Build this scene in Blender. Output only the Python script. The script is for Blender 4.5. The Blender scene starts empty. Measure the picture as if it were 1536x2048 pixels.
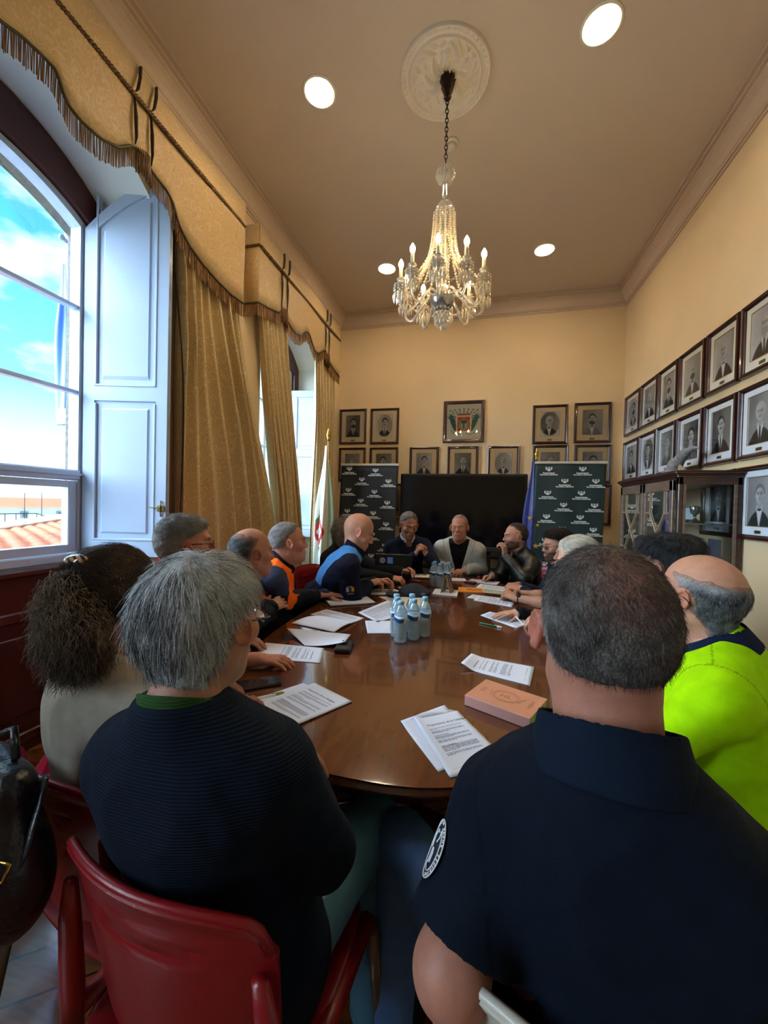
import bpy, math, random
import numpy as np
from mathutils import Vector, Matrix
random.seed(7); RNG = np.random.default_rng(7)
SC = bpy.context.scene; COL = SC.collection
PI = math.pi
f4 = np.float32

# ------------------------------------------------------------------ objects
def link(o, parent=None):
    COL.objects.link(o)
    if parent is not None: o.parent = parent
    return o
def tag(o, label=None, cat=None, group=None, kind=None):
    if label: o['label'] = label
    if cat: o['category'] = cat
    if group: o['group'] = group
    if kind: o['kind'] = kind
    return o
def empty(name, loc=(0,0,0), rz=0, label=None, cat=None, group=None):
    o = bpy.data.objects.new(name, None); o.location = loc; o.rotation_euler = (0,0,rz)
    o.empty_display_size = .05; link(o); return tag(o, label, cat, group)
def raw_mesh(name, V, Fs, mat, smooth=False, cols=None, parent=None, mats=None, midx=None):
    """V (n,3); Fs list of arrays/lists of faces (any n-gon)"""
    me = bpy.data.meshes.new(name)
    V = np.asarray(V, f4).reshape(-1,3)
    if isinstance(Fs, np.ndarray): groups = [Fs]
    else: groups = [np.array(f, np.int32).reshape(1,-1) for f in Fs] if len(Fs) and not isinstance(Fs[0], np.ndarray) else Fs
    # fast path: merge
    me.vertices.add(len(V)); me.vertices.foreach_set('co', V.ravel())
    li = np.concatenate([g.ravel() for g in groups]).astype(np.int32)
    tot = np.concatenate([np.full(len(g), g.shape[1], np.int32) for g in groups])
    st = np.concatenate([[0], np.cumsum(tot)[:-1]]).astype(np.int32)
    me.loops.add(len(li)); me.loops.foreach_set('vertex_index', li)
    me.polygons.add(len(tot)); me.polygons.foreach_set('loop_start', st)
    if mats:
        for m in mats: me.materials.append(m)
        if midx is not None: me.polygons.foreach_set('material_index', np.asarray(midx, np.int32))
    elif mat: me.materials.append(mat)
    me.polygons.foreach_set('use_smooth', np.full(len(tot), bool(smooth)))
    me.update(calc_edges=True)
    if cols is not None:
        a = me.color_attributes.new('Col', 'FLOAT_COLOR', 'POINT')
        c = np.ones((len(V),4), f4); c[:,:3] = cols; a.data.foreach_set('color', c.ravel())
    me.validate()
    o = bpy.data.objects.new(name, me); link(o, parent); return o
class MB:
    """collects shapes, then makes ONE mesh object"""
    def __init__(s): s.V=[]; s.F=[]; s.n=0; s.C=[]; s.c=(1,1,1)
    def add(s, V, F):
        V=np.asarray(V,float).reshape(-1,3); s.V.append(V); s.C.append(np.tile(np.array(s.c,float),(len(V),1)))
        s.F += [[i+s.n for i in f] for f in F]; s.n += len(V); return s
    def box(s, lo, hi, M=None, bev=0.0):
        x0,y0,z0=lo; x1,y1,z1=hi
        if bev>0:
            b=min(bev,(x1-x0)/2.01,(y1-y0)/2.01,(z1-z0)/2.01); P=[]
            for (z,i) in ((z0,b),(z0+b,0),(z1-b,0),(z1,b)):
                j=i
                c=b
                P+= [(x0+j+c*(j==0),y0+j,z),(x1-j-c*(j==0),y0+j,z),(x1-j,y0+j+c*(j==0),z),(x1-j,y1-j-c*(j==0),z),(x1-j-c*(j==0),y1-j,z),(x0+j+c*(j==0),y1-j,z),(x0+j,y1-j-c*(j==0),z),(x0+j,y0+j+c*(j==0),z)]
            V=np.array(P); F=[[7,6,5,4,3,2,1,0],list(range(24,32))]
            for r in range(3):
                for k in range(8): F.append([r*8+k,r*8+(k+1)%8,(r+1)*8+(k+1)%8,(r+1)*8+k])
        else:
            V=np.array([(x,y,z) for x in (x0,x1) for y in (y0,y1) for z in (z0,z1)],float)
            F=[[0,1,3,2],[4,6,7,5],[0,4,5,1],[2,3,7,6],[0,2,6,4],[1,5,7,3]]
        if M is not None: V=V@np.array(M.to_3x3()).T+np.array(M.translation)
        return s.add(V,F)
    def tube(s, pts, r, n=8, closed=False, cap=True, flat=1.0, up=None):
        P=np.asarray(pts,float); m=len(P); r=np.broadcast_to(np.asarray(r,float),(m,))
        T=np.roll(P,-1,0)-np.roll(P,1,0) if closed else np.gradient(P,axis=0)
        T/=np.linalg.norm(T,axis=1)[:,None]+1e-12
        u=np.array(up if up is not None else (0,0,1.)); 
        if abs(T[0]@u)>.95: u=np.array((1.,0,0))
        V=[]; 
        for i in range(m):
            u=u-T[i]*(u@T[i]); u/=np.linalg.norm(u)+1e-12; w=np.cross(T[i],u)
            for k in range(n):
                a=2*PI*k/n; V.append(P[i]+r[i]*(math.cos(a)*u*flat+math.sin(a)*w))
        F=[]
        for i in range(m if closed else m-1):
            j=(i+1)%m
            for k in range(n): F.append([i*n+k,i*n+(k+1)%n,j*n+(k+1)%n,j*n+k])
        if cap and not closed: F+= [list(range(n))[::-1],[(m-1)*n+k for k in range(n)]]
        return s.add(V,F)
    def lathe(s, prof, c=(0,0,0), n=24, M=None, ribs=0, rib=0.0, twist=0.0, squash=1.0):
        V=[];F=[];m=len(prof)
        for i,(r,z) in enumerate(prof):
            for k in range(n):
                a=2*PI*k/n; rr=r*(1+rib*math.cos(ribs*(a+twist*z)) if ribs else 1)
                V.append((rr*math.cos(a),rr*math.sin(a)*squash,z))
        for i in range(m-1):
            for k in range(n): F.append([i*n+k,i*n+(k+1)%n,(i+1)*n+(k+1)%n,(i+1)*n+k])
        if prof[0][0]>1e-5: F.append(list(range(n))[::-1])
        if prof[-1][0]>1e-5: F.append([(m-1)*n+k for k in range(n)])
        V=np.array(V)
        if M is not None: V=V@np.array(M.to_3x3()).T+np.array(M.translation)
        return s.add(V+np.array(c),F)
    def sphere(s,c,r,n=12,m=8,M=None):
        r=np.broadcast_to(np.array(r,float),(3,)); V=[(0,0,-1.)]
        for i in range(1,m):
            t=-PI/2+PI*i/m
            for k in range(n): a=2*PI*k/n; V.append((math.cos(t)*math.cos(a),math.cos(t)*math.sin(a),math.sin(t)))
        V.append((0,0,1.)); F=[]
        for k in range(n): F.append([0,1+(k+1)%n,1+k])
        for i in range(m-2):
            for k in range(n): F.append([1+i*n+k,1+i*n+(k+1)%n,1+(i+1)*n+(k+1)%n,1+(i+1)*n+k])
        t=1+(m-1)*n; b=1+(m-2)*n
        for k in range(n): F.append([b+k,b+(k+1)%n,t])
        V=np.array(V)*r
        if M is not None: V=V@np.array(M.to_3x3()).T
        return s.add(V+np.array(c,float),F)
    def prism(s, poly, h0, h1, M=None):
        """polygon in xy extruded z h0..h1"""
        n=len(poly); V=[(x,y,h0) for x,y in poly]+[(x,y,h1) for x,y in poly]
        F=[list(range(n))[::-1],list(range(n,2*n))]+[[k,(k+1)%n,n+(k+1)%n,n+k] for k in range(n)]
        V=np.array(V,float)
        if M is not None: V=V@np.array(M.to_3x3()).T+np.array(M.translation)
        return s.add(V,F)
    def octa(s,c,r,h,h2=None):
        h2=h2 or h; c=np.array(c,float)
        V=[c+(r,0,0),c+(0,r,0),c+(-r,0,0),c+(0,-r,0),c+(0,0,h),c+(0,0,-h2)]
        return s.add(V,[[0,1,4],[1,2,4],[2,3,4],[3,0,4],[1,0,5],[2,1,5],[3,2,5],[0,3,5]])
    def build(s, name, mat, parent=None, smooth=False, col=False):
        V=np.concatenate(s.V)
        by={}
        for f in s.F: by.setdefault(len(f),[]).append(f)
        o=raw_mesh(name,V,[np.array(v,np.int32) for v in by.values()],mat,smooth,cols=np.concatenate(s.C) if col else None,parent=parent)
        if smooth=='auto' or smooth is True:
            try:
                o.data.polygons.foreach_set('use_smooth',[True]*len(o.data.polygons))
                if smooth=='auto': sharp_edges(o.data)
            except Exception: pass
        return o
def sharp_edges(me, ang=35):
    import bmesh
    bm=bmesh.new(); bm.from_mesh(me)
    ca=math.radians(ang)
    for e in bm.edges:
        if len(e.link_faces)==2 and e.calc_face_angle(0)>ca: e.smooth=False
    bm.to_mesh(me); bm.free()
def TR(x=0,y=0,z=0,rz=0,rx=0,ry=0): 
    return Matrix.Translation((x,y,z))@Matrix.Rotation(rz,4,'Z')@Matrix.Rotation(ry,4,'Y')@Matrix.Rotation(rx,4,'X')
def copy_tree(o, parent=None):
    c=o.copy(); COL.objects.link(c)
    if parent is not None: c.parent=parent
    for ch in list(o.children): copy_tree(ch,c)
    return c

# ------------------------------------------------------------------ materials
def srgb(h):
    if isinstance(h,str): h=[int(h[i:i+2],16)/255 for i in (0,2,4)]
    return [ (c/12.92 if c<=.04045 else ((c+.055)/1.055)**2.4) for c in h]
MATS={}
def mat(name, col='808080', rough=.5, metal=0., spec=.5, noise=0., nscale=30., bump=0., bscale=200., trans=0., emit=None, estr=1., attr=False, sheen=0., coat=0., ior=1.45, col2=None, alpha=1., sss=0., stretch=None):
    if name in MATS: return MATS[name]
    m=bpy.data.materials.new(name); m.use_nodes=True; nt=m.node_tree; N=nt.nodes; L=nt.links
    b=N['Principled BSDF']; c=srgb(col)+[1] if isinstance(col,str) else list(col)+[1]
    b.inputs['Base Color'].default_value=c; b.inputs['Roughness'].default_value=rough; b.inputs['Metallic'].default_value=metal
    b.inputs['Specular IOR Level'].default_value=spec; b.inputs['Transmission Weight'].default_value=trans; b.inputs['IOR'].default_value=ior
    b.inputs['Sheen Weight'].default_value=sheen; b.inputs['Coat Weight'].default_value=coat; b.inputs['Alpha'].default_value=alpha
    if sss: b.inputs['Subsurface Weight'].default_value=sss; b.inputs['Subsurface Radius'].default_value=(.9,.35,.2); b.inputs['Subsurface Scale'].default_value=.01
    tc=N.new('ShaderNodeTexCoord'); src=tc.outputs['Object']
    if stretch:
        mp=N.new('ShaderNodeMapping'); mp.inputs['Scale'].default_value=stretch; L.new(src,mp.inputs[0]); src=mp.outputs[0]
    base=None
    if attr:
        at=N.new('ShaderNodeAttribute'); at.attribute_name='Col'; base=at.outputs['Color']; L.new(base,b.inputs['Base Color'])
    if noise>0 or col2:
        nz=N.new('ShaderNodeTexNoise'); nz.inputs['Scale'].default_value=nscale; nz.inputs['Detail'].default_value=5; L.new(src,nz.inputs['Vector'])
        mx=N.new('ShaderNodeMix'); mx.data_type='RGBA'
        if col2:
            L.new(nz.outputs['Fac'],mx.inputs[0]); mx.inputs[6].default_value=c; mx.inputs[7].default_value=srgb(col2)+[1]
        else:
            mx.blend_type='MULTIPLY'; mx.inputs[0].default_value=noise
            if base: L.new(base,mx.inputs[6])
            else: mx.inputs[6].default_value=c
            cr=N.new('ShaderNodeValToRGB'); cr.color_ramp.elements[0].position=.3; cr.color_ramp.elements[0].color=(.35,.35,.35,1); cr.color_ramp.elements[1].position=.65
            L.new(nz.outputs['Fac'],cr.inputs[0]); L.new(cr.outputs[0],mx.inputs[7])
        L.new(mx.outputs[2],b.inputs['Base Color'])
    if bump>0:
        n2=N.new('ShaderNodeTexNoise'); n2.inputs['Scale'].default_value=bscale; n2.inputs['Detail'].default_value=3; L.new(src,n2.inputs['Vector'])
        bp=N.new('ShaderNodeBump'); bp.inputs['Strength'].default_value=bump; bp.inputs['Distance'].default_value=.01; L.new(n2.outputs['Fac'],bp.inputs['Height']); L.new(bp.outputs[0],b.inputs['Normal'])
    if emit: b.inputs['Emission Color'].default_value=srgb(emit)+[1]; b.inputs['Emission Strength'].default_value=estr
    MATS[name]=m; return m
def pane_mat(name, tint='ffffff', refl=1.0):
    if name in MATS: return MATS[name]
    m=bpy.data.materials.new(name); m.use_nodes=True; nt=m.node_tree; N=nt.nodes; L=nt.links; N.remove(N['Principled BSDF'])
    o=N['Material Output']; t=N.new('ShaderNodeBsdfTransparent'); t.inputs[0].default_value=srgb(tint)+[1]; g=N.new('ShaderNodeBsdfGlossy'); g.inputs['Roughness'].default_value=.02
    fr=N.new('ShaderNodeFresnel'); fr.inputs['IOR'].default_value=1.5; mu=N.new('ShaderNodeMath'); mu.operation='MULTIPLY'; mu.inputs[1].default_value=refl; L.new(fr.outputs[0],mu.inputs[0])
    mx=N.new('ShaderNodeMixShader'); L.new(mu.outputs[0],mx.inputs[0]); L.new(t.outputs[0],mx.inputs[1]); L.new(g.outputs[0],mx.inputs[2]); L.new(mx.outputs[0],o.inputs[0])
    MATS[name]=m; return m
def wood_mat(name, c1, c2, scale=(1,1,1), rough=.3, wscale=6., coat=0., dist=6., bump=0., planks=None):
    m=bpy.data.materials.new(name); m.use_nodes=True; nt=m.node_tree; N=nt.nodes; L=nt.links; b=N['Principled BSDF']
    tc=N.new('ShaderNodeTexCoord'); mp=N.new('ShaderNodeMapping'); mp.inputs['Scale'].default_value=scale; L.new(tc.outputs['Object'],mp.inputs[0])
    n1=N.new('ShaderNodeTexNoise'); n1.inputs['Scale'].default_value=wscale; n1.inputs['Detail'].default_value=8; n1.inputs['Distortion'].default_value=dist*.1; L.new(mp.outputs[0],n1.inputs['Vector'])
    cr=N.new('ShaderNodeValToRGB'); cr.color_ramp.elements[0].position=.3; cr.color_ramp.elements[0].color=srgb(c1)+[1]; cr.color_ramp.elements[1].position=.7; cr.color_ramp.elements[1].color=srgb(c2)+[1]
    L.new(n1.outputs['Fac'],cr.inputs[0]); out=cr.outputs[0]
    if planks:
        w,ang=planks
        m2=N.new('ShaderNodeMapping'); m2.inputs['Rotation'].default_value=(0,0,ang); L.new(tc.outputs['Object'],m2.inputs[0])
        br=N.new('ShaderNodeTexBrick'); br.inputs['Scale'].default_value=1.; br.inputs['Brick Width'].default_value=2.2; br.inputs['Row Height'].default_value=w; br.inputs['Mortar Size'].default_value=.004
        br.inputs['Color1'].default_value=(1,1,1,1); br.inputs['Color2'].default_value=(.75,.75,.75,1); br.inputs['Mortar'].default_value=(.12,.1,.1,1); L.new(m2.outputs[0],br.inputs['Vector'])
        mx=N.new('ShaderNodeMix'); mx.data_type='RGBA'; mx.blend_type='MULTIPLY'; mx.inputs[0].default_value=1; L.new(out,mx.inputs[6]); L.new(br.outputs['Color'],mx.inputs[7]); out=mx.outputs[2]
        bp=N.new('ShaderNodeBump'); bp.inputs['Strength'].default_value=.5; bp.inputs['Distance'].default_value=.004; L.new(br.outputs['Color'],bp.inputs['Height']); L.new(bp.outputs[0],b.inputs['Normal'])
    elif bump:
        bp=N.new('ShaderNodeBump'); bp.inputs['Strength'].default_value=bump; bp.inputs['Distance'].default_value=.002; L.new(n1.outputs['Fac'],bp.inputs['Height']); L.new(bp.outputs[0],b.inputs['Normal'])
    L.new(out,b.inputs['Base Color']); b.inputs['Roughness'].default_value=rough; b.inputs['Coat Weight'].default_value=coat; b.inputs['Coat Roughness'].default_value=.06
    MATS[name]=m; return m
def damask_mat(name, c1, c2, scale=9.):
    """tone-on-tone woven scroll pattern"""
    m=bpy.data.materials.new(name); m.use_nodes=True; nt=m.node_tree; N=nt.nodes; L=nt.links; b=N['Principled BSDF']
    tc=N.new('ShaderNodeTexCoord'); n0=N.new('ShaderNodeTexNoise'); n0.inputs['Scale'].default_value=7; L.new(tc.outputs['Object'],n0.inputs['Vector'])
    ad=N.new('ShaderNodeMix'); ad.data_type='RGBA'; ad.blend_type='ADD'; ad.inputs[0].default_value=.35; L.new(tc.outputs['Object'],ad.inputs[6]); L.new(n0.outputs['Color'],ad.inputs[7])
    vo=N.new('ShaderNodeTexVoronoi'); vo.feature='DISTANCE_TO_EDGE'; vo.inputs['Scale'].default_value=scale; L.new(ad.outputs[2],vo.inputs['Vector'])
    cr=N.new('ShaderNodeValToRGB'); e=cr.color_ramp.elements; e[0].position=.02; e[0].color=srgb(c2)+[1]; e[1].position=.07; e[1].color=srgb(c1)+[1]
    e2=e.new(.22); e2.color=srgb(c1)+[1]; e3=e.new(.25); e3.color=srgb(c2)+[1]; e4=e.new(.32); e4.color=srgb(c1)+[1]
    L.new(vo.outputs['Distance'],cr.inputs[0]); L.new(cr.outputs[0],b.inputs['Base Color'])
    b.inputs['Roughness'].default_value=.6; b.inputs['Sheen Weight'].default_value=.2
    w=N.new('ShaderNodeTexNoise'); w.inputs['Scale'].default_value=400; L.new(tc.outputs['Object'],w.inputs['Vector'])
    bp=N.new('ShaderNodeBump'); bp.inputs['Strength'].default_value=.2; bp.inputs['Distance'].default_value=.002; L.new(w.outputs['Fac'],bp.inputs['Height']); L.new(bp.outputs[0],b.inputs['Normal'])
    MATS[name]=m; return m

# ------------------------------------------------------------------ text
def text_geo(s, size=.1, align='CENTER', bold=0., space=1., thick=0.):
    cu=bpy.data.curves.new('t','FONT'); cu.body=s; cu.size=size; cu.align_x=align; cu.align_y='CENTER'; cu.offset=bold; cu.space_character=space; cu.resolution_u=2; cu.extrude=thick
    o=bpy.data.objects.new('t',cu); COL.objects.link(o); dg=bpy.context.evaluated_depsgraph_get(); me=o.evaluated_get(dg).to_mesh()
    V=np.array([v.co[:] for v in me.vertices]).reshape(-1,3); F=[list(p.vertices) for p in me.polygons]
    o.evaluated_get(dg).to_mesh_clear(); bpy.data.objects.remove(o); bpy.data.curves.remove(cu)
    return V,F

# ------------------------------------------------------------------ signed distance modelling
class SDF:
    def __init__(s, lo, hi, h):
        s.h=h; s.lo=np.array(lo,float); n=np.maximum(4,np.ceil((np.array(hi)-s.lo)/h).astype(int)+1)
        s.ax=[(s.lo[i]+h*np.arange(n[i])).astype(f4) for i in range(3)]; s.D=np.full(n,.2,f4)
    def sub(s, lo, hi, m):
        sl=[]
        for i in range(3):
            a=int(np.searchsorted(s.ax[i],lo[i]-m)); b=int(np.searchsorted(s.ax[i],hi[i]+m))
            if b-a<1: return None
            sl.append(slice(a,b))
        X=s.ax[0][sl[0]][:,None,None]; Y=s.ax[1][sl[1]][None,:,None]; Z=s.ax[2][sl[2]][None,None,:]
        return tuple(sl),X,Y,Z
    def put(s, lo, hi, fn, k=.01, op='u'):
        r=s.sub(lo,hi,k+3*s.h)
        if r is None: return s
        sl,X,Y,Z=r; d=fn(X,Y,Z); A=s.D[sl]
        if op=='u':
            if k>0: h=np.clip(.5+.5*(A-d)/k,0,1); s.D[sl]=A*(1-h)+d*h-k*h*(1-h)
            else: s.D[sl]=np.minimum(A,d)
        else:
            if k>0: h=np.clip(.5-.5*(A+d)/k,0,1); s.D[sl]=A*(1-h)-d*h+k*h*(1-h)
            else: s.D[sl]=np.maximum(A,-d)
        return s
    def cap(s,a,b,ra,rb=None,k=.01,op='u',fl=None):
        """tapered capsule; fl=(dir,factor): flattened along dir"""
        a=np.array(a,float);b=np.array(b,float); rb=ra if rb is None else rb; ab=b-a; L2=ab@ab+1e-12; R=max(ra,rb)
        def fn(X,Y,Z):
            x=X-a[0];y=Y-a[1];z=Z-a[2]; t=np.clip((x*ab[0]+y*ab[1]+z*ab[2])/L2,0,1); x=x-t*ab[0];y=y-t*ab[1];z=z-t*ab[2]
            if fl is not None:
                n,fc=fl; q=(x*n[0]+y*n[1]+z*n[2]); d2=x*x+y*y+z*z+q*q*(1/fc**2-1)
                return (np.sqrt(d2)-(ra+(rb-ra)*t))*(.5+.5*fc)
            return np.sqrt(x*x+y*y+z*z)-(ra+(rb-ra)*t)
        return s.put(np.minimum(a,b)-R,np.maximum(a,b)+R,fn,k,op)
    def ell(s,c,r,k=.01,op='u',Rm=None):
        """ellipsoid; Rm 3x3 columns = local axes in world"""
        c=np.array(c,float); r=np.array(r,float); R=Rm if Rm is not None else np.eye(3); ext=np.sqrt(((R*r)**2).sum(1))
        def fn(X,Y,Z):
            x=X-c[0];y=Y-c[1];z=Z-c[2]; q=[(x*R[0,i]+y*R[1,i]+z*R[2,i])/r[i] for i in range(3)]
            k0=np.sqrt(q[0]**2+q[1]**2+q[2]**2)+1e-9; k1=np.sqrt((q[0]/r[0])**2+(q[1]/r[1])**2+(q[2]/r[2])**2)+1e-9
            return k0*(k0-1)/k1
        return s.put(c-ext,c+ext,fn,k,op)
    def field(s, fn):
        s.D += fn(s.ax[0][:,None,None],s.ax[1][None,:,None],s.ax[2][None,None,:]).astype(f4); return s
    def maxw(s, fn):
        s.D=np.maximum(s.D,fn(s.ax[0][:,None,None],s.ax[1][None,:,None],s.ax[2][None,None,:])).astype(f4); return s
    def mesh(s):
        D=s.D; D[0]=D[-1]=.1; D[:,0]=D[:,-1]=.1; D[:,:,0]=D[:,:,-1]=.1
        I=D<0; nx,ny,nz=D.shape
        cs=np.zeros((nx-1,ny-1,nz-1),np.int8)
        for a in (0,1):
            for b in (0,1):
                for c in (0,1): cs+=I[a:nx-1+a,b:ny-1+b,c:nz-1+c]
        act=(cs>0)&(cs<8); idx=np.argwhere(act)
        if len(idx)==0: return np.zeros((0,3)),np.zeros((0,4),np.int32)
        vid=np.full(act.shape,-1,np.int32); vid[act]=np.arange(len(idx))
        acc=np.zeros((len(idx),3),f4); cnt=np.zeros(len(idx),f4)
        corner={(a,b,c):D[idx[:,0]+a,idx[:,1]+b,idx[:,2]+c] for a in (0,1) for b in (0,1) for c in (0,1)}
        for ax in range(3):
            for u in (0,1):
                for v in (0,1):
                    p=[u,v]; p.insert(ax,0); q=[u,v]; q.insert(ax,1); d0=corner[tuple(p)]; d1=corner[tuple(q)]
                    m=(d0<0)!=(d1<0); t=np.where(m,d0/np.where(m,d0-d1,1),0)
                    P=np.zeros((len(idx),3),f4); P[:,:]=p; P[:,ax]=t; acc+=P*m[:,None]; cnt+=m
        V=(acc/cnt[:,None]+idx)*s.h+s.lo
        Q=[]
        for ax in range(3):
            sl0=[slice(1,-1)]*3; sl0[ax]=slice(0,-1); sl1=[slice(1,-1)]*3; sl1[ax]=slice(1,None)
            A=I[tuple(sl0)];B=I[tuple(sl1)]; e=np.argwhere(A!=B)
            if len(e)==0: continue
            off=np.array([1,1,1]); off[ax]=0; e=e+off; o=[i for i in range(3) if i!=ax]
            def g(du,dv):
                c=e.copy(); c[:,o[0]]-=du; c[:,o[1]]-=dv; return vid[c[:,0],c[:,1],c[:,2]]
            q=np.stack([g(1,1),g(0,1),g(0,0),g(1,0)],1); flip=I[e[:,0],e[:,1],e[:,2]]
            if ax==1: flip=~flip
            q[~flip]=q[~flip][:,::-1]; Q.append(q)
        Q=np.concatenate(Q); Q=Q[(Q>=0).all(1)]
        return V,Q
def smooth_mesh(V,Q,it=1,lam=.5):
    n=len(V)
    for _ in range(it):
        S=np.zeros_like(V); c=np.zeros(n)
        for a,b in ((0,1),(1,2),(2,3),(3,0)):
            for u,v in ((a,b),(b,a)):
                c+=np.bincount(Q[:,u],minlength=n)
                for k in range(3): S[:,k]+=np.bincount(Q[:,u],weights=V[Q[:,v],k],minlength=n)
        V=V+(S/np.maximum(c,1)[:,None]-V)*lam
    return V
def pn(X,Y,Z,f,seed=0,o=2):
    """cheap smooth pseudo noise in -1..1"""
    r=np.random.default_rng(seed); out=0
    for k in range(3*o):
        d=r.normal(size=3); d/=np.linalg.norm(d); ff=f*(1+k*.45); out=out+np.sin((X*d[0]+Y*d[1]+Z*d[2])*ff+r.uniform(0,6.28)+1.7*np.sin((X*d[1]+Y*d[2]+Z*d[0])*ff*.6))*(.75**k)
    return out/2.5
# ------------------------------------------------------------------ people
def nrm(v): v=np.array(v,float); return v/(np.linalg.norm(v)+1e-12)
def heading(deg,pitch=0,roll=0):
    """3x3 with columns right, forward, up"""
    a=math.radians(deg);p=math.radians(pitch);r=math.radians(roll)
    f=np.array([math.cos(a)*math.cos(p),math.sin(a)*math.cos(p),math.sin(p)]); rt=np.array([math.sin(a),-math.cos(a),0.]); u=np.cross(rt,f)
    rt2=rt*math.cos(r)-u*math.sin(r); u2=rt*math.sin(r)+u*math.cos(r)
    return np.stack([rt2,f,u2],1)
def skin_mat(): return mat('skin',rough=.48,attr=True,noise=.22,nscale=60,bump=.12,bscale=350,sss=.08,spec=.35)
def hair_base_mat(): return mat('hair_mass',rough=.7,attr=True,noise=.5,nscale=160,bump=.6,bscale=260,spec=.2)
def strand_mat(): return mat('hair_strands',rough=.5,attr=True,spec=.3)
SK=np.array([0,-.018,.03]); SKR=np.array([.077,.100,.094])
def skull(G,off=0.,k=.02,w=1.,nb=None):
    G.ell(SK,SKR*np.array([w,1,1])+off,k=0)
    G.ell((0,-.055,.02),np.array([.070*w,.062,.075])+off,k)
    G.ell((0,.03,-.035),np.array([.060*w,.058,.068])+off,.03)
    if nb is not None: G.cap((0,-.028,-.04),nb,.056+off,.058+off,.03)
def head_sdf(G,hp,nb):
    w=hp.get('w',1.); fem=hp.get('fem',0); jw=hp.get('jaw',1.)
    G.ell(SK,SKR*np.array([w,1,1]),k=0)
    G.ell((0,-.055,.02),(.070*w,.062,.075),.02)
    G.ell((0,.028,-.030),(.060*w,.060,.062),.03)                    # face block
    G.ell((0,.040,-.078),(.043*w*jw,.045,.036),.025)                # jaw
    G.cap((-.045*jw*w,.0,-.062),(-.016,.066,-.100),.020,.016,.03); G.cap((.045*jw*w,.0,-.062),(.016,.066,-.100),.020,.016,.03)
    G.ell((0,.082,-.098),(.020,.016,.017),.015)                     # chin
    for sx in (-1,1):
        G.ell((sx*.043*w,.058,-.018),(.022,.022,.020),.022)         # cheekbone
        G.cap((sx*.008,.084,.026),(sx*.040,.068,.030),.0115,.010,.014)   # brow
        G.ell((sx*.033,.093,.006),(.019,.016,.012),.012,'s')        # socket
        G.ell((sx*.0325,.0735,.004),(.0150,.0135,.0125),.004)       # lids
        G.ell((sx*.0325,.091,.0035),(.0125,.008,hp.get('eye',.0052)),.002,'s')  # slit
    ns=hp.get('nose',1.)
    G.cap((0,.081,.016),(0,.083+.020*ns,-.022),.0080,.0120*ns,.010) # nose
    for sx in (-1,1): G.ell((sx*.0125*ns,.089+.006*ns,-.027),(.0080,.010,.0075),.006)
    G.ell((0,.087,-.062),(.028,.014,.018),.02)                      # mouth mound
    G.ell((0,.0965,-.0560),(.0235,.0065,.0038),.005); G.ell((0,.0955,-.0645),(.0200,.0065,.0046),.005)
    G.cap((-.022,.1005,-.0602),(.022,.1005,-.0602),.0012,.0012,.003,'s')
    if hp.get('jowl'): 
        G.ell((0,.015,-.095),(.048,.045,.030),.03)
    if nb is not None:
        G.cap((0,-.028,-.045),nb,.054*hp.get('neck',1.),.060*hp.get('neck',1.),.028)
        G.cap((0,.025,-.075),np.array(nb)+(0,.03,0),.03,.034,.03)
    es=hp.get('ear',1.)*.92
    for sx in (-1,1):                                               # ears
        c=np.array([sx*(.079*w+.004),-.006,-.002]); R=np.array(Matrix.Rotation(sx*math.radians(-22),3,'Z')@Matrix.Rotation(math.radians(12),3,'X'))
        # thin disc plus rim, hollowed outside
        G.ell(c,(.0055,.0185*es,.031*es),.006,Rm=R)
        pts=[]
        for t in np.linspace(-.5,3.9,11):
            pts.append(c+R@np.array([sx*.004,.0165*es*math.cos(t),.0285*es*math.sin(t)]))
        for a,b in zip(pts,pts[1:]): G.cap(a,b,.0034,.0034,.003)
        G.ell(c+R@np.array([sx*.0065,.003,-.004]),(.006,.0085*es,.014*es),.003,'s',Rm=R)
        G.ell(c+R@np.array([sx*.001,.006,-.024*es]),(.0052,.007,.007),.004,Rm=R)
        G.ell(c+R@np.array([sx*.001,.016*es,-.006]),(.005,.005,.007),.004,Rm=R)
def sstep(a,b,x): t=np.clip((x-a)/(b-a),0,1); return t*t*(3-2*t)
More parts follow.
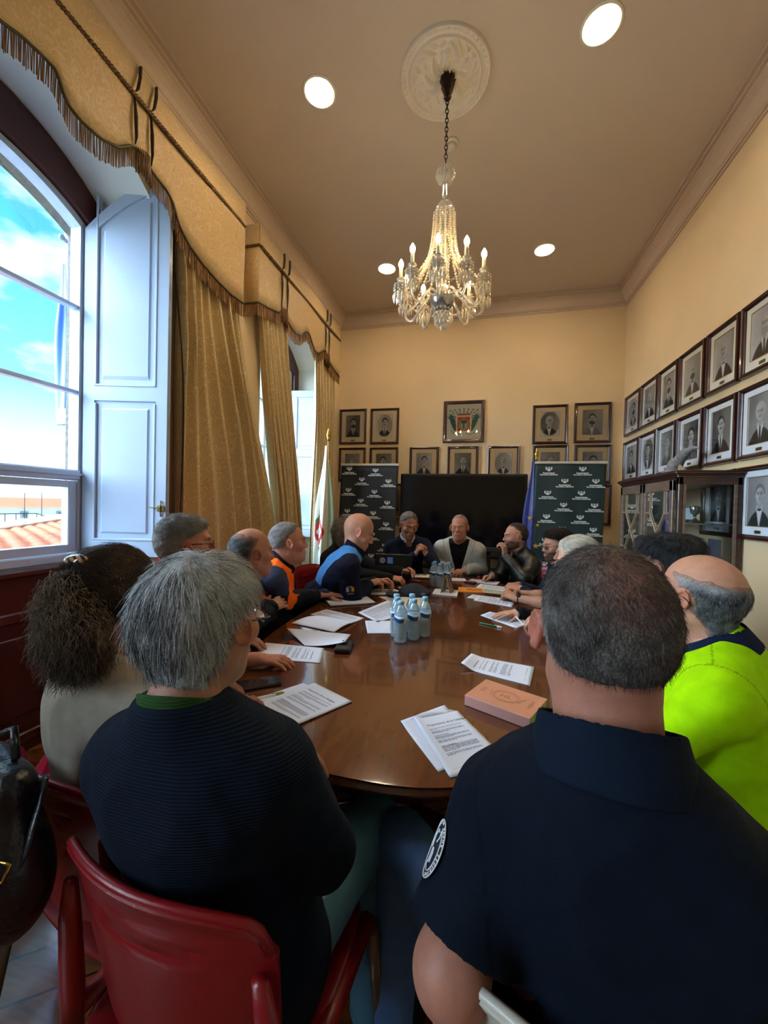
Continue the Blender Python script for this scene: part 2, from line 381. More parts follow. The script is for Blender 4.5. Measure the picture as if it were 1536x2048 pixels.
def skin_cols(P,hp,tone):
    """P in head-local metres"""
    n=len(P); base=np.array(srgb(tone)); C=np.tile(base,(n,1)); x,y,z=P.T; face=y>.02
    red=np.array([1.06,.84,.80])
    def blend(m,c): 
        nonlocal C; C=C*(1-m[:,None])+np.array(c)*m[:,None] if np.ndim(c)==1 else C*(1-m[:,None])+c*m[:,None]
    blend(.6*np.exp(-(((np.abs(x)-.043)/.02)**2+((z+.02)/.022)**2))*face,base*red)
    blend(.6*np.exp(-((x/.015)**2+((z+.024)/.014)**2))*face,base*red)
    er=sstep(.074,.082,np.abs(x))*(np.abs(z)<.045)*(np.abs(y)<.035); blend(.55*er,base*np.array([1.1,.68,.62]))
    lip=np.exp(-((x/.023)**4+((z+.060)/.0080)**4))*(y>.082); blend(.55*lip,hp.get('lip',base*np.array([.95,.55,.52])))
    line=np.exp(-((x/.022)**4+((z+.060)/.0016)**2))*(y>.083); blend(.6*line,base*.25)
    bc=np.array(srgb(hp.get('browc','2a2018')))
    br=np.exp(-(((np.abs(x)-.030)/.017)**4+((z-.027-.05*(.03-np.abs(np.abs(x)-.03)))/.0052)**2))*(y>.055); blend(.9*br,bc)
    ey=np.exp(-(((np.abs(x)-.0325)/.015)**4+((z-.0105)/.0022)**2))*(y>.06); blend(.7*ey,base*.18)
    if hp.get('stubble'):
        m=sstep(-.03,-.05,z)*sstep(-.03,.0,y)*sstep(-.125,-.105,z); m=np.maximum(m,sstep(.024,.012,np.abs(x))*np.exp(-((z+.047)/.006)**2)*(y>.08)); m=m*(1-lip); blend(hp['stubble']*m,np.array(srgb(hp.get('beardc','6a6660'))))
    return C
def hair_thick(hp):
    st=hp.get('hair') or {}
    Tt=st.get('top',.012); Ts=st.get('side',.008); fr=st.get('front',.062); rec=st.get('rec',.2); nape=st.get('nape',-.088)
    zc=st.get('bald_z'); br=st.get('bald_r'); long_=st.get('long',0); earclear=st.get('ear',.034)
    def f(X,Y,Z):
        yb=np.interp(Z,[-.12,-.08,-.05,-.03,.0,.02,.05,.07,.12],[-.05,-.045,-.03,-.014,-.002,.004,.018,fr-.010,fr+.0])
        if long_: yb=np.interp(Z,[-.2,-.08,-.02,.03,.06,.12],[.03,.035,.045,.05,fr,fr])
        m=yb-Y-rec*np.maximum(0,np.abs(X)-.02)*(Z>.04)+0*X
        m=np.minimum(m,Z-nape+.15*np.abs(X))
        if not long_:
            de=np.sqrt((np.abs(X)-.080)**2+((Y+.004)*1.15)**2+((Z+.002)*.92)**2); m=np.minimum(m,(de-earclear))
        if zc is not None: m=np.minimum(m,(zc-Z+st.get('tilt',.30)*(-Y-.02))*.8)
        if br is not None: m=np.minimum(m,(np.sqrt(X**2+(Y+st.get('bald_y',.035))**2+(Z-.12)**2)-br))
        T=Ts+(Tt-Ts)*sstep(.02,.10,Z)
        return np.where(m>0,T*sstep(-.002,st.get('fade',.02),m),-.006*sstep(0,-.01,m)-.0005)
    return f
def tri_strands(name,P,T,cols,r0,mat_,parent,tip=.35):
    """P (n,m,3) paths -> one mesh of three-sided tapering strands"""
    n,m,_=P.shape; D=np.gradient(P,axis=1); D/=np.linalg.norm(D,axis=2,keepdims=True)+1e-9
    up=np.array([.3,.2,.93]); U=np.cross(D,up); U/=np.linalg.norm(U,axis=2,keepdims=True)+1e-9; W=np.cross(D,U)
    rr=(r0*np.linspace(1,tip,m))[None,:,None]
    V=np.stack([P+rr*(math.cos(a)*U+math.sin(a)*W) for a in (0,2.09,4.19)],2).reshape(-1,3)
    b=(np.arange(n)[:,None]*m+np.arange(m-1)[None,:]).ravel()*3
    Q=[]
    for k in range(3): k2=(k+1)%3; Q.append(np.stack([b+k,b+k2,b+3+k2,b+3+k],1))
    C=np.repeat(cols,m*3,axis=0)
    return raw_mesh(name,V,np.concatenate(Q).astype(np.int32),mat_,True,cols=C,parent=parent)
def grow(seeds,nrmv,flow,length,nseg,lift=.3,grav=.25,curl=0.,curlf=3.,jit=.15,push=None,rng=None):
    rng=rng or RNG; n=len(seeds); P=np.zeros((n,nseg+1,3)); P[:,0]=seeds; L=np.broadcast_to(np.asarray(length,float),(n,))*rng.uniform(.7,1.15,n); st=(L/nseg)[:,None]
    j=rng.normal(size=(n,3))*jit; ph=rng.uniform(0,6.28,n); p=seeds.copy(); a1=rng.normal(size=(n,3)); a1/=np.linalg.norm(a1,axis=1)[:,None]
    for k in range(nseg):
        d=flow(p)+j+np.array([0,0,-grav])*(k/nseg+.3); d+=nrmv*lift*(1-k/nseg)
        if curl: 
            t=ph+curlf*k; d+=curl*(np.cos(t)[:,None]*a1+np.sin(t)[:,None]*np.cross(a1,d))
        d/=np.linalg.norm(d,axis=1)[:,None]+1e-9; p=p+d*st
        if push is not None: p=push(p)
        P[:,k+1]=p
    return P
def push_ell(c,r):
    def f(p):
        q=(p-c)/r; l=np.linalg.norm(q,axis=1)[:,None]; return np.where(l<1,c+q/np.maximum(l,1e-6)*r,p)
    return f
def two_bone(S,W,l1,l2,pole):
    S=np.array(S,float);W=np.array(W,float); d=np.linalg.norm(W-S)
    if d>(l1+l2)*.985: k=d/((l1+l2)*.985); l1*=k;l2*=k
    if d<abs(l1-l2)*1.05+.02: d=abs(l1-l2)*1.05+.02
    u=(W-S)/np.linalg.norm(W-S); a=(l1*l1-l2*l2+d*d)/(2*d); h=math.sqrt(max(l1*l1-a*a,0)); p=np.array(pole,float); p=p-u*(p@u); p/=np.linalg.norm(p)+1e-9
    return S+u*a+p*h
POSES={'flat':(.10,.10,.08,.9),'relaxed':(.35,.40,.30,.6),'curled':(.75,.95,.6,.4),'fist':(1.15,1.35,.8,.25),'pinch':(.8,.75,.35,.1)}
def hand_sdf(G,wr,d,n,side,pose,s=1.):
    """d finger direction, n back-of-hand normal, side=+1 right hand"""
    d=nrm(d); n=np.array(n,float); n=nrm(n-d*(n@d)); tv=np.cross(n,d)*side; c1,c2,c3,spread=POSES[pose]; wr=np.array(wr,float)
    Ls=[(.040,.025,.021),(.045,.029,.022),(.041,.027,.021),(.032,.020,.019)]; kd=[.086,.089,.084,.076]; tips=[]
    for i in range(4):
        o=(1.5-i); K=wr+s*(d*kd[i]+tv*o*.0205+n*(.003-.002*abs(o)))
        G.cap(wr+s*(d*.012+tv*o*.012),K,.0135*s,.0108*s,.012*s)
        a=c1; p=K; dd=nrm(d+tv*o*.10*spread)
        for j,(L,r0,r1) in enumerate(zip(Ls[i],(.0098,.0086,.0078),(.0086,.0078,.0066))):
            v=dd*math.cos(a)-n*math.sin(a); q=p+v*L*s; G.cap(p,q,r0*s,r1*s,.002); p=q; a+=(c2,c3,0)[j]
        tips.append(p)
    b=wr+s*(d*.018+tv*.020-n*.004); m=b+s*.045*nrm(d*.62+tv*.72-n*.25); G.cap(b,m,.0165*s,.0125*s,.012*s)
    if pose in('fist','pinch','curled'): v1=nrm(d*.85+tv*.05-n*.55); v2=nrm(d*.8-tv*.35-n*.35)
    else: v1=nrm(d*.86+tv*.45-n*.12); v2=nrm(d*.95+tv*.25-n*.1)
    q=m+v1*.033*s; G.cap(m,q,.0118*s,.0100*s,.004); G.cap(q,q+v2*.026*s,.0100*s,.0078*s,.003)
    return tips
def torso_sdf(G,J,off,k=.05):
    R=J['R']; P=J['P']; N=J['N']; g=J['g']; r,f,u=R[:,0],R[:,1],R[:,2]; L=np.linalg.norm(N-P); sw=J['sw']
    G.ell(P+f*.0,(.168*g+off,.128*g+off,.13+off),k=0,Rm=R)
    G.ell(P+u*.30*L+f*.022*J['belly'],(.152*g+off,.112*g+.035*J['belly']+off,.15+off),k,Rm=R)
    G.ell(P+u*.68*L-f*.008,(.158*J['cw']+off,.112*g**.5+off,.17+off),k,Rm=R)
    G.ell(P+u*.80*L-f*.030,(.150*J['cw']+off,.075+off,.13+off),k,Rm=R)
    if J.get('bust'):
        for sx in (-1,1): G.ell(P+u*.62*L+f*.085+r*sx*.075,(.065+off,.06+off,.065+off),.04,Rm=R)
    G.cap(J['SL'],J['SR'],.056+off,.056+off,.05)
    for S in (J['SL'],J['SR']):
        G.cap(N-f*.012+u*.03,S*.86+N*.14+u*.012,.044+off,.046+off,.05)
def person(name,label,spec):
    s=spec.get('s',1.); H=np.array(spec['head'],float); hp=spec.get('hp',{}); tone=spec.get('tone','b98468')
    HR=heading(spec['look'],spec.get('pitch',0),spec.get('roll',0)); a=spec['face']; pel=np.array(list(spec['pelvis'])+[spec.get('pz',.56)])
    fw=np.array([math.cos(math.radians(a)),math.sin(math.radians(a)),0]); rt=np.array([fw[1],-fw[0],0])
    N=H-np.array([0,0,.155*s])-fw*spec.get('neckf',.045)*s if 'N' not in spec else np.array(spec['N'],float)
    u=nrm(N-pel); f=nrm(fw-u*(fw@u)); r=np.cross(f,u); R=np.stack([r,f,u],1); sw=spec.get('sw',.175)*s*.93
    J=dict(P=pel,N=N,R=R,g=spec.get('g',1.)*s,sw=sw,belly=spec.get('belly',1.),cw=spec.get('cw',1.)*s,bust=spec.get('bust'))
    J['SR']=N+r*sw-u*spec.get('drop',.070)*s+f*spec.get('shf',.0); J['SL']=N-r*sw-u*spec.get('drop',.070)*s+f*spec.get('shf',.0)
    if 'shr' in spec: J['SR']=J['SR']+np.array(spec['shr'])
    if 'shl' in spec: J['SL']=J['SL']+np.array(spec['shl'])
    arms=[]
    for key,sd in (('armR',1),('armL',-1)):
        A=spec.get(key); S=J['SR'] if sd>0 else J['SL']
        if A is None: A=dict(w=pel+f*.25+r*sd*.12+np.array([0,0,.12]),d=f-r*sd*.3,n=(0,0,1),pose='relaxed')
        W_=np.array(A['w'],float); E=np.array(A['e'],float) if 'e' in A else two_bone(S,W_,.285*s,.255*s,A.get('pole',r*sd*.5+np.array([0,0,-1.])-f*.35))
        arms.append((sd,S,E,W_,A))
    root=empty('person',(0,0,0),0,label,'person'); root.location=(float(pel[0]),float(pel[1]),0); inv=np.array([pel[0],pel[1],0])
    near=spec.get('near',0); hr=.0026 if near else .0034
    parts=[]
    # head block, local frame
    def toW(V): return H+(V*s)@HR.T
    nbl=((N+np.array([0,0,-.02])-H)@HR)/s
    G=SDF((-.115,-.145,-.19),(.115,.145,.145),hr); head_sdf(G,hp,nbl); V,Q=G.mesh(); V=smooth_mesh(V,Q,1,.35)
    C=skin_cols(V,hp,tone); parts.append((toW(V),Q,C)); tc=np.array(srgb(tone))
    # torso / legs block
    hipR=pel+rt*.09*s-np.array([0,0,.03]); hipL=pel-rt*.09*s-np.array([0,0,.03]); kn=spec.get('knees')
    kR=np.array(kn[0]) if kn else hipR+fw*.42*s+rt*.05+np.array([0,0,-.01]); kL=np.array(kn[1]) if kn else hipL+fw*.42*s-rt*.05+np.array([0,0,-.01])
    aR=np.array([kR[0],kR[1],.10])-fw*.03; aL=np.array([kL[0],kL[1],.10])-fw*.03
    def bounds(pts,m): P_=np.array(pts); return P_.min(0)-m,P_.max(0)+m
    lo,hi=bounds([pel,N,J['SL'],J['SR'],kR,kL,aR,aL],.2)
    G=SDF(lo,hi,.016); torso_sdf(G,J,-.004)
    for h_,k_,a_ in ((hipR,kR,aR),(hipL,kL,aL)): G.cap(h_,k_,.075*s,.052*s,.03); G.cap(k_,a_,.050*s,.034*s,.02)
    G.cap(N-u*.02,N+u*.05,.052*s,.05*s,.03); V,Q=G.mesh(); parts.append((V,Q,np.tile(tc,(len(V),1))))
    # arms and hands
    tips={}
    for sd,S,E,W_,A in arms:
        d=nrm(A.get('d',W_-E)); n=A.get('n',(0,0,1))
        lo,hi=bounds([E,W_,W_+d*.20*s],.07); G=SDF(lo,hi,.0030 if not near else .0026)
        G.cap(E,W_,.041*s*spec.get('arm',1.),.0265*s,.01); G.cap(E,E*.55+W_*.45,.043*s*spec.get('arm',1.),.040*s,.02); G.cap(E,E+(S-E)*.12,.044*s,.044*s,.02)
        G.cap(W_-d*.01,W_+d*.03*s,.0235*s,.020*s,.015,fl=None)
        tips[sd]=hand_sdf(G,W_,d,n,sd,A.get('pose','relaxed'),s); V,Q=G.mesh(); V=smooth_mesh(V,Q,1,.3)
        Ca=np.tile(tc,(len(V),1))
        for t in tips[sd]: m=np.exp(-(np.linalg.norm(V-t,axis=1)/.012)**2)[:,None]*.5; Ca=Ca*(1-m)+tc*np.array([1.1,.78,.74])*m
        parts.append((V,Q,Ca))
        if not A.get('long',spec.get('sleeve','long')=='long'):
            lo,hi=bounds([S,E],.08); G=SDF(lo,hi,.008); G.cap(S,E,.05*s,.045*s,0); V,Q=G.mesh(); parts.append((V,Q,np.tile(tc,(len(V),1))))
    o=0; VV=[];QQ=[];CC=[]
    for V,Q,C in parts: VV.append(V-inv);QQ.append(Q+o);CC.append(C);o+=len(V)
    body=raw_mesh('body',np.concatenate(VV),np.concatenate(QQ).astype(np.int32),skin_mat(),True,cols=np.concatenate(CC),parent=root)
    # eyes
    if spec.get('eyes',1):
        e=MB(); ir=np.array(srgb(hp.get('iris','3a2a1c')))
        for sx in (-1,1): e.sphere((sx*.0325,.0725,.004),.0122,14,12)
        V=np.concatenate(e.V); z=np.tile(0,(len(V),1)); 
        Cc=np.tile(np.array([.72,.70,.66]),(len(V),1))
        for i,p in enumerate(V):
            sx=-1 if p[0]<0 else 1; q=(p-np.array([sx*.0325,.0725,.004]))/.0122; rr=math.hypot(q[0]-hp.get('gaze',0)*.4,q[2]+.1)
            if q[1]>0 and rr<.28: Cc[i]=(.01,.01,.01)
            elif q[1]>0 and rr<.56: Cc[i]=ir
        e.V=[toW(V)-inv]; e.C=[Cc]; e.build('eyes',mat('eye',rough=.15,attr=True),root,True,True)
    # garments
    def garment(nm,fill,h,cfun,m,lohi,sm=1,fold=.003,ff=26.,seed=3,extra=None):
        G=SDF(lohi[0],lohi[1],h); fill(G)
        if fold: G.field(lambda X,Y,Z:fold*pn(X,Y,Z,ff,seed)+fold*.5*pn(X,Y,Z,ff*2.6,seed+1))
        if extra: extra(G)
        V,Q=G.mesh(); V=smooth_mesh(V,Q,sm,.4)
        if len(V)==0: return None
        return raw_mesh(nm,V-inv,Q,m,True,cols=cfun(V),parent=root)
    top=spec.get('top',{}); t=top.get('t',.012); tcol=np.array(srgb(top.get('col','1a2233'))); cf=top.get('cfun'); lc=lambda V:(V-N)@R
    topm=top.get('mat') or mat('cloth_'+top.get('fabric','plain'),rough=.85,attr=True,noise=.25,nscale=25,bump=.25,bscale=500,spec=.12)
    def cfun(V): return cf(V,lc(V),J,arms,tcol) if cf else np.tile(tcol,(len(V),1))
    def fill(G):
        torso_sdf(G,J,t); hem=top.get('hem',.10)
        G.cap(pel-u*hem+r*.05,pel-u*hem-r*.05,.125*J['g']+t,.125*J['g']+t,.06)
        for sd,S,E,W_,A in arms:
            if top.get('sleeve',spec.get('sleeve','long'))=='short':
                q=S+(E-S)*top.get('sl',.72); G.cap(S,q,.053*s+t,.058*s*spec.get('arm',1.)+t,.035)
            elif top.get('sleeve')=='none': G.cap(S,S+(E-S)*.1,.055*s,.05*s,.03)
            else:
                q=E+(W_-E)*top.get('cuff',.93); G.cap(S,E,.052*s+t,.047*s*spec.get('arm',1.)+t,.035); G.cap(E,q,.046*s*spec.get('arm',1.)+t,.033*s+t*.8,.018)
        if top.get('loose'): G.cap(pel+f*.03,pel+u*.3+f*.05,.15*J['g']+t,.14*J['g']+t,.05)
    def cuts(G):
        nk=top.get('neck',.0)                                        # neck opening: above a plane tilted forward
        c=N+u*(.052+nk)*s-f*.01; nn=nrm(u*1.+f*.35)
        def cutf(X,Y,Z):
            x=X-N[0];y=Y-N[1];z=Z-N[2]; a_=x*u[0]+y*u[1]+z*u[2]; rad=np.sqrt(np.maximum(x*x+y*y+z*z-a_*a_,0)); return np.minimum((X-c[0])*nn[0]+(Y-c[1])*nn[1]+(Z-c[2])*nn[2],.15*s-rad)
        G.maxw(cutf)
        if top.get('sleeve',spec.get('sleeve','long'))=='short':
            for sd,S,E,W_,A in arms:
                q=S+(E-S)*(top.get('sl',.72)+.02); dd=nrm(E-S)
                G.put(q-.13,q+.13,lambda X,Y,Z:np.maximum(-((X-q[0])*dd[0]+(Y-q[1])*dd[1]+(Z-q[2])*dd[2]),np.sqrt((X-q[0])**2+(Y-q[1])**2+(Z-q[2])**2)-.12),0,'s')
        if top.get('vee'):
            dv=top['vee']; p0=N+f*.16*s+u*.06; p1=N+f*(.13)*s-u*dv
            G.cap(p0,p1,.052*s,.004,.004,'s')
    bp=[pel-u*.25,N+u*.08,J['SL'],J['SR'],pel+r*.16,pel-r*.16,pel+f*.16]
    for sd,S,E,W_,A in arms: bp+=[E,W_] if top.get('sleeve',spec.get('sleeve','long'))!='short' else [S+(E-S)*.8]
    gar=garment(top.get('name','shirt'),fill,(.0055 if near else .005 if cf else .0075),cfun,topm,bounds(bp,.09),1,top.get('fold',.0035),top.get('ff',24),int(abs(H[1])*100)%97,cuts)
    # collar
    if top.get('collar'):
        c_=top['collar']; cc=np.array(srgb(c_.get('col',top.get('col','1a2233')))); hb=c_.get('h',.038)*s; base=N+u*(.028+c_.get('up',0))*s-f*.006; axis=nrm(nrm(H+HR@np.array([0,-.028,-.045])*s-base)*.8+u*.5); nr=.058*s*hp.get('neck',1.)
        lo,hi=bounds([base,base+axis*hb],.13); G=SDF(lo,hi,.0035 if near else .0045)
        G.cap(base-axis*.022,base+axis*(hb+.02),nr+c_.get('flare',.026),nr+.015,0); G.cap(base-axis*.10,base+axis*(hb+.09),nr+c_.get('flare',.026)-.010,nr+.004,.003,'s')
        n2=nrm(axis+f*.45); top_=base+axis*hb
        G.maxw(lambda X,Y,Z:(X-top_[0])*n2[0]+(Y-top_[1])*n2[1]+(Z-top_[2])*n2[2]); bt=base-axis*c_.get('low',.012); n3=nrm(-axis-f*.35)
        G.maxw(lambda X,Y,Z:(X-bt[0])*n3[0]+(Y-bt[1])*n3[1]+(Z-bt[2])*n3[2])
        if c_.get('open',1): G.cap(base+f*.075-u*.06,base+f*.09+axis*.1,.018*c_.get('open',1),.034*c_.get('open',1),.004,'s')
        V,Q=G.mesh(); V=smooth_mesh(V,Q,1,.4)
        if len(V): raw_mesh('collar',V-inv,Q,topm,True,cols=np.tile(cc,(len(V),1)),parent=root)
    # trousers + shoes
    tr=spec.get('legs','20242c'); trc=np.array(srgb(tr)); trm=spec.get('legmat') or mat('trouser_cloth',rough=.85,attr=True,noise=.3,nscale=18,bump=.25,bscale=600)
    def lf(G):
        G.ell(pel-np.array([0,0,.02]),(.175*J['g'],.15*J['g'],.12),0,Rm=np.stack([rt,fw,np.array([0,0,1.])],1))
        for h_,k_,a_ in ((hipR,kR,aR),(hipL,kL,aL)): G.cap(h_,k_,.088*s,.066*s,.04); G.cap(k_,a_-np.array([0,0,.03]),.062*s,.048*s,.02)
    garment('trousers',lf,.008 if near else .012,lambda V:np.tile(trc,(len(V),1)),trm,bounds([pel,hipR,hipL,kR,kL,aR,aL],.17),1,.004,22,5)
    sh=MB()
    for a_,nm in ((aR,1),(aL,2)):
        m=MB(); yaw=math.radians(a-90); m.lathe([(.001,0),(.042,.0),(.047,.012),(.046,.035),(.036,.062),(.02,.075),(.001,.078)],n=18,M=TR(*(a_[:2]-inv[:2]+fw[:2]*.06),.002,rz=yaw)@Matrix.Diagonal((1.0,2.9,1,1))); m.box((-.044,-.125,0),(.044,.135,.014),TR(*(a_[:2]-inv[:2]+fw[:2]*.06),.0,rz=yaw),.01); m.build('shoe',mat('shoe_leather','15120f',rough=.4),root,True)
    # hair
    st=hp.get('hair'); hc=None
    if st:
        Ts_=st.get('side',.008); ht=hair_thick(hp); hcol=np.array(srgb(st['col'])); hcol2=np.array(srgb(st.get('col2',st['col'])))
        G=SDF((-.125,-.165,-.17),(.125,.13,.165),hr+.0006); skull(G,0,.02,hp.get('w',1.),nbl if st.get('long') or st.get('nape',-.088)<-.09 else None)
        amp=st.get('lump',.0012); G.field(lambda X,Y,Z:-ht(X,Y,Z)+amp*pn(X,Y,Z,st.get('lf',110),11,2))
        for c_,r_ in st.get('blobs',[]): G.ell(c_,r_,.02)
        V,Q=G.mesh(); Vw=toW(V)-inv; gz=st.get('grey'); 
        mixf=(.5+.5*pn(V[:,0],V[:,1],V[:,2],90,4))[:,None]; 
        if gz: mixf=np.clip(mixf*.5+gz(V)[:,None],0,1)
        Cc=hcol*(1-mixf)+hcol2*mixf
        if st.get('short'): thv=ht(V[:,0],V[:,1],V[:,2]); q_=np.clip(1-thv/(.8*max(Ts_,.001)),0,1)[:,None]**1.2*.9; Cc=Cc*(1-q_)+np.array(srgb(tone))*q_
        if st.get('scalp'): sc_=np.clip(st['scalp'](V),0,1)[:,None]; Cc=Cc*(1-sc_)+np.array(srgb(tone))*.8*sc_
        hair=raw_mesh('hair',Vw,Q,hair_base_mat(),True,cols=Cc*(.75 if st.get('n',0) else 1),parent=root)
        if st.get('n',0):
            rng=np.random.default_rng(int(abs(H[0]*1000)+abs(H[1]*777))); th=ht(V[:,0],V[:,1],V[:,2]); ok=np.where(th>.0015)[0]
            if len(ok):
                pk=rng.choice(ok,st['n']); P0=V[pk]+rng.normal(size=(st['n'],3))*.0012; nv=(P0-SK)/SKR**2; nv/=np.linalg.norm(nv,axis=1)[:,None]; cr=np.array(st.get('crown',(0,-.07,.11)))
                sw_=st.get('swirl',0.); fwd=np.array(st.get('comb',(0,0,0.)))
                def flow(p):
                    if st.get('part'):
                        d=np.stack([np.sign(p[:,0]+.01)*(.9*sstep(.13,.06,p[:,2])*0+.55*sstep(.0,.10,p[:,2])),-.30+0*p[:,0],-.25-.9*sstep(.13,.05,p[:,2])],1); return d/np.linalg.norm(d,axis=1)[:,None]
                    q=(p-SK)/SKR**2; q/=np.linalg.norm(q,axis=1)[:,None]; d=p-cr if not st.get('gather') else np.array(st['gather'])-p; d=d/(np.linalg.norm(d,axis=1)[:,None]+1e-6)+fwd
                    if sw_: d=d+sw_*np.cross(np.array([0,0,1.]),d)
                    d=d-q*(d*q).sum(1)[:,None]; return d/(np.linalg.norm(d,axis=1)[:,None]+1e-6)
                tt=np.clip(th[pk],.002,.03)
                P=grow(P0-nv*.003,nv,flow,st.get('len',.03)*(.4+.6*tt/tt.max()),st.get('seg',5),st.get('lift',.25),st.get('grav',.25),st.get('curl',0),st.get('curlf',2.),st.get('jit',.18),push_ell(SK,SKR+.001+st.get('pushT',.0)),rng)
                mixs=rng.uniform(0,1,st['n']); 
                if gz: mixs=np.clip(gz(P0)+rng.normal(size=st['n'])*st.get('mixj',.28),0,1)
                Cs=hcol*(1-mixs[:,None])+hcol2*mixs[:,None]; Cs*=rng.uniform(.75,1.25,st['n'])[:,None]
                Pw=(toW(P.reshape(-1,3))-inv).reshape(P.shape); tri_strands('hair_strands',Pw,None,np.clip(Cs,0,1),st.get('r',.00045),strand_mat(),hair)
        hc=hair
    if hp.get('beard'):
        b=hp['beard']; G=SDF((-.1,-.02,-.15),(.1,.14,.0),hr+.0004)
        G.ell((0,.028,-.030),(.060,.060,.062),0); G.ell((0,.040,-.078),(.043,.045,.036),.025); G.ell((0,.082,-.098),(.020,.016,.017),.015); G.ell((0,.087,-.062),(.028,.014,.018),.02)
        for sx in (-1,1): G.cap((sx*.045,.0,-.062),(sx*.016,.066,-.100),.020,.016,.03)
        def bf(X,Y,Z):
            zl=np.interp(Y,[-.01,.01,.035,.07,.09],[.0,-.022,-.042,-.052,-.044]); m=np.minimum(zl-Z,Y+.008); mo=((X/.021)**2+((Z+.0605)/.0065)**2)-1; m=np.minimum(m,mo*.008); m=np.maximum(m,np.minimum(np.minimum(.028-np.abs(X),.0055-np.abs(Z+.0475-.12*np.abs(X)*-1)),Y-.075)); return -np.where(m>0,b['t']*sstep(0,.01,m),-.006)
        G.field(bf); V,Q=G.mesh()
        if len(V): raw_mesh('beard',toW(V)-inv,Q,hair_base_mat(),True,cols=np.tile(np.array(srgb(b['col'])),(len(V),1)),parent=root)
    if hp.get('glasses'):
        g_=hp['glasses']; m=MB()
        for sx in (-1,1):
            ring=[np.array([sx*.034+.024*math.cos(t)*(1 if abs(math.cos(t))<.8 else .96),.098-.10*abs(math.cos(t)*.024*sx+sx*.034-0)**1.6,.000+.017*math.sin(t)]) for t in np.linspace(0,2*PI,20)[:-1]]
            m.tube(ring,.0016,6,True); m.tube([(sx*.058,.092,.006),(sx*.076,.085,.008),(sx*.082,.04,.010),(sx*.086,-.005,.012),(sx*.084,-.02,.0),(sx*.082,-.028,-.014)],.0018,6)
        m.tube([(-.010,.100,.004),(0,.104,.006),(.010,.100,.004)],.0015,6)
        m.V=[toW(v)-inv for v in m.V]; gl=m.build('glasses',mat('spectacle_frame_'+g_,g_,rough=.25),root,True)
        lm=MB()
        for sx in (-1,1): lm.lathe([(.0001,.0),(.012,-.0004),(.023,-.0015)],n=18,M=TR(sx*.034,.0965,0,rx=-PI/2)@Matrix.Diagonal((1,.72,1,1)))
        lm.V=[toW(v)-inv for v in lm.V]; lm.build('lens',pane_mat('spectacle_lens'),gl,True)
    spec['_']=dict(root=root,J=J,arms=arms,tips=tips,inv=inv,toW=toW,HR=HR,H=H,R=R,N=N)
    return spec['_']
def patch_on(info,name,label,pt,normal,upv,draw,parent_off=.003,mat_=None,bend=0.):
    """small cloth badge on a garment: draw(MB) fills xy plane shapes coloured; x right, y up"""
    n=nrm(normal); u=np.array(upv,float); u=nrm(u-n*(u@n)); r=np.cross(u,n); m=MB(); draw(m); V=np.concatenate(m.V)
    if bend: V[:,2]+= -bend*V[:,0]**2
    W_=np.array(pt)+n*parent_off+V[:,:1]*r+V[:,1:2]*u+V[:,2:3]*n; m.V=[W_-info['inv']]
    o=m.build(name,mat_ or mat('embroidered_badge',rough=.8,attr=True),info['root'],False,True)
    if label: o['label']=label
    return o
# ------------------------------------------------------------------ room
XL,XW,XO,XR,YB,YF,ZC=-2.07,-2.5,-2.64,1.70,5.44,-2.7,4.19
def st(o): o['kind']='structure'; return o
wallm=mat('ochre_wall_paint','e3caa0',rough=.75,noise=.10,nscale=1.5,bump=.04,bscale=120)
wallr=wallm
ceilm=mat('ceiling_paint','d6c4b2',rough=.8,noise=.06,nscale=1.2,bump=.03,bscale=90)
whitep=mat('white_gloss_paint','b4c6de',rough=.28,bump=.06,bscale=60,noise=.05,nscale=8)
reveal=mat('reveal_plaster','dcdcd4',rough=.7,bump=.05,bscale=60)
maroon=mat('maroon_painted_wood','451d1c',rough=.32,noise=.2,nscale=10,bump=.05,bscale=80)
mahog=wood_mat('dark_mahogany','2a100a','4a2015',(1,1,6),.3,5,.2)
floorm=wood_mat('varnished_floor_boards','6a3a1d','9a5c30',(1.2,9,1),.22,3.5,.6,planks=(.14,math.radians(-38)))
st(MB().box((XL-.5,YF,-.1),(XR+.2,YB+.2,0)).build('floor',floorm))
st(MB().box((XL-.9,YF-.2,ZC),(XR+.2,YB+.2,ZC+.2)).build('ceiling',ceilm))
st(MB().box((XL-.5,YB,0),(XR+.2,YB+.2,ZC)).build('wall_back',wallm))
st(MB().box((XL-.5,YF-.2,0),(XR+.2,YF,ZC)).build('wall_front',wallm))
st(MB().box((XR,YF,0),(XR+.2,YB,ZC)).build('wall_right',wallr))
WIN=[(-1.35,.63),(1.35,.63),(4.12,.63)]  # first window is unseen behind the camera, added to light the near backs
def outline(yc,h,z0,zs,rise,n=16):
    P=[(yc-h,z0),(yc-h,zs)]; R=(h*h+rise*rise)/(2*rise)
    for k in range(1,n): y=-h+2*h*k/n; P.append((yc+y,zs-(R-rise)+math.sqrt(R*R-y*y)))
    return P+[(yc+h,zs),(yc+h,z0)]
m=MB(); edges=[YF]
for i,(yc,h) in enumerate(WIN):
    hi=h+.15; O=outline(yc,hi,0,3.25,.36)
    prev=edges[-1]; m.box((XL-.02,prev,0),(XL,yc-hi,ZC)); edges.append(yc+hi)
    for a,b in zip(O[1:-1],O[2:-1]): m.add([(XL,a[0],a[1]),(XL,b[0],b[1]),(XL,b[0],ZC),(XL,a[0],ZC)],[[0,3,2,1]])
m.box((XL-.02,edges[-1],0),(XL,YB,ZC)); st(m.build('wall_left',wallm))
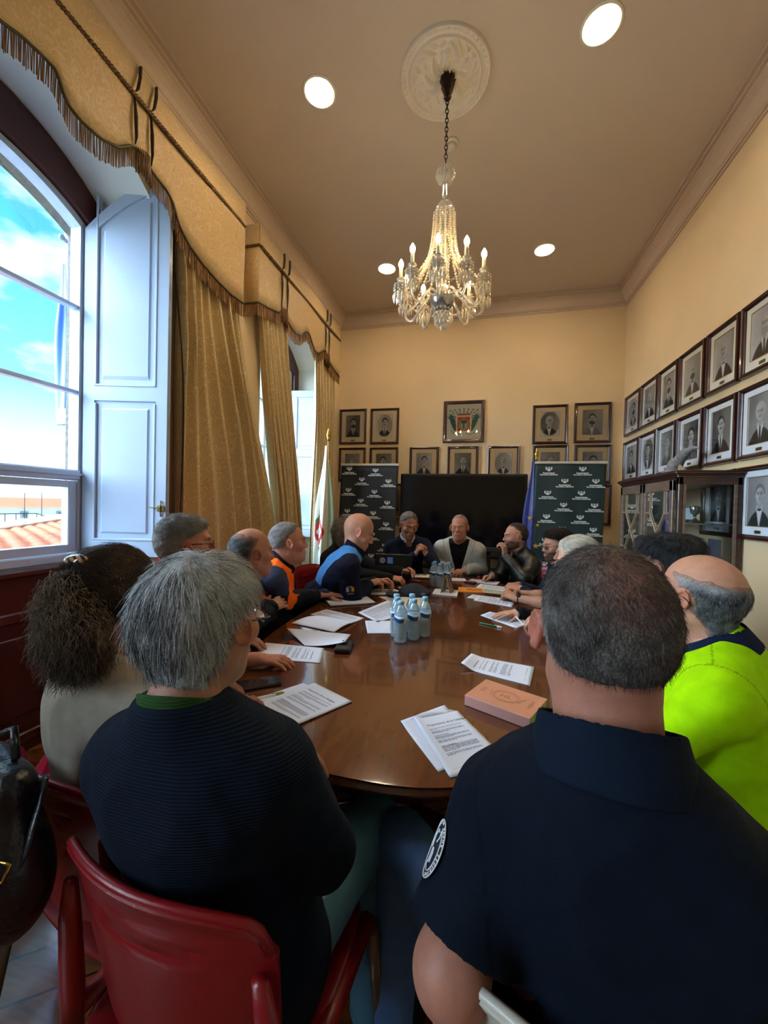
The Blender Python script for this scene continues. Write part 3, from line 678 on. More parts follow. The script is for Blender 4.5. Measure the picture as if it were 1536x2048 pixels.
# niche linings, outside masonry
m=MB()
for yc,h in WIN:
    A=outline(yc,h+.15,0,3.25,.36); B=outline(yc,h+.10,0,3.22,.34)
    for (a0,a1),(b0,b1) in zip(zip(A,A[1:]),zip(B,B[1:])): m.add([(XL,*a0),(XL,*a1),(XW-.03,*b1),(XW-.03,*b0)],[[0,1,2,3]])
st(m.build('trim_1',reveal,smooth=False))
stone=mat('weathered_grey_stone','6e675e',rough=.9,noise=.6,nscale=35,bump=.6,bscale=60)
m=MB(); prev=YF
for yc,h in WIN:
    m.box((XO,prev,-.5),(XW-.06,yc-h-.0,ZC+.3)); prev=yc+h
    A=outline(yc,h,.98,3.13,.17); 
    for a,b in zip(A[1:-1],A[2:-1]):
        for X in (XO,XW-.06): m.add([(X,*a),(X,*b),(X,b[0],ZC+.3),(X,a[0],ZC+.3)],[[0,1,2,3]])
        m.add([(XO,*a),(XO,*b),(XW-.06,*b),(XW-.06,*a)],[[0,1,2,3]])
    m.box((XO,yc-h,-.5),(XW-.06,yc+h,1.0))
m.box((XO,prev,-.5),(XW-.06,YB+.2,ZC+.3)); st(m.build('trim_2',stone))
glassm=pane_mat('window_glass','f4fbff',.22)
for i,(yc,h) in enumerate(WIN):
    r=empty('window_%d'%(i+1),(XW,yc,1.04)); st(r)
    def L(V): return V
    # arched outer frame
    m=MB(); A=outline(0,h,0,2.11,.18); B=outline(0,h-.05,0.045,2.09,.165)
    for x0,x1 in ((-.05,.03),):
        n=len(A)
        for k in range(n-1):
            a,b,c,d=A[k],A[k+1],B[k+1],B[k]
            m.add([(x,*p) for x in (x0,x1) for p in (a,b,c,d)],[[0,1,2,3],[7,6,5,4],[3,2,6,7],[0,4,5,1]])
    m.box((-.06,-h,-.0),(.05,h,.05),bev=.006); m.box((-.03,-.022,.55),(.02,.022,2.27)); m.build('frame',whitep,r)
    m=MB(); m.box((-.05,-h+.04,.505),(.045,h-.04,.57),bev=.008); m.box((-.05,-h+.04,.535),(.055,h-.04,.548)); m.build('transom',whitep,r)
    for z in (1.06,1.59): MB().box((-.03,-h+.04,z-.012),(.022,h-.04,z+.012),bev=.004).build('glazing_bar',whitep,r)
    for sgn in (-1,1):
        m=MB(); y0,y1=(.006,h-.055) if sgn>0 else (-h+.055,-.006)
        m.box((-.03,y0,.055),(.03,y0+.05,.5),bev=.005); m.box((-.03,y1-.05,.055),(.03,y1,.5),bev=.005); m.box((-.029,y0+.048,.055),(.029,y1-.048,.105)); m.box((-.029,y0+.048,.46),(.029,y1-.048,.5))
        c=m.build('casement',whitep,r); MB().box((-.004,y0+.05,.105),(.001,y1-.05,.46)).build('pane',glassm,c)
    G=outline(0,h-.05,.57,2.09,.165); m=MB(); m.add([(0,*p) for p in G],[list(range(len(G)))]); m.build('pane',glassm,r)
    # maroon arched head board and jamb posts
    m=MB(); A=outline(0,h+.11,-1.04,2.19,.33); B=outline(0,h-.005,-1.04,2.11,.185)
    for k in range(len(A)-1):
        a,b,c,d=A[k],A[k+1],B[k+1],B[k]; m.add([(x,*p) for x in (-.04,.07) for p in (a,b,c,d)],[[7,6,5,4],[3,2,6,7],[0,1,2,3]])
    m.build('arched_head_board',maroon,r,smooth='auto')
    # panelled apron
    m=MB(); m.box((-.03,-h,-1.04),(.05,h,-.02)); m.box((-.03,-h-.08,-.05),(.10,h+.08,-.005),bev=.012)
    for z0,z1 in ((-.30,-.24),(-.98,-.92)): m.box((.05,-h+.06,z0),(.068,h-.06,z1),bev=.008)
    for y0 in (-h+.06,-.03,h-.12): m.box((.05,y0,-.92),(.068,y0+.06,-.3),bev=.008)
    m.box((.05,-h+.2,-.82),(.062,-.1,-.38),bev=.01); m.box((.05,.1,-.82),(.062,h-.2,-.38),bev=.01); m.build('apron_panel',maroon,r)
    for sgn,yy in ((-1,1),(1,-1)): pass
def shutter(hinge,ang,w,z0,ztop,label,side):
    """side=+1: hinge at y-high jamb.  local x along leaf"""
    r=empty('window_shutter',(hinge[0],hinge[1],0),ang,label,'shutter',None)
    n=12; X=np.linspace(0,w,n+1); Z=[ztop(x/w) for x in X]; t=.019
    def leaf(m,x0,x1,za,zb,y0,y1,arch=None):
        xs=np.linspace(x0,x1,13 if arch else 2); top=[arch(x/w) if arch else zb for x in xs]
        P=[(x0,za),(x1,za)]+[(x,z) for x,z in zip(xs[::-1],top[::-1])]
        nP=len(P); V=[(x,y0,z) for x,z in P]+[(x,y1,z) for x,z in P]
        m.add(V,[list(range(nP)),list(range(nP,2*nP))[::-1]]+[[k,nP+k,nP+(k+1)%nP,(k+1)%nP] for k in range(nP)])
    m=MB(); leaf(m,0,w,z0,0,-.010,.010,ztop)                       # core panel
    st_w=.07; mid=2.10
    for x0,x1 in ((0,st_w),(w-st_w,w)):
        leaf(m,x0,x1,z0,0,-t,t,ztop)
    leaf(m,st_w,w-st_w,z0,z0+.10,-t,t); leaf(m,st_w,w-st_w,mid-.045,mid+.045,-t,t)
    for sy in (-1,1):
        xs=np.linspace(st_w,w-st_w,13)
        for a,b in zip(xs,xs[1:]):
            za,zb=ztop(a/w),ztop(b/w); V=[(a,sy*t,za),(b,sy*t,zb),(b,sy*t,zb-.08),(a,sy*t,za-.08),(a,sy*.01,za-.08),(b,sy*.01,zb-.08)]
            m.add(V,[[0,1,2,3],[3,2,5,4]] if sy<0 else [[3,2,1,0],[4,5,2,3]])
        # raised fields
        for za,zt in ((z0+.145,None),(mid+.09,1)):
            if zt is None: zb=mid-.09; Pp=[(st_w+.045,za),(w-st_w-.045,za),(w-st_w-.045,zb),(st_w+.045,zb)]
            else:
                xs=np.linspace(st_w+.045,w-st_w-.045,10); Pp=[(xs[0],za),(xs[-1],za)]+[(x,ztop(x/w)-.125) for x in xs[::-1]]
            c=np.mean(Pp,0); inn=[(c[0]+(x-c[0])*.93,c[1]+(z-c[1])*.975) for x,z in Pp]; k=len(Pp)
            V=[(x,sy*.0101,z) for x,z in Pp]+[(x,sy*.0165,z) for x,z in inn]; F=[[i,(i+1)%k,k+(i+1)%k,k+i] for i in range(k)]+[list(range(k,2*k))]
            m.add(V,F if sy<0 else [f[::-1] for f in F])
            lo,hi=min(p[1] for p in Pp)-.045,0
            for (xa,xb,zz0,zz1) in ((st_w,st_w+.014,za-.045,max(p[1] for p in Pp)+.03),(w-st_w-.014,w-st_w,za-.045,max(p[1] for p in Pp)+.03),(st_w,w-st_w,za-.045,za-.031)):
                m.box((xa,min(sy*.01,sy*.023),zz0),(xb,max(sy*.01,sy*.023),zz1),bev=.003)
    m.build('leaf',whitep,r)
    for z in (z0+.2,mid+.3): MB().tube([(-.004,-t*.2,z-.04),(-.004,-t*.2,z+.04)],.007,8).build('hinge',mat('painted_steel','b8c4d0',rough=.4,metal=.3),r)
    h=MB(); h.box((w-.05,-t-.008,1.36),(w-.005,-t,1.40),bev=.003); h.tube([(w-.028,-t-.004,1.33),(w-.028,-t-.012,1.385),(w-.028,-t-.004,1.43)],.004,6); h.tube([(w-.10,-t-.006,1.385),(w-.03,-t-.008,1.385)],.003,6); h.build('latch',mat('aged_brass','8a7a4a',rough=.35,metal=.9),r)
    return r
def arched(x): return 3.15+.30*math.sin(min(1,x)*PI/2)**1.0*(1-.12*x)
R0=math.radians
shutter((-2.46,1.965),R0(14),.53,1.07,lambda x:3.13+.32*(1-(1-x)**1.8),'tall white panelled shutter with arched top folded open beside the large sky window',1)
shutter((-2.46,.735),R0(-20),.53,1.07,lambda x:3.13+.17*(1-(1-x)**2)*1.65,'white panelled shutter on the near side of the large sky window',1)
shutter((-2.46,4.735),R0(8),.50,1.0,lambda x:2.92,'white panelled shutter seen between the curtains of the far window',1)
# cornice profile swept round the room
prof=[(0,3.985),(.014,3.985),(.014,3.998),(.008,4.002),(.008,4.008),(.024,4.010),(.024,4.024),(.034,4.03),(.050,4.062),(.074,4.088),(.098,4.106),(.112,4.112),(.112,4.126),(.106,4.130),(.106,4.138),(.128,4.140),(.128,4.156),(.122,4.160),(.122,4.168),(.148,4.170),(.148,4.19),(0,4.19)]
m=MB()
cs=[(XL,YF,1,1),(XR,YF,-1,1),(XR,YB,-1,-1),(XL,YB,1,-1)]
for k in range(4):
    a,b=cs[k],cs[(k+1)%4]; V=[(a[0]+a[2]*d,a[1]+a[3]*d,z) for d,z in prof]+[(b[0]+b[2]*d,b[1]+b[3]*d,z) for d,z in prof]; n=len(prof)
    m.add(V,[[i,i+1,n+i+1,n+i] for i in range(n-1)])
corn=st(m.build('trim_3',mat('cornice_paint','cfb8a2',rough=.6)))
# dado on the right and back walls
greyp=mat('pale_grey_dado_paint','c3c4cc',rough=.5)
m=MB(); m.box((XR-.012,YF,.1),(XR,YB,.56)); m.box((XL,YB-.012,.1),(XR,YB,.56)); st(m.build('trim_4',greyp))
m=MB(); m.box((XR-.035,YF,.555),(XR,YB,.60),bev=.01); m.box((XL,YB-.035,.555),(XR,YB,.60),bev=.01); st(m.build('trim_5',mat('dado_rail_paint','d8d4ca',rough=.4)))
m=MB(); m.box((XR-.02,YF,0),(XR,YB,.10)); m.box((XL,YB-.02,0),(XR,YB,.10)); m.box((XL,2.2,0),(XL+.02,3.3,.12)); st(m.build('baseboard_right',maroon))
# ceiling rosette
def ros(R=.285):
    nr,na=90,300; V=[];F=[]
    for i in range(nr+1):
        r=R*i/nr; q=i/nr
        for k in range(na):
            a=2*PI*k/na
            h=.012+2.0*(.006*math.exp(-((q-.97)/.02)**2)+.010*math.exp(-((q-.80)/.015)**2)+.007*(.88<q<.95)*(.5+.5*math.cos(44*a))*math.sin((q-.88)/.07*PI))
            if q<.80:
                le=max(0,math.cos(8*a+1.5*math.sin(q*9)))**.7; cu=math.sin(q*26+3*math.sin(6*a))*math.sin(11*a+q*14)
                h+=.034*le*math.exp(-((q-.36)/.16)**2)+.030*max(0,cu)*math.exp(-((q-.6)/.14)**2)+.020*max(0,math.sin(16*a+q*20))*math.exp(-((q-.22)/.08)**2)+.008*math.exp(-((q-.12)/.06)**2)
            if q>.995: h=0
            V.append((r*math.cos(a),r*math.sin(a),-h))
    for i in range(nr):
        for k in range(na): F.append((i*na+k,i*na+(k+1)%na,(i+1)*na+(k+1)%na,(i+1)*na+k))
    return np.array(V),np.array(F,np.int32)
V,F=ros(); o=raw_mesh('ceiling_rosette',V+np.array([-.294,2.54,ZC]),F,mat('plaster_white','e8dccc',rough=.6),True); tag(o,'round white plaster ceiling rosette with leaf relief above the chandelier','ceiling rosette')
# recessed lights
def warm(k): return (1.0,.80,.56)
lampm=mat('lit_diffuser','fff2dc',emit='fff4e4',estr=140)
LSP=[(.593,2.47,'round recessed ceiling light, largest, above the right of the table'),(-1.12,2.46,'round recessed ceiling light nearest the curtain valance'),(.587,4.455,'round recessed ceiling light at the far right beyond the chandelier'),(-1.13,4.44,'round recessed ceiling light at the far left beyond the chandelier')]
for x,y,lb in LSP:
    r=empty('ceiling_light',(x,y,ZC),0,lb,'ceiling light','recessed ceiling lights')
    m=MB(); m.lathe([(.092,.001),(.092,-.004),(.100,-.007),(.110,-.006),(.114,.001)],n=40); m.build('trim_ring',mat('light_ring','e8e0cc',rough=.4),r,True)
    m=MB(); m.lathe([(.0,-.002),(.092,-.002)],n=40); m.build('diffuser',lampm,r)
r=empty('smoke_detector',(-.285,3.01,ZC),0,'small round white smoke detector on the ceiling behind the chandelier chain','smoke detector')
MB().lathe([(.0,0),(.052,0),(.052,-.012),(.045,-.022)],n=28).build('base',mat('detector_plastic','d8cdbf',rough=.4),r,True); MB().lathe([(.036,-.02),(.036,-.042),(.028,-.052),(0,-.054)],n=28).build('sensor_cap',mat('detector_plastic'),r,True)

# ------------------------------------------------------------------ curtains and valances
dam=damask_mat('gold_damask','c6ab76','d8c296',13.); damv=damask_mat('gold_damask_valance','b99a66','c6aa78',11.)
brown=mat('brown_lining','3a2410',rough=.8)
def curtain(y0t,y1t,y0b,y1b,ztop,label,xc=-1.985,folds=9,amp=.045,seed=1,liner=None):
    r=empty('curtain',(xc,(y0t+y1t)/2,0),0,label,'curtain','gold damask curtains')
    nu,nz=folds*14,46; V=[];rg=np.random.default_rng(seed); ph=rg.uniform(0,6.28,4)
    for j in range(nz+1):
        z=ztop+(.02-ztop)*j/nz; q=j/nz; qq=sstep(0,.75,np.array(q)); a=y0t+(y0b-y0t)*qq; b=y1t+(y1b-y1t)*qq
        for i in range(nu+1):
            u=i/nu; uu=u+.012*math.sin(5*u*PI+ph[0])+.02*math.sin(2.3*u+3*q+ph[1]); w=folds*2*PI*uu
            A=amp*(.55+.45*min(1,q*4))*(1+.35*math.sin(3.1*u*PI+ph[2]+q))
            x=A*math.sin(w)+.35*A*math.sin(2*w+1.2*q+ph[3])+.012*math.sin(7*q+u*9)
            y=a+(b-a)*uu+.4*A*math.cos(w)
            V.append((x,y-(y0t+y1t)/2,z))
    i,j=np.meshgrid(np.arange(nu),np.arange(nz)); b=(j*(nu+1)+i).ravel(); Q=np.stack([b,b+1,b+nu+2,b+nu+1],1)
    o=raw_mesh('drape',V,Q.astype(np.int32),dam,True,parent=r); md=o.modifiers.new('s','SOLIDIFY'); md.thickness=.004
    e=[V[k*(nu+1)+(0 if liner!='r' else nu)] for k in range(nz+1)]
    if liner: 
        t=MB(); t.tube(e,.012,6,flat=.5); t.build('edge_braid',brown if liner=='l' else mat('green_braid','6a6230',rough=.8),r,True)
    return r
curtain(2.17,2.80,2.14,3.62,3.25,'gold damask curtain hanging beside the open arched shutter',-1.99,7,.055,1,'l')
curtain(3.12,3.62,3.56,4.08,3.45,'gold damask curtain between the two windows, next to the far window opening',-1.975,7,.045,2,'r')
curtain(4.36,4.98,4.42,5.02,3.40,'gold damask curtain in the far corner behind the draped white flag',-1.985,8,.04,3,'l')
def valance(Y0,Y1,curve,pleats,label,fr=.105):
    """panel in plane x=-1.93 with returns to the wall"""
    X=-1.93; r=empty('curtain_valance',(X,(Y0+Y1)/2,0),0,label,'curtain valance'); oy=(Y0+Y1)/2
    cy=[c[0] for c in curve]; cz=[c[1] for c in curve]; n=int((Y1-Y0)/.02); ys=np.linspace(Y0,Y1,n+1)
    # smooth interpolation
    fine=np.linspace(Y0,Y1,n*3+1); z=np.interp(fine,cy,cz); k=np.hanning(9); k/=k.sum(); z=np.convolve(np.pad(z,4,'edge'),k,'valid'); zf=lambda y: float(np.interp(y,fine,z))
    V=[];F=[]
    for i,y in enumerate(ys):
        for t in np.linspace(0,1,7): V.append((.008*math.sin(y*5+2*t),y-oy,3.86+(zf(y)-3.86)*t))
    for i in range(n):
        for t in range(6): a=i*7+t; F.append((a,a+7,a+8,a+1))
    for yy,s in ((Y0,1),(Y1,-1)):
        b=len(V); zz=zf(yy); V+=[(0,yy-oy,3.86),(0,yy-oy,zz),(XL-X+.001,yy-oy,zz+.02),(XL-X+.001,yy-oy,3.86)]; F.append((b,b+1,b+2,b+3))
    b=len(V); V+=[(0,Y0-oy,3.86),(0,Y1-oy,3.86),(XL-X+.001,Y1-oy,3.86),(XL-X+.001,Y0-oy,3.86)]; F.append((b,b+1,b+2,b+3))
    o=raw_mesh('fabric_panel',V,np.array(F,np.int32),damv,True,parent=r); md=o.modifiers.new('s','SOLIDIFY'); md.thickness=.006; sharp_edges(o.data,50)
    # twisted rope
    m=MB(); ry=np.arange(Y0-.0,Y1,.006)
    for ph in (0,PI): m.tube([(.012+.007*math.cos(y*170+ph),y-oy,3.672+.009*math.sin(y*170+ph)) for y in ry],.0085,5)
    pts=[(.012+(XL-X-.012)*t,Y0-oy-.01,3.672) for t in np.linspace(0,1,8)]; m.tube(pts,.012,6); m.build('rope_trim',mat('bronze_cord','6a4f28',rough=.7,noise=.7,nscale=220),r,True)
    # braid along the scalloped edge and bullion fringe
    m=MB(); yy=np.linspace(Y0,Y1,n*2); m.tube([(.008,y-oy,zf(y)+.004) for y in yy],.008,6)
    m.tube([(.008+(XL-X)*t,Y0-oy-.006,zf(Y0)+.004) for t in np.linspace(0,1,6)],.008,6); m.build('edge_braid',mat('olive_braid','4a4326',rough=.8),r,True)
    rg=np.random.default_rng(5); V=[];Q=[];C=[]; c1=np.array(srgb('8a5f2a'));c2=np.array(srgb('b98f50')); b=0
    cols=[(0.,y) for y in np.arange(Y0,Y1,.0058)]+[(t,None) for t in np.arange(0,.14,.0065)]
    for t,y in cols:
        if y is None: x=-t; yb=Y0-.004; zt=zf(Y0)
        else: x=.004+rg.normal()*.002; yb=y; zt=zf(y)
        L=fr*rg.uniform(.93,1.06); w=.0027; dx=rg.normal()*.003; dy=rg.normal()*.002
        for q in (0,.5,1):
            for a in (0,2.09,4.19): V.append((x+dx*q+w*math.cos(a),yb-oy+dy*q+w*math.sin(a),zt-L*q)); C.append(c1*(1-.6*(q>.9))+c2*.6*(q>.9) if rg.random()<.5 else c1*.55)
        for s_ in (0,3):
            for k in range(3): Q.append((b+s_+k,b+s_+(k+1)%3,b+s_+3+(k+1)%3,b+s_+3+k))
        b+=9
    o=raw_mesh('bullion_fringe',V,np.array(Q,np.int32),mat('fringe_threads',rough=.6,attr=True),True,cols=np.array(C),parent=r); o['kind']='stuff'
    for yp in pleats:
        m=MB()
        for dyp in (-.055,.055):
            y=yp+dyp-oy; m.tube([(.02,y+.02,3.85),(.028,y+.012,3.78),(.03,y-.004,3.70),(.014,y-.012,3.68)],[.011,.013,.012,.004],6,flat=.45,up=(0,1,0))
            zt=zf(yp+dyp); m.tube([(.012,y-.008,3.665),(.020,y-.004,3.55),(.016,y+.004,3.45),(.012,y,zt+.02)],[.007,.013,.010,.004],6,flat=.45,up=(0,1,0))
        m.build('pleat_tie',mat('olive_ribbon','3b3424',rough=.7),r,True)
        m=MB(); zt=zf(yp)
        rg2=np.random.default_rng(9)
        for k in range(16): 
            y=yp-.045+.006*k-oy; o_=.035*math.sin(PI*k/15); zz=zt-.02*k/15
            m.tube([(.01+o_,y,zz+.01),(.016+o_,y,zz-.06),(.012+o_,y+rg2.normal()*.004,zz-.135)],.0036,4)
        m.build('jabot_tassel',mat('fringe_dark','7a5226',rough=.6,noise=.6,nscale=150),r,True)
    return r
c1=[(1.35,3.30),(1.243,3.36),(1.32,3.369),(1.387,3.368),(1.405,3.308),(1.439,3.263),(1.498,3.249),(1.6,3.258),(1.698,3.302),(1.78,3.385),(1.85,3.40),(1.91,3.355),(2.021,3.335),(2.082,3.29),(2.125,3.196),(2.215,3.128),(2.335,3.085),(2.493,3.054),(2.67,3.038),(2.84,3.055)]
c1=[(-.14,3.06),(.0,3.05),(.25,3.08),(.4,3.14),(.48,3.28),(.56,3.34),(.65,3.40),(.72,3.30),(.82,3.25),(.95,3.26),(1.02,3.31),(1.10,3.33),(1.173,3.335)]+sorted(c1[1:])
valance(-.14,2.84,c1,(1.85,.68),'long gold damask valance with scalloped fringe over the near window')
c2=[(3.06,3.175),(3.2,3.20),(3.4,3.25),(3.5,3.33),(3.56,3.26),(3.66,3.22),(3.757,3.206),(3.872,3.235),(3.95,3.30),(4.03,3.346),(4.10,3.335),(4.18,3.26),(4.237,3.216),(4.337,3.22),(4.45,3.29),(4.55,3.35),(4.648,3.27),(4.78,3.22),(4.915,3.195),(5.06,3.18)]
valance(3.06,5.06,c2,(3.50,4.60),'gold damask valance with scalloped fringe over the far window')
# ------------------------------------------------------------------ framed prints
def soft(d,w=.03): return np.clip(.5-d/w,0,1)
def portrait_cols(seed,nu=46,nv=62,sepia=.5,oval=False):
    rg=np.random.default_rng(seed); v,u=np.meshgrid(np.linspace(-1.15,1.08,nv),np.linspace(-.84,.84,nu),indexing='ij')
    bg=rg.uniform(.25,.6); I=bg+.12*u*rg.choice([-1,1])+.05*pn(u,v,0*u,3,seed); turn=rg.uniform(-.08,.08); fy=.28+rg.uniform(-.05,.05)
    suit=rg.uniform(.03,.14) if rg.random()<.8 else rg.uniform(.2,.4)
    sh=(np.abs(u)/.88)**2.2*.9+(v+.42)-.0; body=soft(sh+.02,.06)*(v<-.1); I=I*(1-body)+body*(suit+.04*np.maximum(0,u*.5+.3))
    shirt=soft(np.maximum(np.abs(u-turn)+ (v+1.5)*-.0 -.20*np.clip((v+1.25)/.9,0,1),v+.22),.04)*(v>-1.25); I=I*(1-shirt)+shirt*.82
    if rg.random()<.6: tie=soft(np.maximum(np.abs(u-turn)-.05-.03*np.abs(v+.42),v+.36),.03)*(v>-1.2); I=I*(1-tie)+tie*.08
    else: bow=soft(((u-turn)/.15)**2+((v+.40)/.06)**2-1,.4); I=I*(1-bow)+bow*.05
    for s_ in (-1,1):
        lap=np.exp(-((u-turn-s_*(.22*np.clip((v+1.25)/.85,0,1)+.03))/.02)**2)*(v<-.3)*(v>-1.2); I=I*(1-.4*lap)+.4*lap*(suit+.15)
    neck=soft(np.maximum(np.abs(u-turn*.6)-.15,np.abs(v+.16)-.2),.05); I=I*(1-neck)+neck*.55
    hr=rg.choice([.05,.1,.35,.6]); cx=turn; hair=soft(((u-cx)/.33)**2+((v-fy-.06)/.43)**2-1,.25); 
    if rg.random()<.85: I=I*(1-hair)+hair*hr
    fc=((u-cx-.01)/.265)**2+((v-fy+.05)/.375)**2-1; face=soft(fc,.18); lit=.62+.22*(u-cx)*rg.choice([-1,1])/.26*.5-.10*np.maximum(0,fy-v-.1); I=I*(1-face)+face*lit
    for s_ in (-1,1):
        ear=soft(((u-cx-s_*.275)/.045)**2+((v-fy+.05)/.09)**2-1,.5); I=I*(1-ear)+ear*.58
        ex=cx+s_*.105+turn*.5; eye=np.exp(-((u-ex)/.05)**2-((v-fy-.03)/.020)**2); I=I*(1-.6*eye)+eye*.05*.6
        sk=np.exp(-((u-ex)/.08)**2-((v-fy-.04)/.06)**2); I*=1-.3*sk; br=np.exp(-((u-ex)/.075)**2-((v-fy-.10)/.016)**2); I=I*(1-.7*br)
    ns=np.exp(-((u-cx-.035-turn)/.03)**2-((v-fy+.07)/.11)**2); I*=1-.25*ns; nb=np.exp(-((u-cx-turn*.8)/.06)**2-((v-fy+.155)/.02)**2); I*=1-.45*nb
    mo=np.exp(-((u-cx-turn*.6)/.09)**2-((v-fy+.235)/.014)**2); I*=1-.6*mo
    k=rg.random()
    if k<.65: mu=np.exp(-((np.abs(u-cx-turn*.6)-.055)/.075)**2-((v-fy+.20-.15*np.abs(u-cx))/.032)**2); I=I*(1-mu)+mu*min(hr,.4)
    if k<.3: be=soft(((u-cx)/.24)**2+((v-fy+.33)/.20)**2-1,.3)*(1-.8*np.exp(-((u-cx)/.09)**2-((v-fy+.235)/.02)**2)); I=I*(1-be)+be*min(hr+.05,.5)
    if rg.random()<.15: 
        for s_ in (-1,1): 
            gg=np.exp(-((np.sqrt(((u-cx-s_*.11)/.09)**2+((v-fy-.03)/.07)**2)-1)/.12)**2); I=I*(1-.7*gg)
    if oval: e=1-soft(1-1/((u/.86)**2+(v/1.12)**2+1e-6)*1,.35); I=I*(1-e)+e*.82
    I=np.clip(I,0.02,1)**1.45; t=np.array([1,.90,.76])*(sepia)+np.array([.96,.97,1])*(1-sepia)
    return (I[...,None]*t*.9).reshape(-1,3),nu,nv
framew=wood_mat('mahogany_picture_frame','1d0a07','45190f',(1,1,1),.28,18,.3)
brassm=mat('engraved_brass','8d7440',rough=.35,metal=.85)
picglass=pane_mat('picture_glass','ffffff',.8)
def grid_print(parent,name,w,h,cols,nu,nv,y,dz=0,label=None):
    xs=np.linspace(-w/2,w/2,nu); zs=np.linspace(-h/2,h/2,nv); Z,X=np.meshgrid(zs,xs,indexing='ij'); V=np.stack([X.ravel(),np.full(X.size,y),Z.ravel()+dz],1)
    i,j=np.meshgrid(np.arange(nu-1),np.arange(nv-1)); b=(j*nu+i).ravel(); Q=np.stack([b,b+1,b+nu+1,b+nu],1).astype(np.int32)
    return raw_mesh(name,V,Q,mat('printed_image',rough=.55,attr=True,spec=.2),False,cols=cols,parent=parent)
def frame_geo(m,w,h,fw,d0,prof):
    """mitred moulding; local: x across, z up, front = -y"""
    n=len(prof); C=[(-1,-1),(1,-1),(1,1),(-1,1)]; V=[]
    for sx,sz in C:
        for t,d in prof: V.append((sx*(w/2-t*fw),-d*d0,sz*(h/2-t*fw)))
    F=[]
    for k in range(4):
        a=k*n;b=((k+1)%4)*n
        for i in range(n-1): F.append([a+i,a+i+1,b+i+1,b+i])
    m.add(V,F)
FP=[(0,0),(0,.55),(.12,.85),(.3,.95),(.5,.8),(.62,.85),(.75,.6),(.9,.5),(1,.35),(1,.05)]
def framed(x,y,z,w,h,rz,seed,label,group,matc='e3dccb',oval=False,sepia=.5,plate='b',tilt=0.,nu=46,nv=62,glass=True,mw=.066,fw=.034):
    r=empty('framed_portrait',(x,y,z),rz,label,'framed portrait',group); r.rotation_euler=(tilt,0,rz)
    m=MB(); frame_geo(m,w,h,fw,.034,FP); m.build('frame',framew,r,'auto')
    m=MB(); iw,ih=w-2*fw+.004,h-2*fw+.004; pw,ph=iw-2*mw,ih-2*mw*1.02; y0=-.010
    P=[(-iw/2,-ih/2),(iw/2,-ih/2),(iw/2,ih/2),(-iw/2,ih/2)]; I=[(-pw/2,-ph/2+.008),(pw/2,-ph/2+.008),(pw/2,ph/2+.008),(-pw/2,ph/2+.008)]
    m.add([(a,y0,b) for a,b in P]+[(a,y0,b) for a,b in I]+[(a*.985,y0+.004,b) for a,b in I],[[k,(k+1)%4,4+(k+1)%4,4+k] for k in range(4)]+[[4+k,4+(k+1)%4,8+(k+1)%4,8+k] for k in range(4)]); m.build('mat_board',mat('mat_'+matc,matc,rough=.8),r)
    m=MB(); frame_geo(m,pw+.008,ph+.008,.004,.012,[(0,.83),(0,1),(1,1),(1,.7)]); V=m.V[-1]; V[:,2]+=.008; m.build('gilt_fillet',mat('gilt','b89a55',rough=.35,metal=.7),r)
    c,nu,nv=portrait_cols(seed,nu,nv,sepia,oval); grid_print(r,'photograph',pw,ph,c,nu,nv,-.0065,.008)
    if plate: MB().box((-.028,-.014,-ih/2+.012),(.028,-.0105,-ih/2+.032),bev=.001).build('name_plate',brassm,r)
    if glass: m=MB(); m.add([(-iw/2,-.0165,-ih/2),(iw/2,-.0165,-ih/2),(iw/2,-.0165,ih/2),(-iw/2,-.0165,ih/2)],[[0,1,2,3]]); m.build('glass_pane',picglass,r)
    return r
bw=YB-.004
MID='framed sepia portrait, '
for x,zt,h,w,sd,lb,ov in [
 (-1.835,2.83,.51,.41,3,'framed portrait high on the back wall beside the corner curtain',0),(-1.36,2.825,.51,.42,31,'framed oval-vignette portrait in the upper row above the black banner',1),
 (.845,2.79,.505,.425,12,'framed portrait in the upper row, next to the right of the coat of arms',1),(1.345,2.80,.51,.425,6,'framed portrait in the upper row of the back wall, nearest the cabinet corner',0)]:
    framed(x,bw,zt-h/2,w,h,0,sd,lb,'portraits on the back wall','d9c4a0' if x>0 else 'd9cdb6',bool(ov),.6)
for x,w,sd,lb in [(-1.835,.41,45,'framed portrait behind the top left corner of the black banner'),(-1.36,.42,22,'framed portrait cut by the black banner top, next to the screen'),(-.78,.41,14,'framed portrait of a dark-haired sitter above one end of the screen'),(-.25,.415,71,'framed portrait directly below the framed coat of arms'),(.28,.41,9,'framed oval portrait above the right part of the black screen'),(.86,.425,33,'framed portrait above the blue flag and dark green banner'),(1.36,.425,57,'framed portrait above the right end of the dark green banner')]:
    framed(x,bw,2.27-.245,w,.49,0,sd,lb,'portraits on the back wall','d9c4a0',sd in(9,),.5)
framed(1.375,bw,1.507,.425,.515,0,88,'framed portrait mostly hidden behind the dark green banner edge','portraits on the back wall','c99f72',False,.8)
framed(-1.24,bw,1.507,.425,.50,0,89,'framed portrait showing as a thin strip between black banner and screen','portraits on the back wall','c99f72',False,.8)
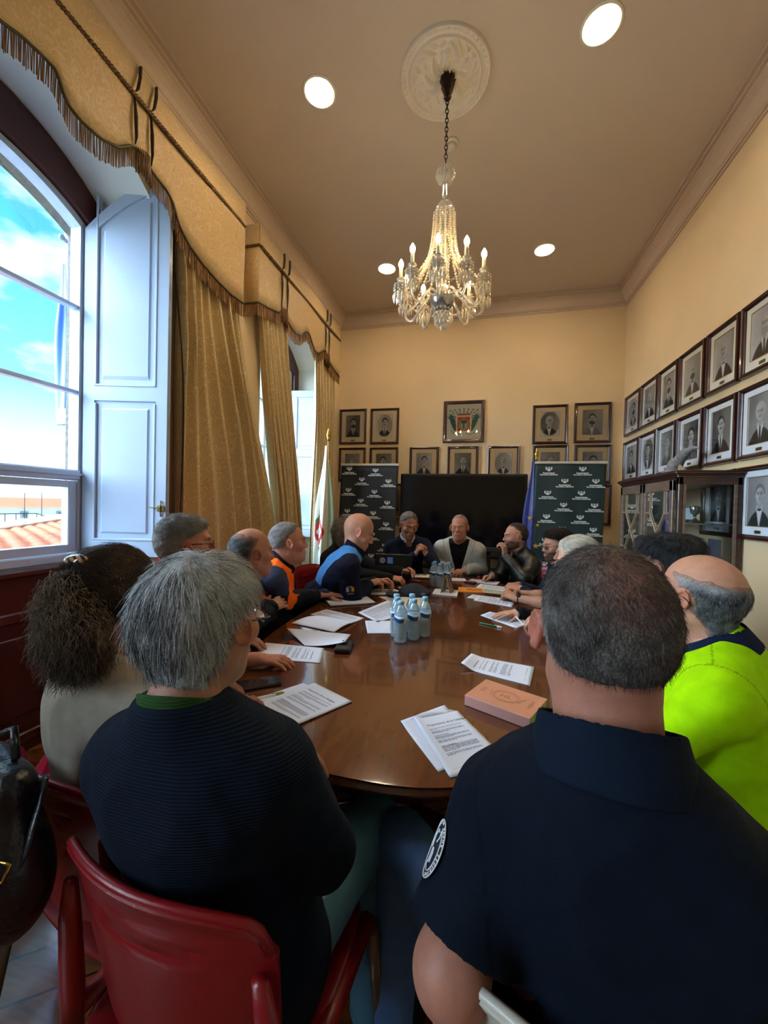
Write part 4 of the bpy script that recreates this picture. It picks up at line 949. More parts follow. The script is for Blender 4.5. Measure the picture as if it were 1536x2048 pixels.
# right wall rows
ysr=[(5.32,4.87),(4.84,4.43),(4.405,4.02),(3.99,3.585),(3.555,3.165),(3.14,2.745)]
names1=['first from the corner','second from the corner','third from the corner','fourth from the corner','fifth from the corner','sixth from the corner']
seeds=[101,105,114,125,133,147]; seeds2=[203,214,222,239,244,251]
rw=XR-.004
for k,(a,b) in enumerate(ysr):
    framed(rw,(a+b)/2,2.575,a-b,.475,-PI/2,seeds[k],'framed portrait, top row beside the cabinet wall, '+names1[k],'portraits on the right wall','e9e4d6' ,k==0,.55,nu=54,nv=72,mw=.050)
names2=['nearest the corner','second from the corner, oval vignette','third from the corner, by the driftwood','behind the driftwood tip','fifth from the corner','sixth from the corner']
for k,(a,b) in enumerate(ysr):
    framed(rw,(a+b)/2,2.03,a-b,.475,-PI/2,seeds2[k],'framed portrait, middle row above the cabinet, '+names2[k],'portraits on the right wall','e4e8ec',k==1,.3,nu=54,nv=72,mw=.050)
framed(rw,2.925,1.507,.395,.475,-PI/2,305,'framed portrait in the lowest row of the right wall, beside the glass cabinet','portraits on the right wall','dfe6ee',False,.15,nu=54,nv=72,mw=.050)
framed(rw,3.36,1.507,.395,.475,-PI/2,311,'framed portrait on the right wall seen through the glass cabinet','portraits on the right wall','dfe6ee',False,.3)
# framed coat of arms
def crest_cols(nu=120,nv=120):
    v,u=np.meshgrid(np.linspace(-.92,.98,nv),np.linspace(-.88,.88,nu),indexing='ij'); C=np.tile(np.array(srgb('c9c6b6')),(nv,nu,1))
    def lay(m,c): 
        nonlocal C; m=np.clip(m,0,1)[...,None]; C=C*(1-m)+np.array(srgb(c))*m
    for s_ in (-1,1):
        uu=u*s_
        body=soft(np.hypot((uu-.52-.12*np.sin((v+.1)*3))/.13,(v+.02)/.46)-1,.2); lay(body,'44665a')
        for k in range(4): 
            a=.55+.17*k; t=np.clip(((uu-.48)*math.cos(a)+(v-.05)*math.sin(a))/.55,0,1); d=np.hypot(uu-.48-t*.55*math.cos(a),v-.05-t*.55*math.sin(a))-.07*(1-t); lay(soft(d,.03),'3f6156')
        d=np.hypot(uu-.50,v-.26)-.11; lay(soft(d,.03),'4d7264'); lay(soft(np.hypot(uu-.47,v-.27)-.03,.03),'d8dccb')
        tail=np.abs(np.hypot((uu-.30)/1.,(v+.42)/.7)-.33)-.018; lay(soft(tail,.03)*(v<-.42)*(uu>.1),'44665a')
    sh=np.maximum(np.abs(u)-.38,np.maximum(v-.34,-(v+.52)-0*u)); sh=np.maximum(sh,np.hypot(np.maximum(np.abs(u)-.26,0),np.minimum(v+.38,0))-.14); lay(soft(sh,.03),'d8ccb4'); lay(soft(sh+.05,.02),'b4432c')
    lay(soft(np.hypot(u/.24,(v+.13)/.30)-1,.08),'8d9a78'); lay(soft(np.maximum(np.abs(u)-.03,np.abs(v+.12)-.2),.03),'4a3a22'); lay(soft(np.hypot(u/.17,(v-.02)/.09)-1,.2),'3f5a3a'); lay(soft(np.hypot(u+.1,v+.2)-.06,.04),'9aa5a8'); lay(soft(np.hypot(u-.1,v+.2)-.06,.04),'9aa5a8')
    for k in range(6): a=k*PI/3+.5; lay(soft(np.hypot(u-.3*math.cos(a),v+.13-.37*math.sin(a))-.03,.02),'d9b36a')
    lay(soft(np.maximum(np.abs(u)-.34,np.abs(v-.40)-.055),.03),'8c2f25'); lay(soft(np.maximum(np.abs(u)-.36,np.abs(v-.35)-.03),.03),'c9c0a0')
    for k in range(7): 
        a=(k-3)*.16; t=np.clip((v-.44)/.28,0,1); x=a*(1+.5*t); lay(soft(np.maximum(np.abs(u-x)-.045*(1-.6*t),np.abs(v-.56)-.12),.02),'7d8a72'); lay(soft(np.hypot(u-a*1.5,v-.71+.3*a*a)-.035,.02),'4a5a3c')
    return (C.reshape(-1,3)),nu,nv
r=empty('framed_coat_of_arms',(-.251,bw,2.605),0,'square framed coat of arms with red shield, crown and two green winged supporters','framed coat of arms')
m=MB(); frame_geo(m,.55,.57,.048,.03,FP); m.build('frame',framew,r,'auto'); c,nu,nv=crest_cols(); grid_print(r,'painted_arms',.458,.478,c,nu,nv,-.008); m=MB(); m.add([(-.23,-.016,-.24),(.23,-.016,-.24),(.23,-.016,.24),(-.23,-.016,.24)],[[0,1,2,3]]); m.build('glass_pane',picglass,r)

# ------------------------------------------------------------------ screen
blk=mat('black_plastic','0c0c0f',rough=.35); scr=mat('dark_screen_glass','07070b',rough=.12,spec=.5)
r=empty('wall_screen',(-.24,5.12,0),0,'large switched-off black display screen on a stand behind the head of the table','screen')
m=MB(); m.box((-.80,-.02,.88),(.80,.05,1.87),bev=.012); m.build('bezel',blk,r,'auto'); MB().box((-.765,-.024,.95),(.765,-.019,1.835)).build('display',scr,r)
MB().box((-.78,-.03,.885),(.78,-.018,.94),bev=.004).build('speaker_bar',mat('dark_grey_plastic','19191d',rough=.5),r)
m=MB(); 
for x in (-.35,.35): m.box((x-.03,.0,.08),(x+.03,.04,1.0)); m.box((x-.04,-.25,.05),(x+.04,.2,.08),bev=.01)
m.box((-.35,.0,.45),(.35,.03,.5)); m.build('stand',blk,r)
r=empty('shelf_rack',(-.24,4.99,0),0,'low black shelf rack below the display screen','rack'); m=MB()
for z in (.12,.40,.68,.84): m.box((-.72,-.16,z-.012),(.72,.05,z+.012))
m.build('shelf_boards',blk,r); m=MB()
for x in (-.7,-.35,0,.35,.7): m.box((x-.012,-.15,0),(x+.012,.04,.84))
m.build('uprights',mat('grey_metal','3a3a40',rough=.4,metal=.6),r)

# ------------------------------------------------------------------ banners
def logo_geo():
    """little winged crown emblem and two lines, unit about 1 wide"""
    m=MB(); V1,F1=text_geo('Ayuntamiento',.155,bold=.010); V1[:,1]+=-.02; m.add(V1,F1); V2,F2=text_geo('VILLA DE LA OROTAVA',.125,bold=.010); V2[:,1]-=.16; m.add(V2,F2)
    def poly(P): m.add([(x,y,0) for x,y in P],[list(range(len(P)))])
    for s_ in (-1,1):
        for k in range(3): 
            P=[(s_*.10,.17+.05*k),(s_*(.27-.02*k),.30+.07*k),(s_*(.25-.02*k),.36+.07*k),(s_*.11,.215+.05*k)]; poly(P if s_>0 else P[::-1])
    t=np.linspace(0,2*PI,18)[:-1]; poly([(.11*math.cos(a),.215+.10*math.sin(a)) for a in t]); poly([(-.08,.35),(.08,.35),(.11,.45),(.04,.40),(0,.47),(-.04,.40),(-.11,.45)])
    return m
LG=logo_geo(); LV=np.concatenate(LG.V); LF=LG.F
def banner(xc,y,w,ztop,col,rows,label,dy=0,tilt=0,rz=0):
    r=empty('roll_up_banner',(xc,y,0),rz,label,'banner','roll-up banners'); r.rotation_euler=(0,0,rz)
    m=MB(); n=24
    V=[];F=[]
    for j in range(25):
        z=.06+(ztop-.08)*j/24
        for i in range(n+1): x=-w/2+w*i/n; V.append((x+tilt*(z-ztop),.006*math.sin(i*.55)+.004*math.sin(j*.4),z))
    for j in range(24):
        for i in range(n): a=j*(n+1)+i; F.append([a,a+1,a+n+2,a+n+1])
    m.add(V,F); o=m.build('printed_sheet',mat('banner_'+col,col,rough=.55,noise=.1,nscale=3),r,True); md=o.modifiers.new('s','SOLIDIFY'); md.thickness=.002
    MB().box((-w/2-.008,-.012,ztop-.03),(w/2+.008,.014,ztop),bev=.004).build('top_rail',mat('aluminium_rail','d8d6cc',rough=.3,metal=.3),r)
    m=MB(); m.box((-w/2,-.06,0),(w/2,.09,.07),bev=.02); m.build('base_cassette',mat('aluminium_rail'),r); m=MB(); m.tube([(0,.02,.06),(0,.02,ztop-.01)],.008,8); m.build('support_pole',mat('aluminium_rail'),r)
    m=MB(); s_=.150
    for (lx,lz) in rows: V=LV.copy(); m.add(np.stack([V[:,0]*s_+lx+tilt*(lz-ztop),np.full(len(V),-.0145),V[:,1]*s_+lz],1),LF)
    o=m.build('printed_logos',mat('logo_white','dfe6ea',rough=.6),r); o['label']='white crowned emblem with Ayuntamiento VILLA DE LA OROTAVA, repeated'
    return r
rowsL=[];rowsR=[]
for k in range(12):
    z=1.87-k*.140
    xs=(-.27,.09) if k%2==0 else (-.09,.27)
    for x in xs: rowsL.append((x,z-.02*(x>0))); 
    xs=(-.235,.13) if k%2==0 else (-.055,.275)
    for x in xs: rowsR.append((x,z))
banner(-1.43,4.95,.78,1.985,'1a1f27',rowsL,'dark black-blue roll-up banner with white council logos left of the screen',tilt=.03)
banner(1.01,4.95,.765,2.005,'1b3236',rowsR,'dark green roll-up banner with white council logos right of the screen',tilt=.02)

# ------------------------------------------------------------------ flags on poles
def drape(name,x,y,ztop,h,r0,r1,folds,colf,parent,seed=1,skew=0.,zsplit=90):
    n=folds*16; V=[];C=[]
    for j in range(zsplit+1):
        q=j/zsplit; R=r0+(r1-r0)*sstep(0,.5,np.array(q)); 
        for i in range(n):
            a=2*PI*i/n; rr=R*(1+.32*math.sin(folds*a+seed+q*1.5)+.12*math.sin(2.3*folds*a+q*3))
            V.append((rr*math.cos(a)*1.0+skew*q,rr*math.sin(a)*.75,ztop-q*h-.05*(i%n)/n*q)); C.append(colf(a,q))
    i,j=np.meshgrid(np.arange(n),np.arange(zsplit)); b=(j*n).ravel(); ii=i.ravel(); Q=np.stack([b+ii,b+(ii+1)%n,b+n+(ii+1)%n,b+n+ii],1)[:, ::-1]
    return raw_mesh(name,V,Q.astype(np.int32),mat('flag_satin',rough=.4,attr=True,sheen=.3),True,cols=np.array(C),parent=parent)
r=empty('flag_on_pole',(-1.82,4.42,0),0,'furled white ceremonial flag with red and green crest in the window corner','flag')
m=MB(); m.tube([(0.02,0,0.03),(0.02,0,2.2)],.013,10); m.lathe([(.16,0),(.16,.02),(.05,.035),(.02,.06)],n=24); m.build('pole',mat('varnished_pole','a07a44',rough=.3),r,True)
m=MB(); m.lathe([(.001,2.2),(.02,2.205),(.012,2.225),(.03,2.26),(.012,2.33),(.001,2.38)],c=(.02,0,0),n=12); m.build('finial',mat('gilt_metal','c8a24c',rough=.25,metal=1),r,True)
def fcol(a,q):
    c=np.array(srgb('dfe2d8'))
    t=a-3.9; 
    if a>5.6 or a<.6: c=np.array(srgb('9db8a0'))*1.0
    zz=(q-.58)/.12; dx=((a-4.3))/.75
    e=abs(zz)+abs(dx)*.9
    if e<1.25: c=np.array(srgb('1f7a3c')) if (zz<-.3 and dx<.3) or (zz>.85) else c
    if .55<e<1.0: c=np.array(srgb('a5191d'))
    if e<.55: c=np.array(srgb('e8e6da')) if e>.3 else np.array(srgb('2b7a3a'))
    return c
drape('flag_cloth',0,0,2.14,1.75,.018,.095,5,fcol,r,2,-.03,120)
m=MB()
for k in range(7): m.tube([(-.09+.03*k,-.07,.42),(-.09+.028*k,-.085,.33-.02*(k%2))],.008,5)
m.build('fringe',mat('silver_fringe','c9c6bc',rough=.5),r,True)
r=empty('european_flag',(.615,5.03,0),0,'furled blue flag with gold stars between the screen and the green banner','flag')
m=MB(); m.tube([(.03,0.02,0.03),(.03,.02,2.06)],.011,10); m.lathe([(.15,0),(.15,.02),(.05,.035),(.02,.06)],c=(.03,.02,0),n=24); m.build('pole',mat('varnished_pole'),r,True)
m=MB(); m.lathe([(.016,2.03),(.02,2.04),(.012,2.05),(.022,2.08),(.026,2.10),(.012,2.15),(.001,2.19)],c=(.03,.02,0),n=12); m.build('finial',mat('gilt_metal'),r,True)
drape('flag_cloth',0,0,2.02,1.45,.018,.085,4,lambda a,q:np.array(srgb('1b2c78')) ,r,1.2,-.01)
m=MB()
def star(cx,cz,s_,y): P=[(cx+s_*(1 if k%2==0 else .4)*math.sin(k*PI/5),cz+s_*(1 if k%2==0 else .4)*math.cos(k*PI/5)) for k in range(10)]; m.add([(x,y,z) for x,z in P]+[(cx,y-.002,cz)],[[k,(k+1)%10,10] for k in range(10)])
star(-.035,1.33,.038,-.098); star(.035,1.0,.038,-.10); star(.05,1.25,.025,-.085); star(-.04,.82,.038,-.10); m.build('gold_stars',mat('gold_print','c69a3a',rough=.5),r)

# ------------------------------------------------------------------ display cabinet
oak=wood_mat('grey_brown_cabinet_wood','5a4a3e','7b685a',(1,1,5),.4,8,.1); cabd=wood_mat('dark_cabinet_wood','2c1712','48281f',(1,1,5),.35,8,.2)
cg=pane_mat('cabinet_glass','e8f0f2',.9)
r=empty('display_cabinet',(1.495,3.62,0),0,'tall glazed wooden display cabinet with lattice doors against the right wall','display cabinet')
hx,hy=.185,.55
m=MB()
for sx in (-1,1):
    for sy in (-1,1): m.box((sx*hx-.03*(sx>0),sy*hy-.035*(sy>0),0),(sx*hx+.03*(sx<0),sy*hy+.035*(sy<0),1.70),bev=.004)
m.box((-hx,-hy,.72),(hx,hy,.76)); m.box((-hx,-hy,1.63),(hx,hy,1.70)); m.box((-hx,-hy,.05),(hx,hy,.72)); m.build('carcass',cabd,r)
m=MB(); 
for k,(e,z0,z1) in enumerate(((.012,1.675,1.69),(.022,1.69,1.70),(.034,1.70,1.712),(.03,1.712,1.722))): m.box((-hx-e,-hy-e,z0),(hx,hy+e,z1),bev=.004)
m.build('cornice',cabd,r)
for k,(y0,y1) in enumerate(((-hy+.035,-.004),(.004,hy-.035))):
    m=MB(); X0,X1=-hx-.022,-hx
    m.box((X0,y0,.78),(X1,y0+.05,1.66),bev=.004); m.box((X0,y1-.05,.78),(X1,y1,1.66),bev=.004); m.box((X0,y0,.78),(X1,y1,.84),bev=.004); m.box((X0,y0,1.585),(X1,y1,1.66),bev=.004)
    d=m.build('door',oak,r); m=MB(); a,b=y0+.05,y1-.05; z0,z1=.84,1.585; H_=z1-z0
    def bar(p,q): m.tube([(X0+.008,p[0],p[1]),(X0+.008,q[0],q[1])],.0075,5)
    la,lb=a+(b-a)*.20,a+(b-a)*.80; zA,zB=z1-.16,z1-.47
    bar((la,z1),(la,zA)); bar((lb,z1),(lb,zA)); bar((a,zA),(la,zA)); bar((lb,zA),(b,zA)); bar((la,zA),(lb,zB)); bar((lb,zA),(la,zB)); bar((a,zB),(la,zB)); bar((lb,zB),(b,zB)); zC=zB-.16; bar((la,zB),(la,zC)); bar((lb,zB),(lb,zC)); bar((a,zC),(la,zC)); bar((lb,zC),(b,zC)); bar((la,zC),(lb,z0)); bar((lb,zC),(la,z0))
    m.build('lattice',mat('pale_lattice_wood','8d7a62',rough=.4),d); m=MB(); m.add([(X0+.012,a,z0),(X0+.012,b,z0),(X0+.012,b,z1),(X0+.012,a,z1)],[[0,1,2,3]]); m.build('glass_pane',cg,d)
    MB().sphere((X0-.012,y1-.025 if k==0 else y0+.025,1.1),.011,10,8).build('knob',brassm,d,True)
m=MB(); m.add([(-hx+.03,-hy+.01,.76),(hx-.03,-hy+.01,.76),(hx-.03,-hy+.01,1.63),(-hx+.03,-hy+.01,1.63)],[[0,1,2,3]]); m.build('side_glass',cg,r)
m=MB(); m.box((-hx+.03,-hy-.004,.76),(-hx+.045,-hy+.012,1.63)); m.box((hx-.045,-hy-.004,.76),(hx-.03,-hy+.012,1.63)); m.build('side_beading',oak,r)
for z in (1.06,1.36): MB().box((-hx+.02,-hy+.02,z-.004),(hx-.02,hy-.02,z+.004)).build('glass_shelf',mat('shelf_glass','b8d0cc',rough=.1,trans=.6),r)
def cthing(nm,lb,cat,x,y,z,rz=0,g='objects inside the display cabinet'): return empty(nm,(1.495+x,3.62+y,z),rz,lb,cat,g)
porc=mat('white_porcelain','dcdad2',rough=.2); gold=mat('gilt_metal')
r=cthing('porcelain_figurine','small white porcelain figurine with orange detail on the low shelf behind the cabinet side glass','figurine',-.06,-.45,.76); m=MB(); m.lathe([(.001,0),(.035,0),(.034,.012),(.024,.02),(.030,.045),(.026,.07),(.012,.082),(.001,.085)],n=16); m.sphere((0,0,.10),.022); m.tube([(.02,0,.07),(.05,0,.055),(.045,0,.03)],.008,6); m.build('body',porc,r,True); MB().sphere((-.015,-.01,.108),(.014,.012,.016)).build('cap',mat('orange_glaze','c4683a',rough=.3),r,True)
r=cthing('greeting_card','large pale folded card standing behind the cabinet side glass','card',.06,-.40,.76,.2); m=MB(); m.add([(-.07,0,0),(.07,0,0),(.09,.03,.22),(-.04,.03,.22),(-.07,.004,0),(.07,.004,0),(.09,.034,.22),(-.04,.034,.22)],[[0,1,2,3],[7,6,5,4],[0,4,5,1],[2,6,7,3],[1,5,6,2],[0,3,7,4]]); m.build('card',mat('pale_card','c2cdd8',rough=.6),r)
for k,(x,y) in enumerate(((.02,-.49),(.09,-.50))):
    r=cthing('medal','round dark medal leaning on the pale card, %s one'%('left' if k==0 else 'right'),'medal',x,y,.762); M_=TR(0,0,.028,rx=math.radians(70)); MB().lathe([(.001,-.004),(.028,-.004),(.030,0),(.028,.004),(.001,.004)],n=24,M=M_).build('disc',mat('aged_brass'),r,True)
r=cthing('small_framed_print','small frame with blue spine book beside it on the cabinet shelf','framed print',.03,-.38,1.064); MB().box((-.05,0,0),(.04,.01,.13),bev=.003).build('frame',mat('pale_card'),r)
r=cthing('booklet','upright blue-white booklet on the middle shelf of the cabinet','booklet',.10,-.42,1.064); MB().box((-.012,-.06,0),(.012,.06,.19),bev=.003).build('cover',mat('blue_white_cover','7f8fc0',rough=.5),r)
rg=np.random.default_rng(21)
for k in range(22):
    sh=(.764,1.064,1.364)[k%3]; y=-.30+.80*((k*.381)%1); x=-.10+.16*((k*.617)%1); kind=k%4
    if kind==0: r=cthing('trophy_cup','silver trophy cup inside the display cabinet among other trophies','trophy',x,y,sh); s_=rg.uniform(.7,1.1); MB().lathe([(.001,0),(.03*s_,0),(.028*s_,.012),(.008*s_,.03),(.008*s_,.05),(.028*s_,.07),(.036*s_,.11*s_+.01),(.034*s_,.112*s_+.01),(.02*s_,.07),(.001,.062)],n=18).build('cup',mat('silver_metal','b8bcc0',rough=.2,metal=1),r,True); MB().box((-.03,-.03,-.0),(.03,.03,.012),bev=.003).build('plinth',blk,r)
    elif kind==1: r=cthing('commemorative_plate','commemorative plate standing upright in the display cabinet','plate',x,y,sh); M_=TR(0,0,.075,ry=-math.radians(80)); MB().lathe([(.001,.006),(.045,.005),(.075,-.004),(.078,-.002),(.045,.009),(.001,.010)],n=28,M=M_).build('plate',porc,r,True); MB().box((-.01,-.03,0),(.02,.03,.012),bev=.003).build('stand',cabd,r)
    elif kind==2: r=cthing('book_stack','small stack of books lying in the display cabinet','books',x,y,sh); mm=MB(); mm.box((-.06,-.08,0),(.06,.08,.022),bev=.002); mm.build('lower_book',mat('book_cover_red','6a2a2c',rough=.6),r); MB().box((-.055,-.07,.022),(.05,.075,.042),bev=.002).build('upper_book',mat('book_cover_cream','b9b09a',rough=.6),r)
    else: r=cthing('presentation_box','open presentation box with plaque in the display cabinet','box',x,y,sh); MB().box((-.04,-.06,0),(.04,.06,.02),bev=.003).build('box_base',mat('navy_box','1d2a44',rough=.6),r); MB().box((.03,-.06,.02),(.04,.06,.11),bev=.003).build('box_lid',mat('pale_card'),r)
# driftwood on the cabinet
r=empty('driftwood_sculpture',(1.52,3.62,1.722),0,'pale grey driftwood horn sculpture standing on top of the glass cabinet','sculpture')
G=SDF((-.12,-.40,-.02),(.12,.30,.34),.005); G.cap((0,.22,.0),(0,.02,.09),.045,.050,0,fl=(np.array([1,0,0.]),.7)); G.cap((0,.02,.09),(.0,-.14,.175),.050,.030,.03); G.cap((0,-.14,.175),(0,-.27,.195),.030,.014,.02); G.cap((.0,-.27,.195),(0,-.33,.185),.014,.007,.01); G.cap((0,.15,.0),(0,.02,.03),.05,.03,.03)
G.field(lambda X,Y,Z:.004*pn(X,Y,Z,60,5)); V,Q=G.mesh(); V[:,2]=np.maximum(V[:,2],0); raw_mesh('horn',V,Q,mat('weathered_driftwood','8f8d90',rough=.85,noise=.5,nscale=40,bump=.5,bscale=60),True,parent=r)
G=SDF((-.1,-.20,-.02),(.1,.02,.14),.005); G.cap((0,-.10,.0),(0,-.07,.08),.035,.012,0); G.cap((0,-.02,.0),(0,-.12,.04),.02,.02,.02); G.field(lambda X,Y,Z:.006*pn(X,Y,Z,120,8)); V,Q=G.mesh(); V[:,2]=np.maximum(V[:,2],0); raw_mesh('knotted_base',V,Q,mat('pale_root','b09a80',rough=.85,noise=.5,nscale=60,bump=.5,bscale=80),True,parent=r)
# ------------------------------------------------------------------ table
TC=(-.32,2.44); TA,TB,TN=.74,1.515,2.7
def sup(t,a,b,n=TN): c,s_=math.cos(t),math.sin(t); return (math.copysign(abs(c)**(2/n),c)*a,math.copysign(abs(s_)**(2/n),s_)*b)
tablew=bpy.data.materials.new('polished_mahogany_top'); tablew.use_nodes=True
def _tw():
    nt=tablew.node_tree;N=nt.nodes;L=nt.links;b=N['Principled BSDF']; tc=N.new('ShaderNodeTexCoord'); mp=N.new('ShaderNodeMapping'); mp.inputs['Scale'].default_value=(9,1.1,1); mp.inputs['Rotation'].default_value=(0,0,.15); L.new(tc.outputs['Object'],mp.inputs[0])
    n1=N.new('ShaderNodeTexNoise'); n1.inputs['Scale'].default_value=2.4; n1.inputs['Detail'].default_value=9; n1.inputs['Roughness'].default_value=.6; n1.inputs['Distortion'].default_value=.5; L.new(mp.outputs[0],n1.inputs['Vector'])
    cr=N.new('ShaderNodeValToRGB'); cr.color_ramp.elements[0].position=.28; cr.color_ramp.elements[0].color=srgb('4c2714')+[1]; cr.color_ramp.elements[1].position=.75; cr.color_ramp.elements[1].color=srgb('673819')+[1]; L.new(n1.outputs['Fac'],cr.inputs[0]); L.new(cr.outputs[0],b.inputs['Base Color'])
    b.inputs['Roughness'].default_value=.16; b.inputs['Coat Weight'].default_value=.5; b.inputs['Coat Roughness'].default_value=.05; b.inputs['Specular IOR Level'].default_value=.5
    n2=N.new('ShaderNodeTexNoise'); n2.inputs['Scale'].default_value=3; L.new(tc.outputs['Object'],n2.inputs['Vector']); bp=N.new('ShaderNodeBump'); bp.inputs['Strength'].default_value=.04; bp.inputs['Distance'].default_value=.02; L.new(n2.outputs['Fac'],bp.inputs['Height']); L.new(bp.outputs[0],b.inputs['Normal']); L.new(bp.outputs[0],b.inputs['Coat Normal'])
_tw()
r=empty('conference_table',(TC[0],TC[1],0),0,'long oval polished mahogany meeting table in the middle of the room','table')
prof_t=[(0,.750),(-.006,.7495),(-.012,.746),(-.014,.741),(-.006,.735),(-.002,.730),(-.006,.722),(-.020,.714),(-.035,.708),(-.30,.706)]
n=160; V=[];F=[]
for i,(d,z) in enumerate(prof_t):
    dd=d+.012 if i else .0
    for k in range(n):
        x,y=sup(2*PI*k/n,TA+dd-(.0 if i else .002),TB+dd-(.0 if i else .002)); V.append((x,y,z))
for i in range(len(prof_t)-1):
    for k in range(n): F.append([i*n+k,(i+1)*n+k,(i+1)*n+(k+1)%n,i*n+(k+1)%n])
F.append(list(range(n))); m=MB(); m.add(V,F); m.build('table_top',tablew,r,'auto')
mh=wood_mat('mahogany_base','2a0f08','571f11',(1,1,3),.25,6,.3)
m=MB(); V=[];F=[]
for z in (.60,.706):
    for k in range(80): x,y=sup(2*PI*k/80,TA-.13,TB-.13); V.append((x,y,z))
for k in range(80): F.append([k,(k+1)%80,80+(k+1)%80,80+k])
m.add(V,F); m.build('apron',mh,r,True)
for sy in (-1,0,1):
    m=MB(); m.lathe([(.001,.08),(.10,.10),(.11,.16),(.06,.22),(.075,.32),(.11,.42),(.09,.52),(.06,.56),(.12,.60),(.13,.706),(.001,.706)],c=(0,sy*.85,0),n=28); p=m.build('pedestal',mh,r,True)
    for sx in (-1,1): mm=MB(); mm.tube([(sx*.05,sy*.85,.16),(sx*.22,sy*.85,.12),(sx*.36,sy*.85,.04),(sx*.40,sy*.85,.02)],[.05,.04,.03,.025],8); mm.build('foot',mh,p,True)
# ------------------------------------------------------------------ chairs
def make_chair(red='7a1016',label='',cat='chair',group='red plastic chairs around the table'):
    pm=mat('plastic_'+red,red,rough=.33,bump=.08,bscale=300,spec=.45,noise=.06,nscale=4); lm=mat('chair_leg_metal','6b5c50',rough=.4,metal=.6)
    r=empty('stacking_chair',(0,0,0),0,label,cat,group)
    # seat
    V=[];nx,ny=14,12
    for j in range(ny+1):
        for i in range(nx+1):
            u=i/nx*2-1;v=j/ny*2-1; w=.225*(1-.10*(v<0)*v*v)*(1-.12*max(0,v)**3); x=u*w*(1-.05*v*v); y=v*.21; z=.452-.022*(1-u*u)*(1-.3*v)-.03*max(0,v-.6)**1.5*2+.012*u*u
            V.append((x,y,z))
    i,j=np.meshgrid(np.arange(nx),np.arange(ny)); b=(j*(nx+1)+i).ravel(); Q=np.stack([b,b+1,b+nx+2,b+nx+1],1).astype(np.int32)
    o=raw_mesh('seat',V,Q,pm,True,parent=r); md=o.modifiers.new('s','SOLIDIFY'); md.thickness=.012; md=o.modifiers.new('b','SUBSURF'); md.levels=1; md.render_levels=1
    # backrest
    V=[];nx,ny=28,34
    for j in range(ny+1):
        q=j/ny
        for i in range(nx+1):
            u=i/nx*2-1; hw=.222*(1-.10*(1-q))*(1-.0*q); top=.84-.030*abs(u)**3.0; z=.50+(top-.50)*q; rr=max(0,(abs(u)-.86)/.14); z-= .035*rr*rr*q**6; z+=.03*rr*rr*(1-q)**6
            y=-.205-.055*q+.060*u*u+.010*math.exp(-((q-1)/.05)**2)*-1
            g=0
            for c_ in (.60,.67,.74,.81): g+=math.exp(-((q-(c_-.035*(1-u*u)*-1)+ -.0)/.008)**2)*(abs(u)<.62-.1*((c_-.6)/.2))
            V.append((u*hw,y+.007*g,z))
    i,j=np.meshgrid(np.arange(nx),np.arange(ny)); b=(j*(nx+1)+i).ravel(); Q=np.stack([b,b+1,b+nx+2,b+nx+1],1).astype(np.int32)
    o=raw_mesh('backrest',V,Q,pm,True,parent=r); md=o.modifiers.new('s','SOLIDIFY'); md.thickness=.014; md.offset=1; md=o.modifiers.new('b','BEVEL'); md.width=.003; md.segments=2; md.limit_method='ANGLE'; md.angle_limit=1.0
    m=MB(); e=[V[ny*(nx+1)+k] for k in range(nx+1)]; m.tube([(x,y-.004,z) for x,y,z in e],.008,7,flat=.9); m.build('rim',pm,o,True)
    for sx in (-1,1):
        m=MB(); m.tube([(sx*.206,-.222,.735),(sx*.218,-.215,.66),(sx*.226,-.205,.52),(sx*.232,-.20,.40)],[.014,.022,.026,.024],10,flat=.7,up=(0,1,0)); m.tube([(sx*.228,-.2,.46),(sx*.225,0,.445),(sx*.222,.17,.44),(sx*.225,.19,.40)],[.022,.02,.02,.02],8,flat=.8); m.build('side_bracket',pm,r,True)
        for sy,(y0,y1) in ((-1,(-.20,-.27)),(1,(.185,.235))):
            m=MB(); m.tube([(sx*.231,y0,.42),(sx*.245,y1,.012)],.0145,10,flat=.75,up=(0,1,0)); l=m.build('leg',lm,r,True); mm=MB(); mm.lathe([(.001,0),(.019,0),(.019,.02),(.015,.03)],c=(sx*.245,y1,0),n=14); mm.build('foot_cap',blk,l,True)
    return r
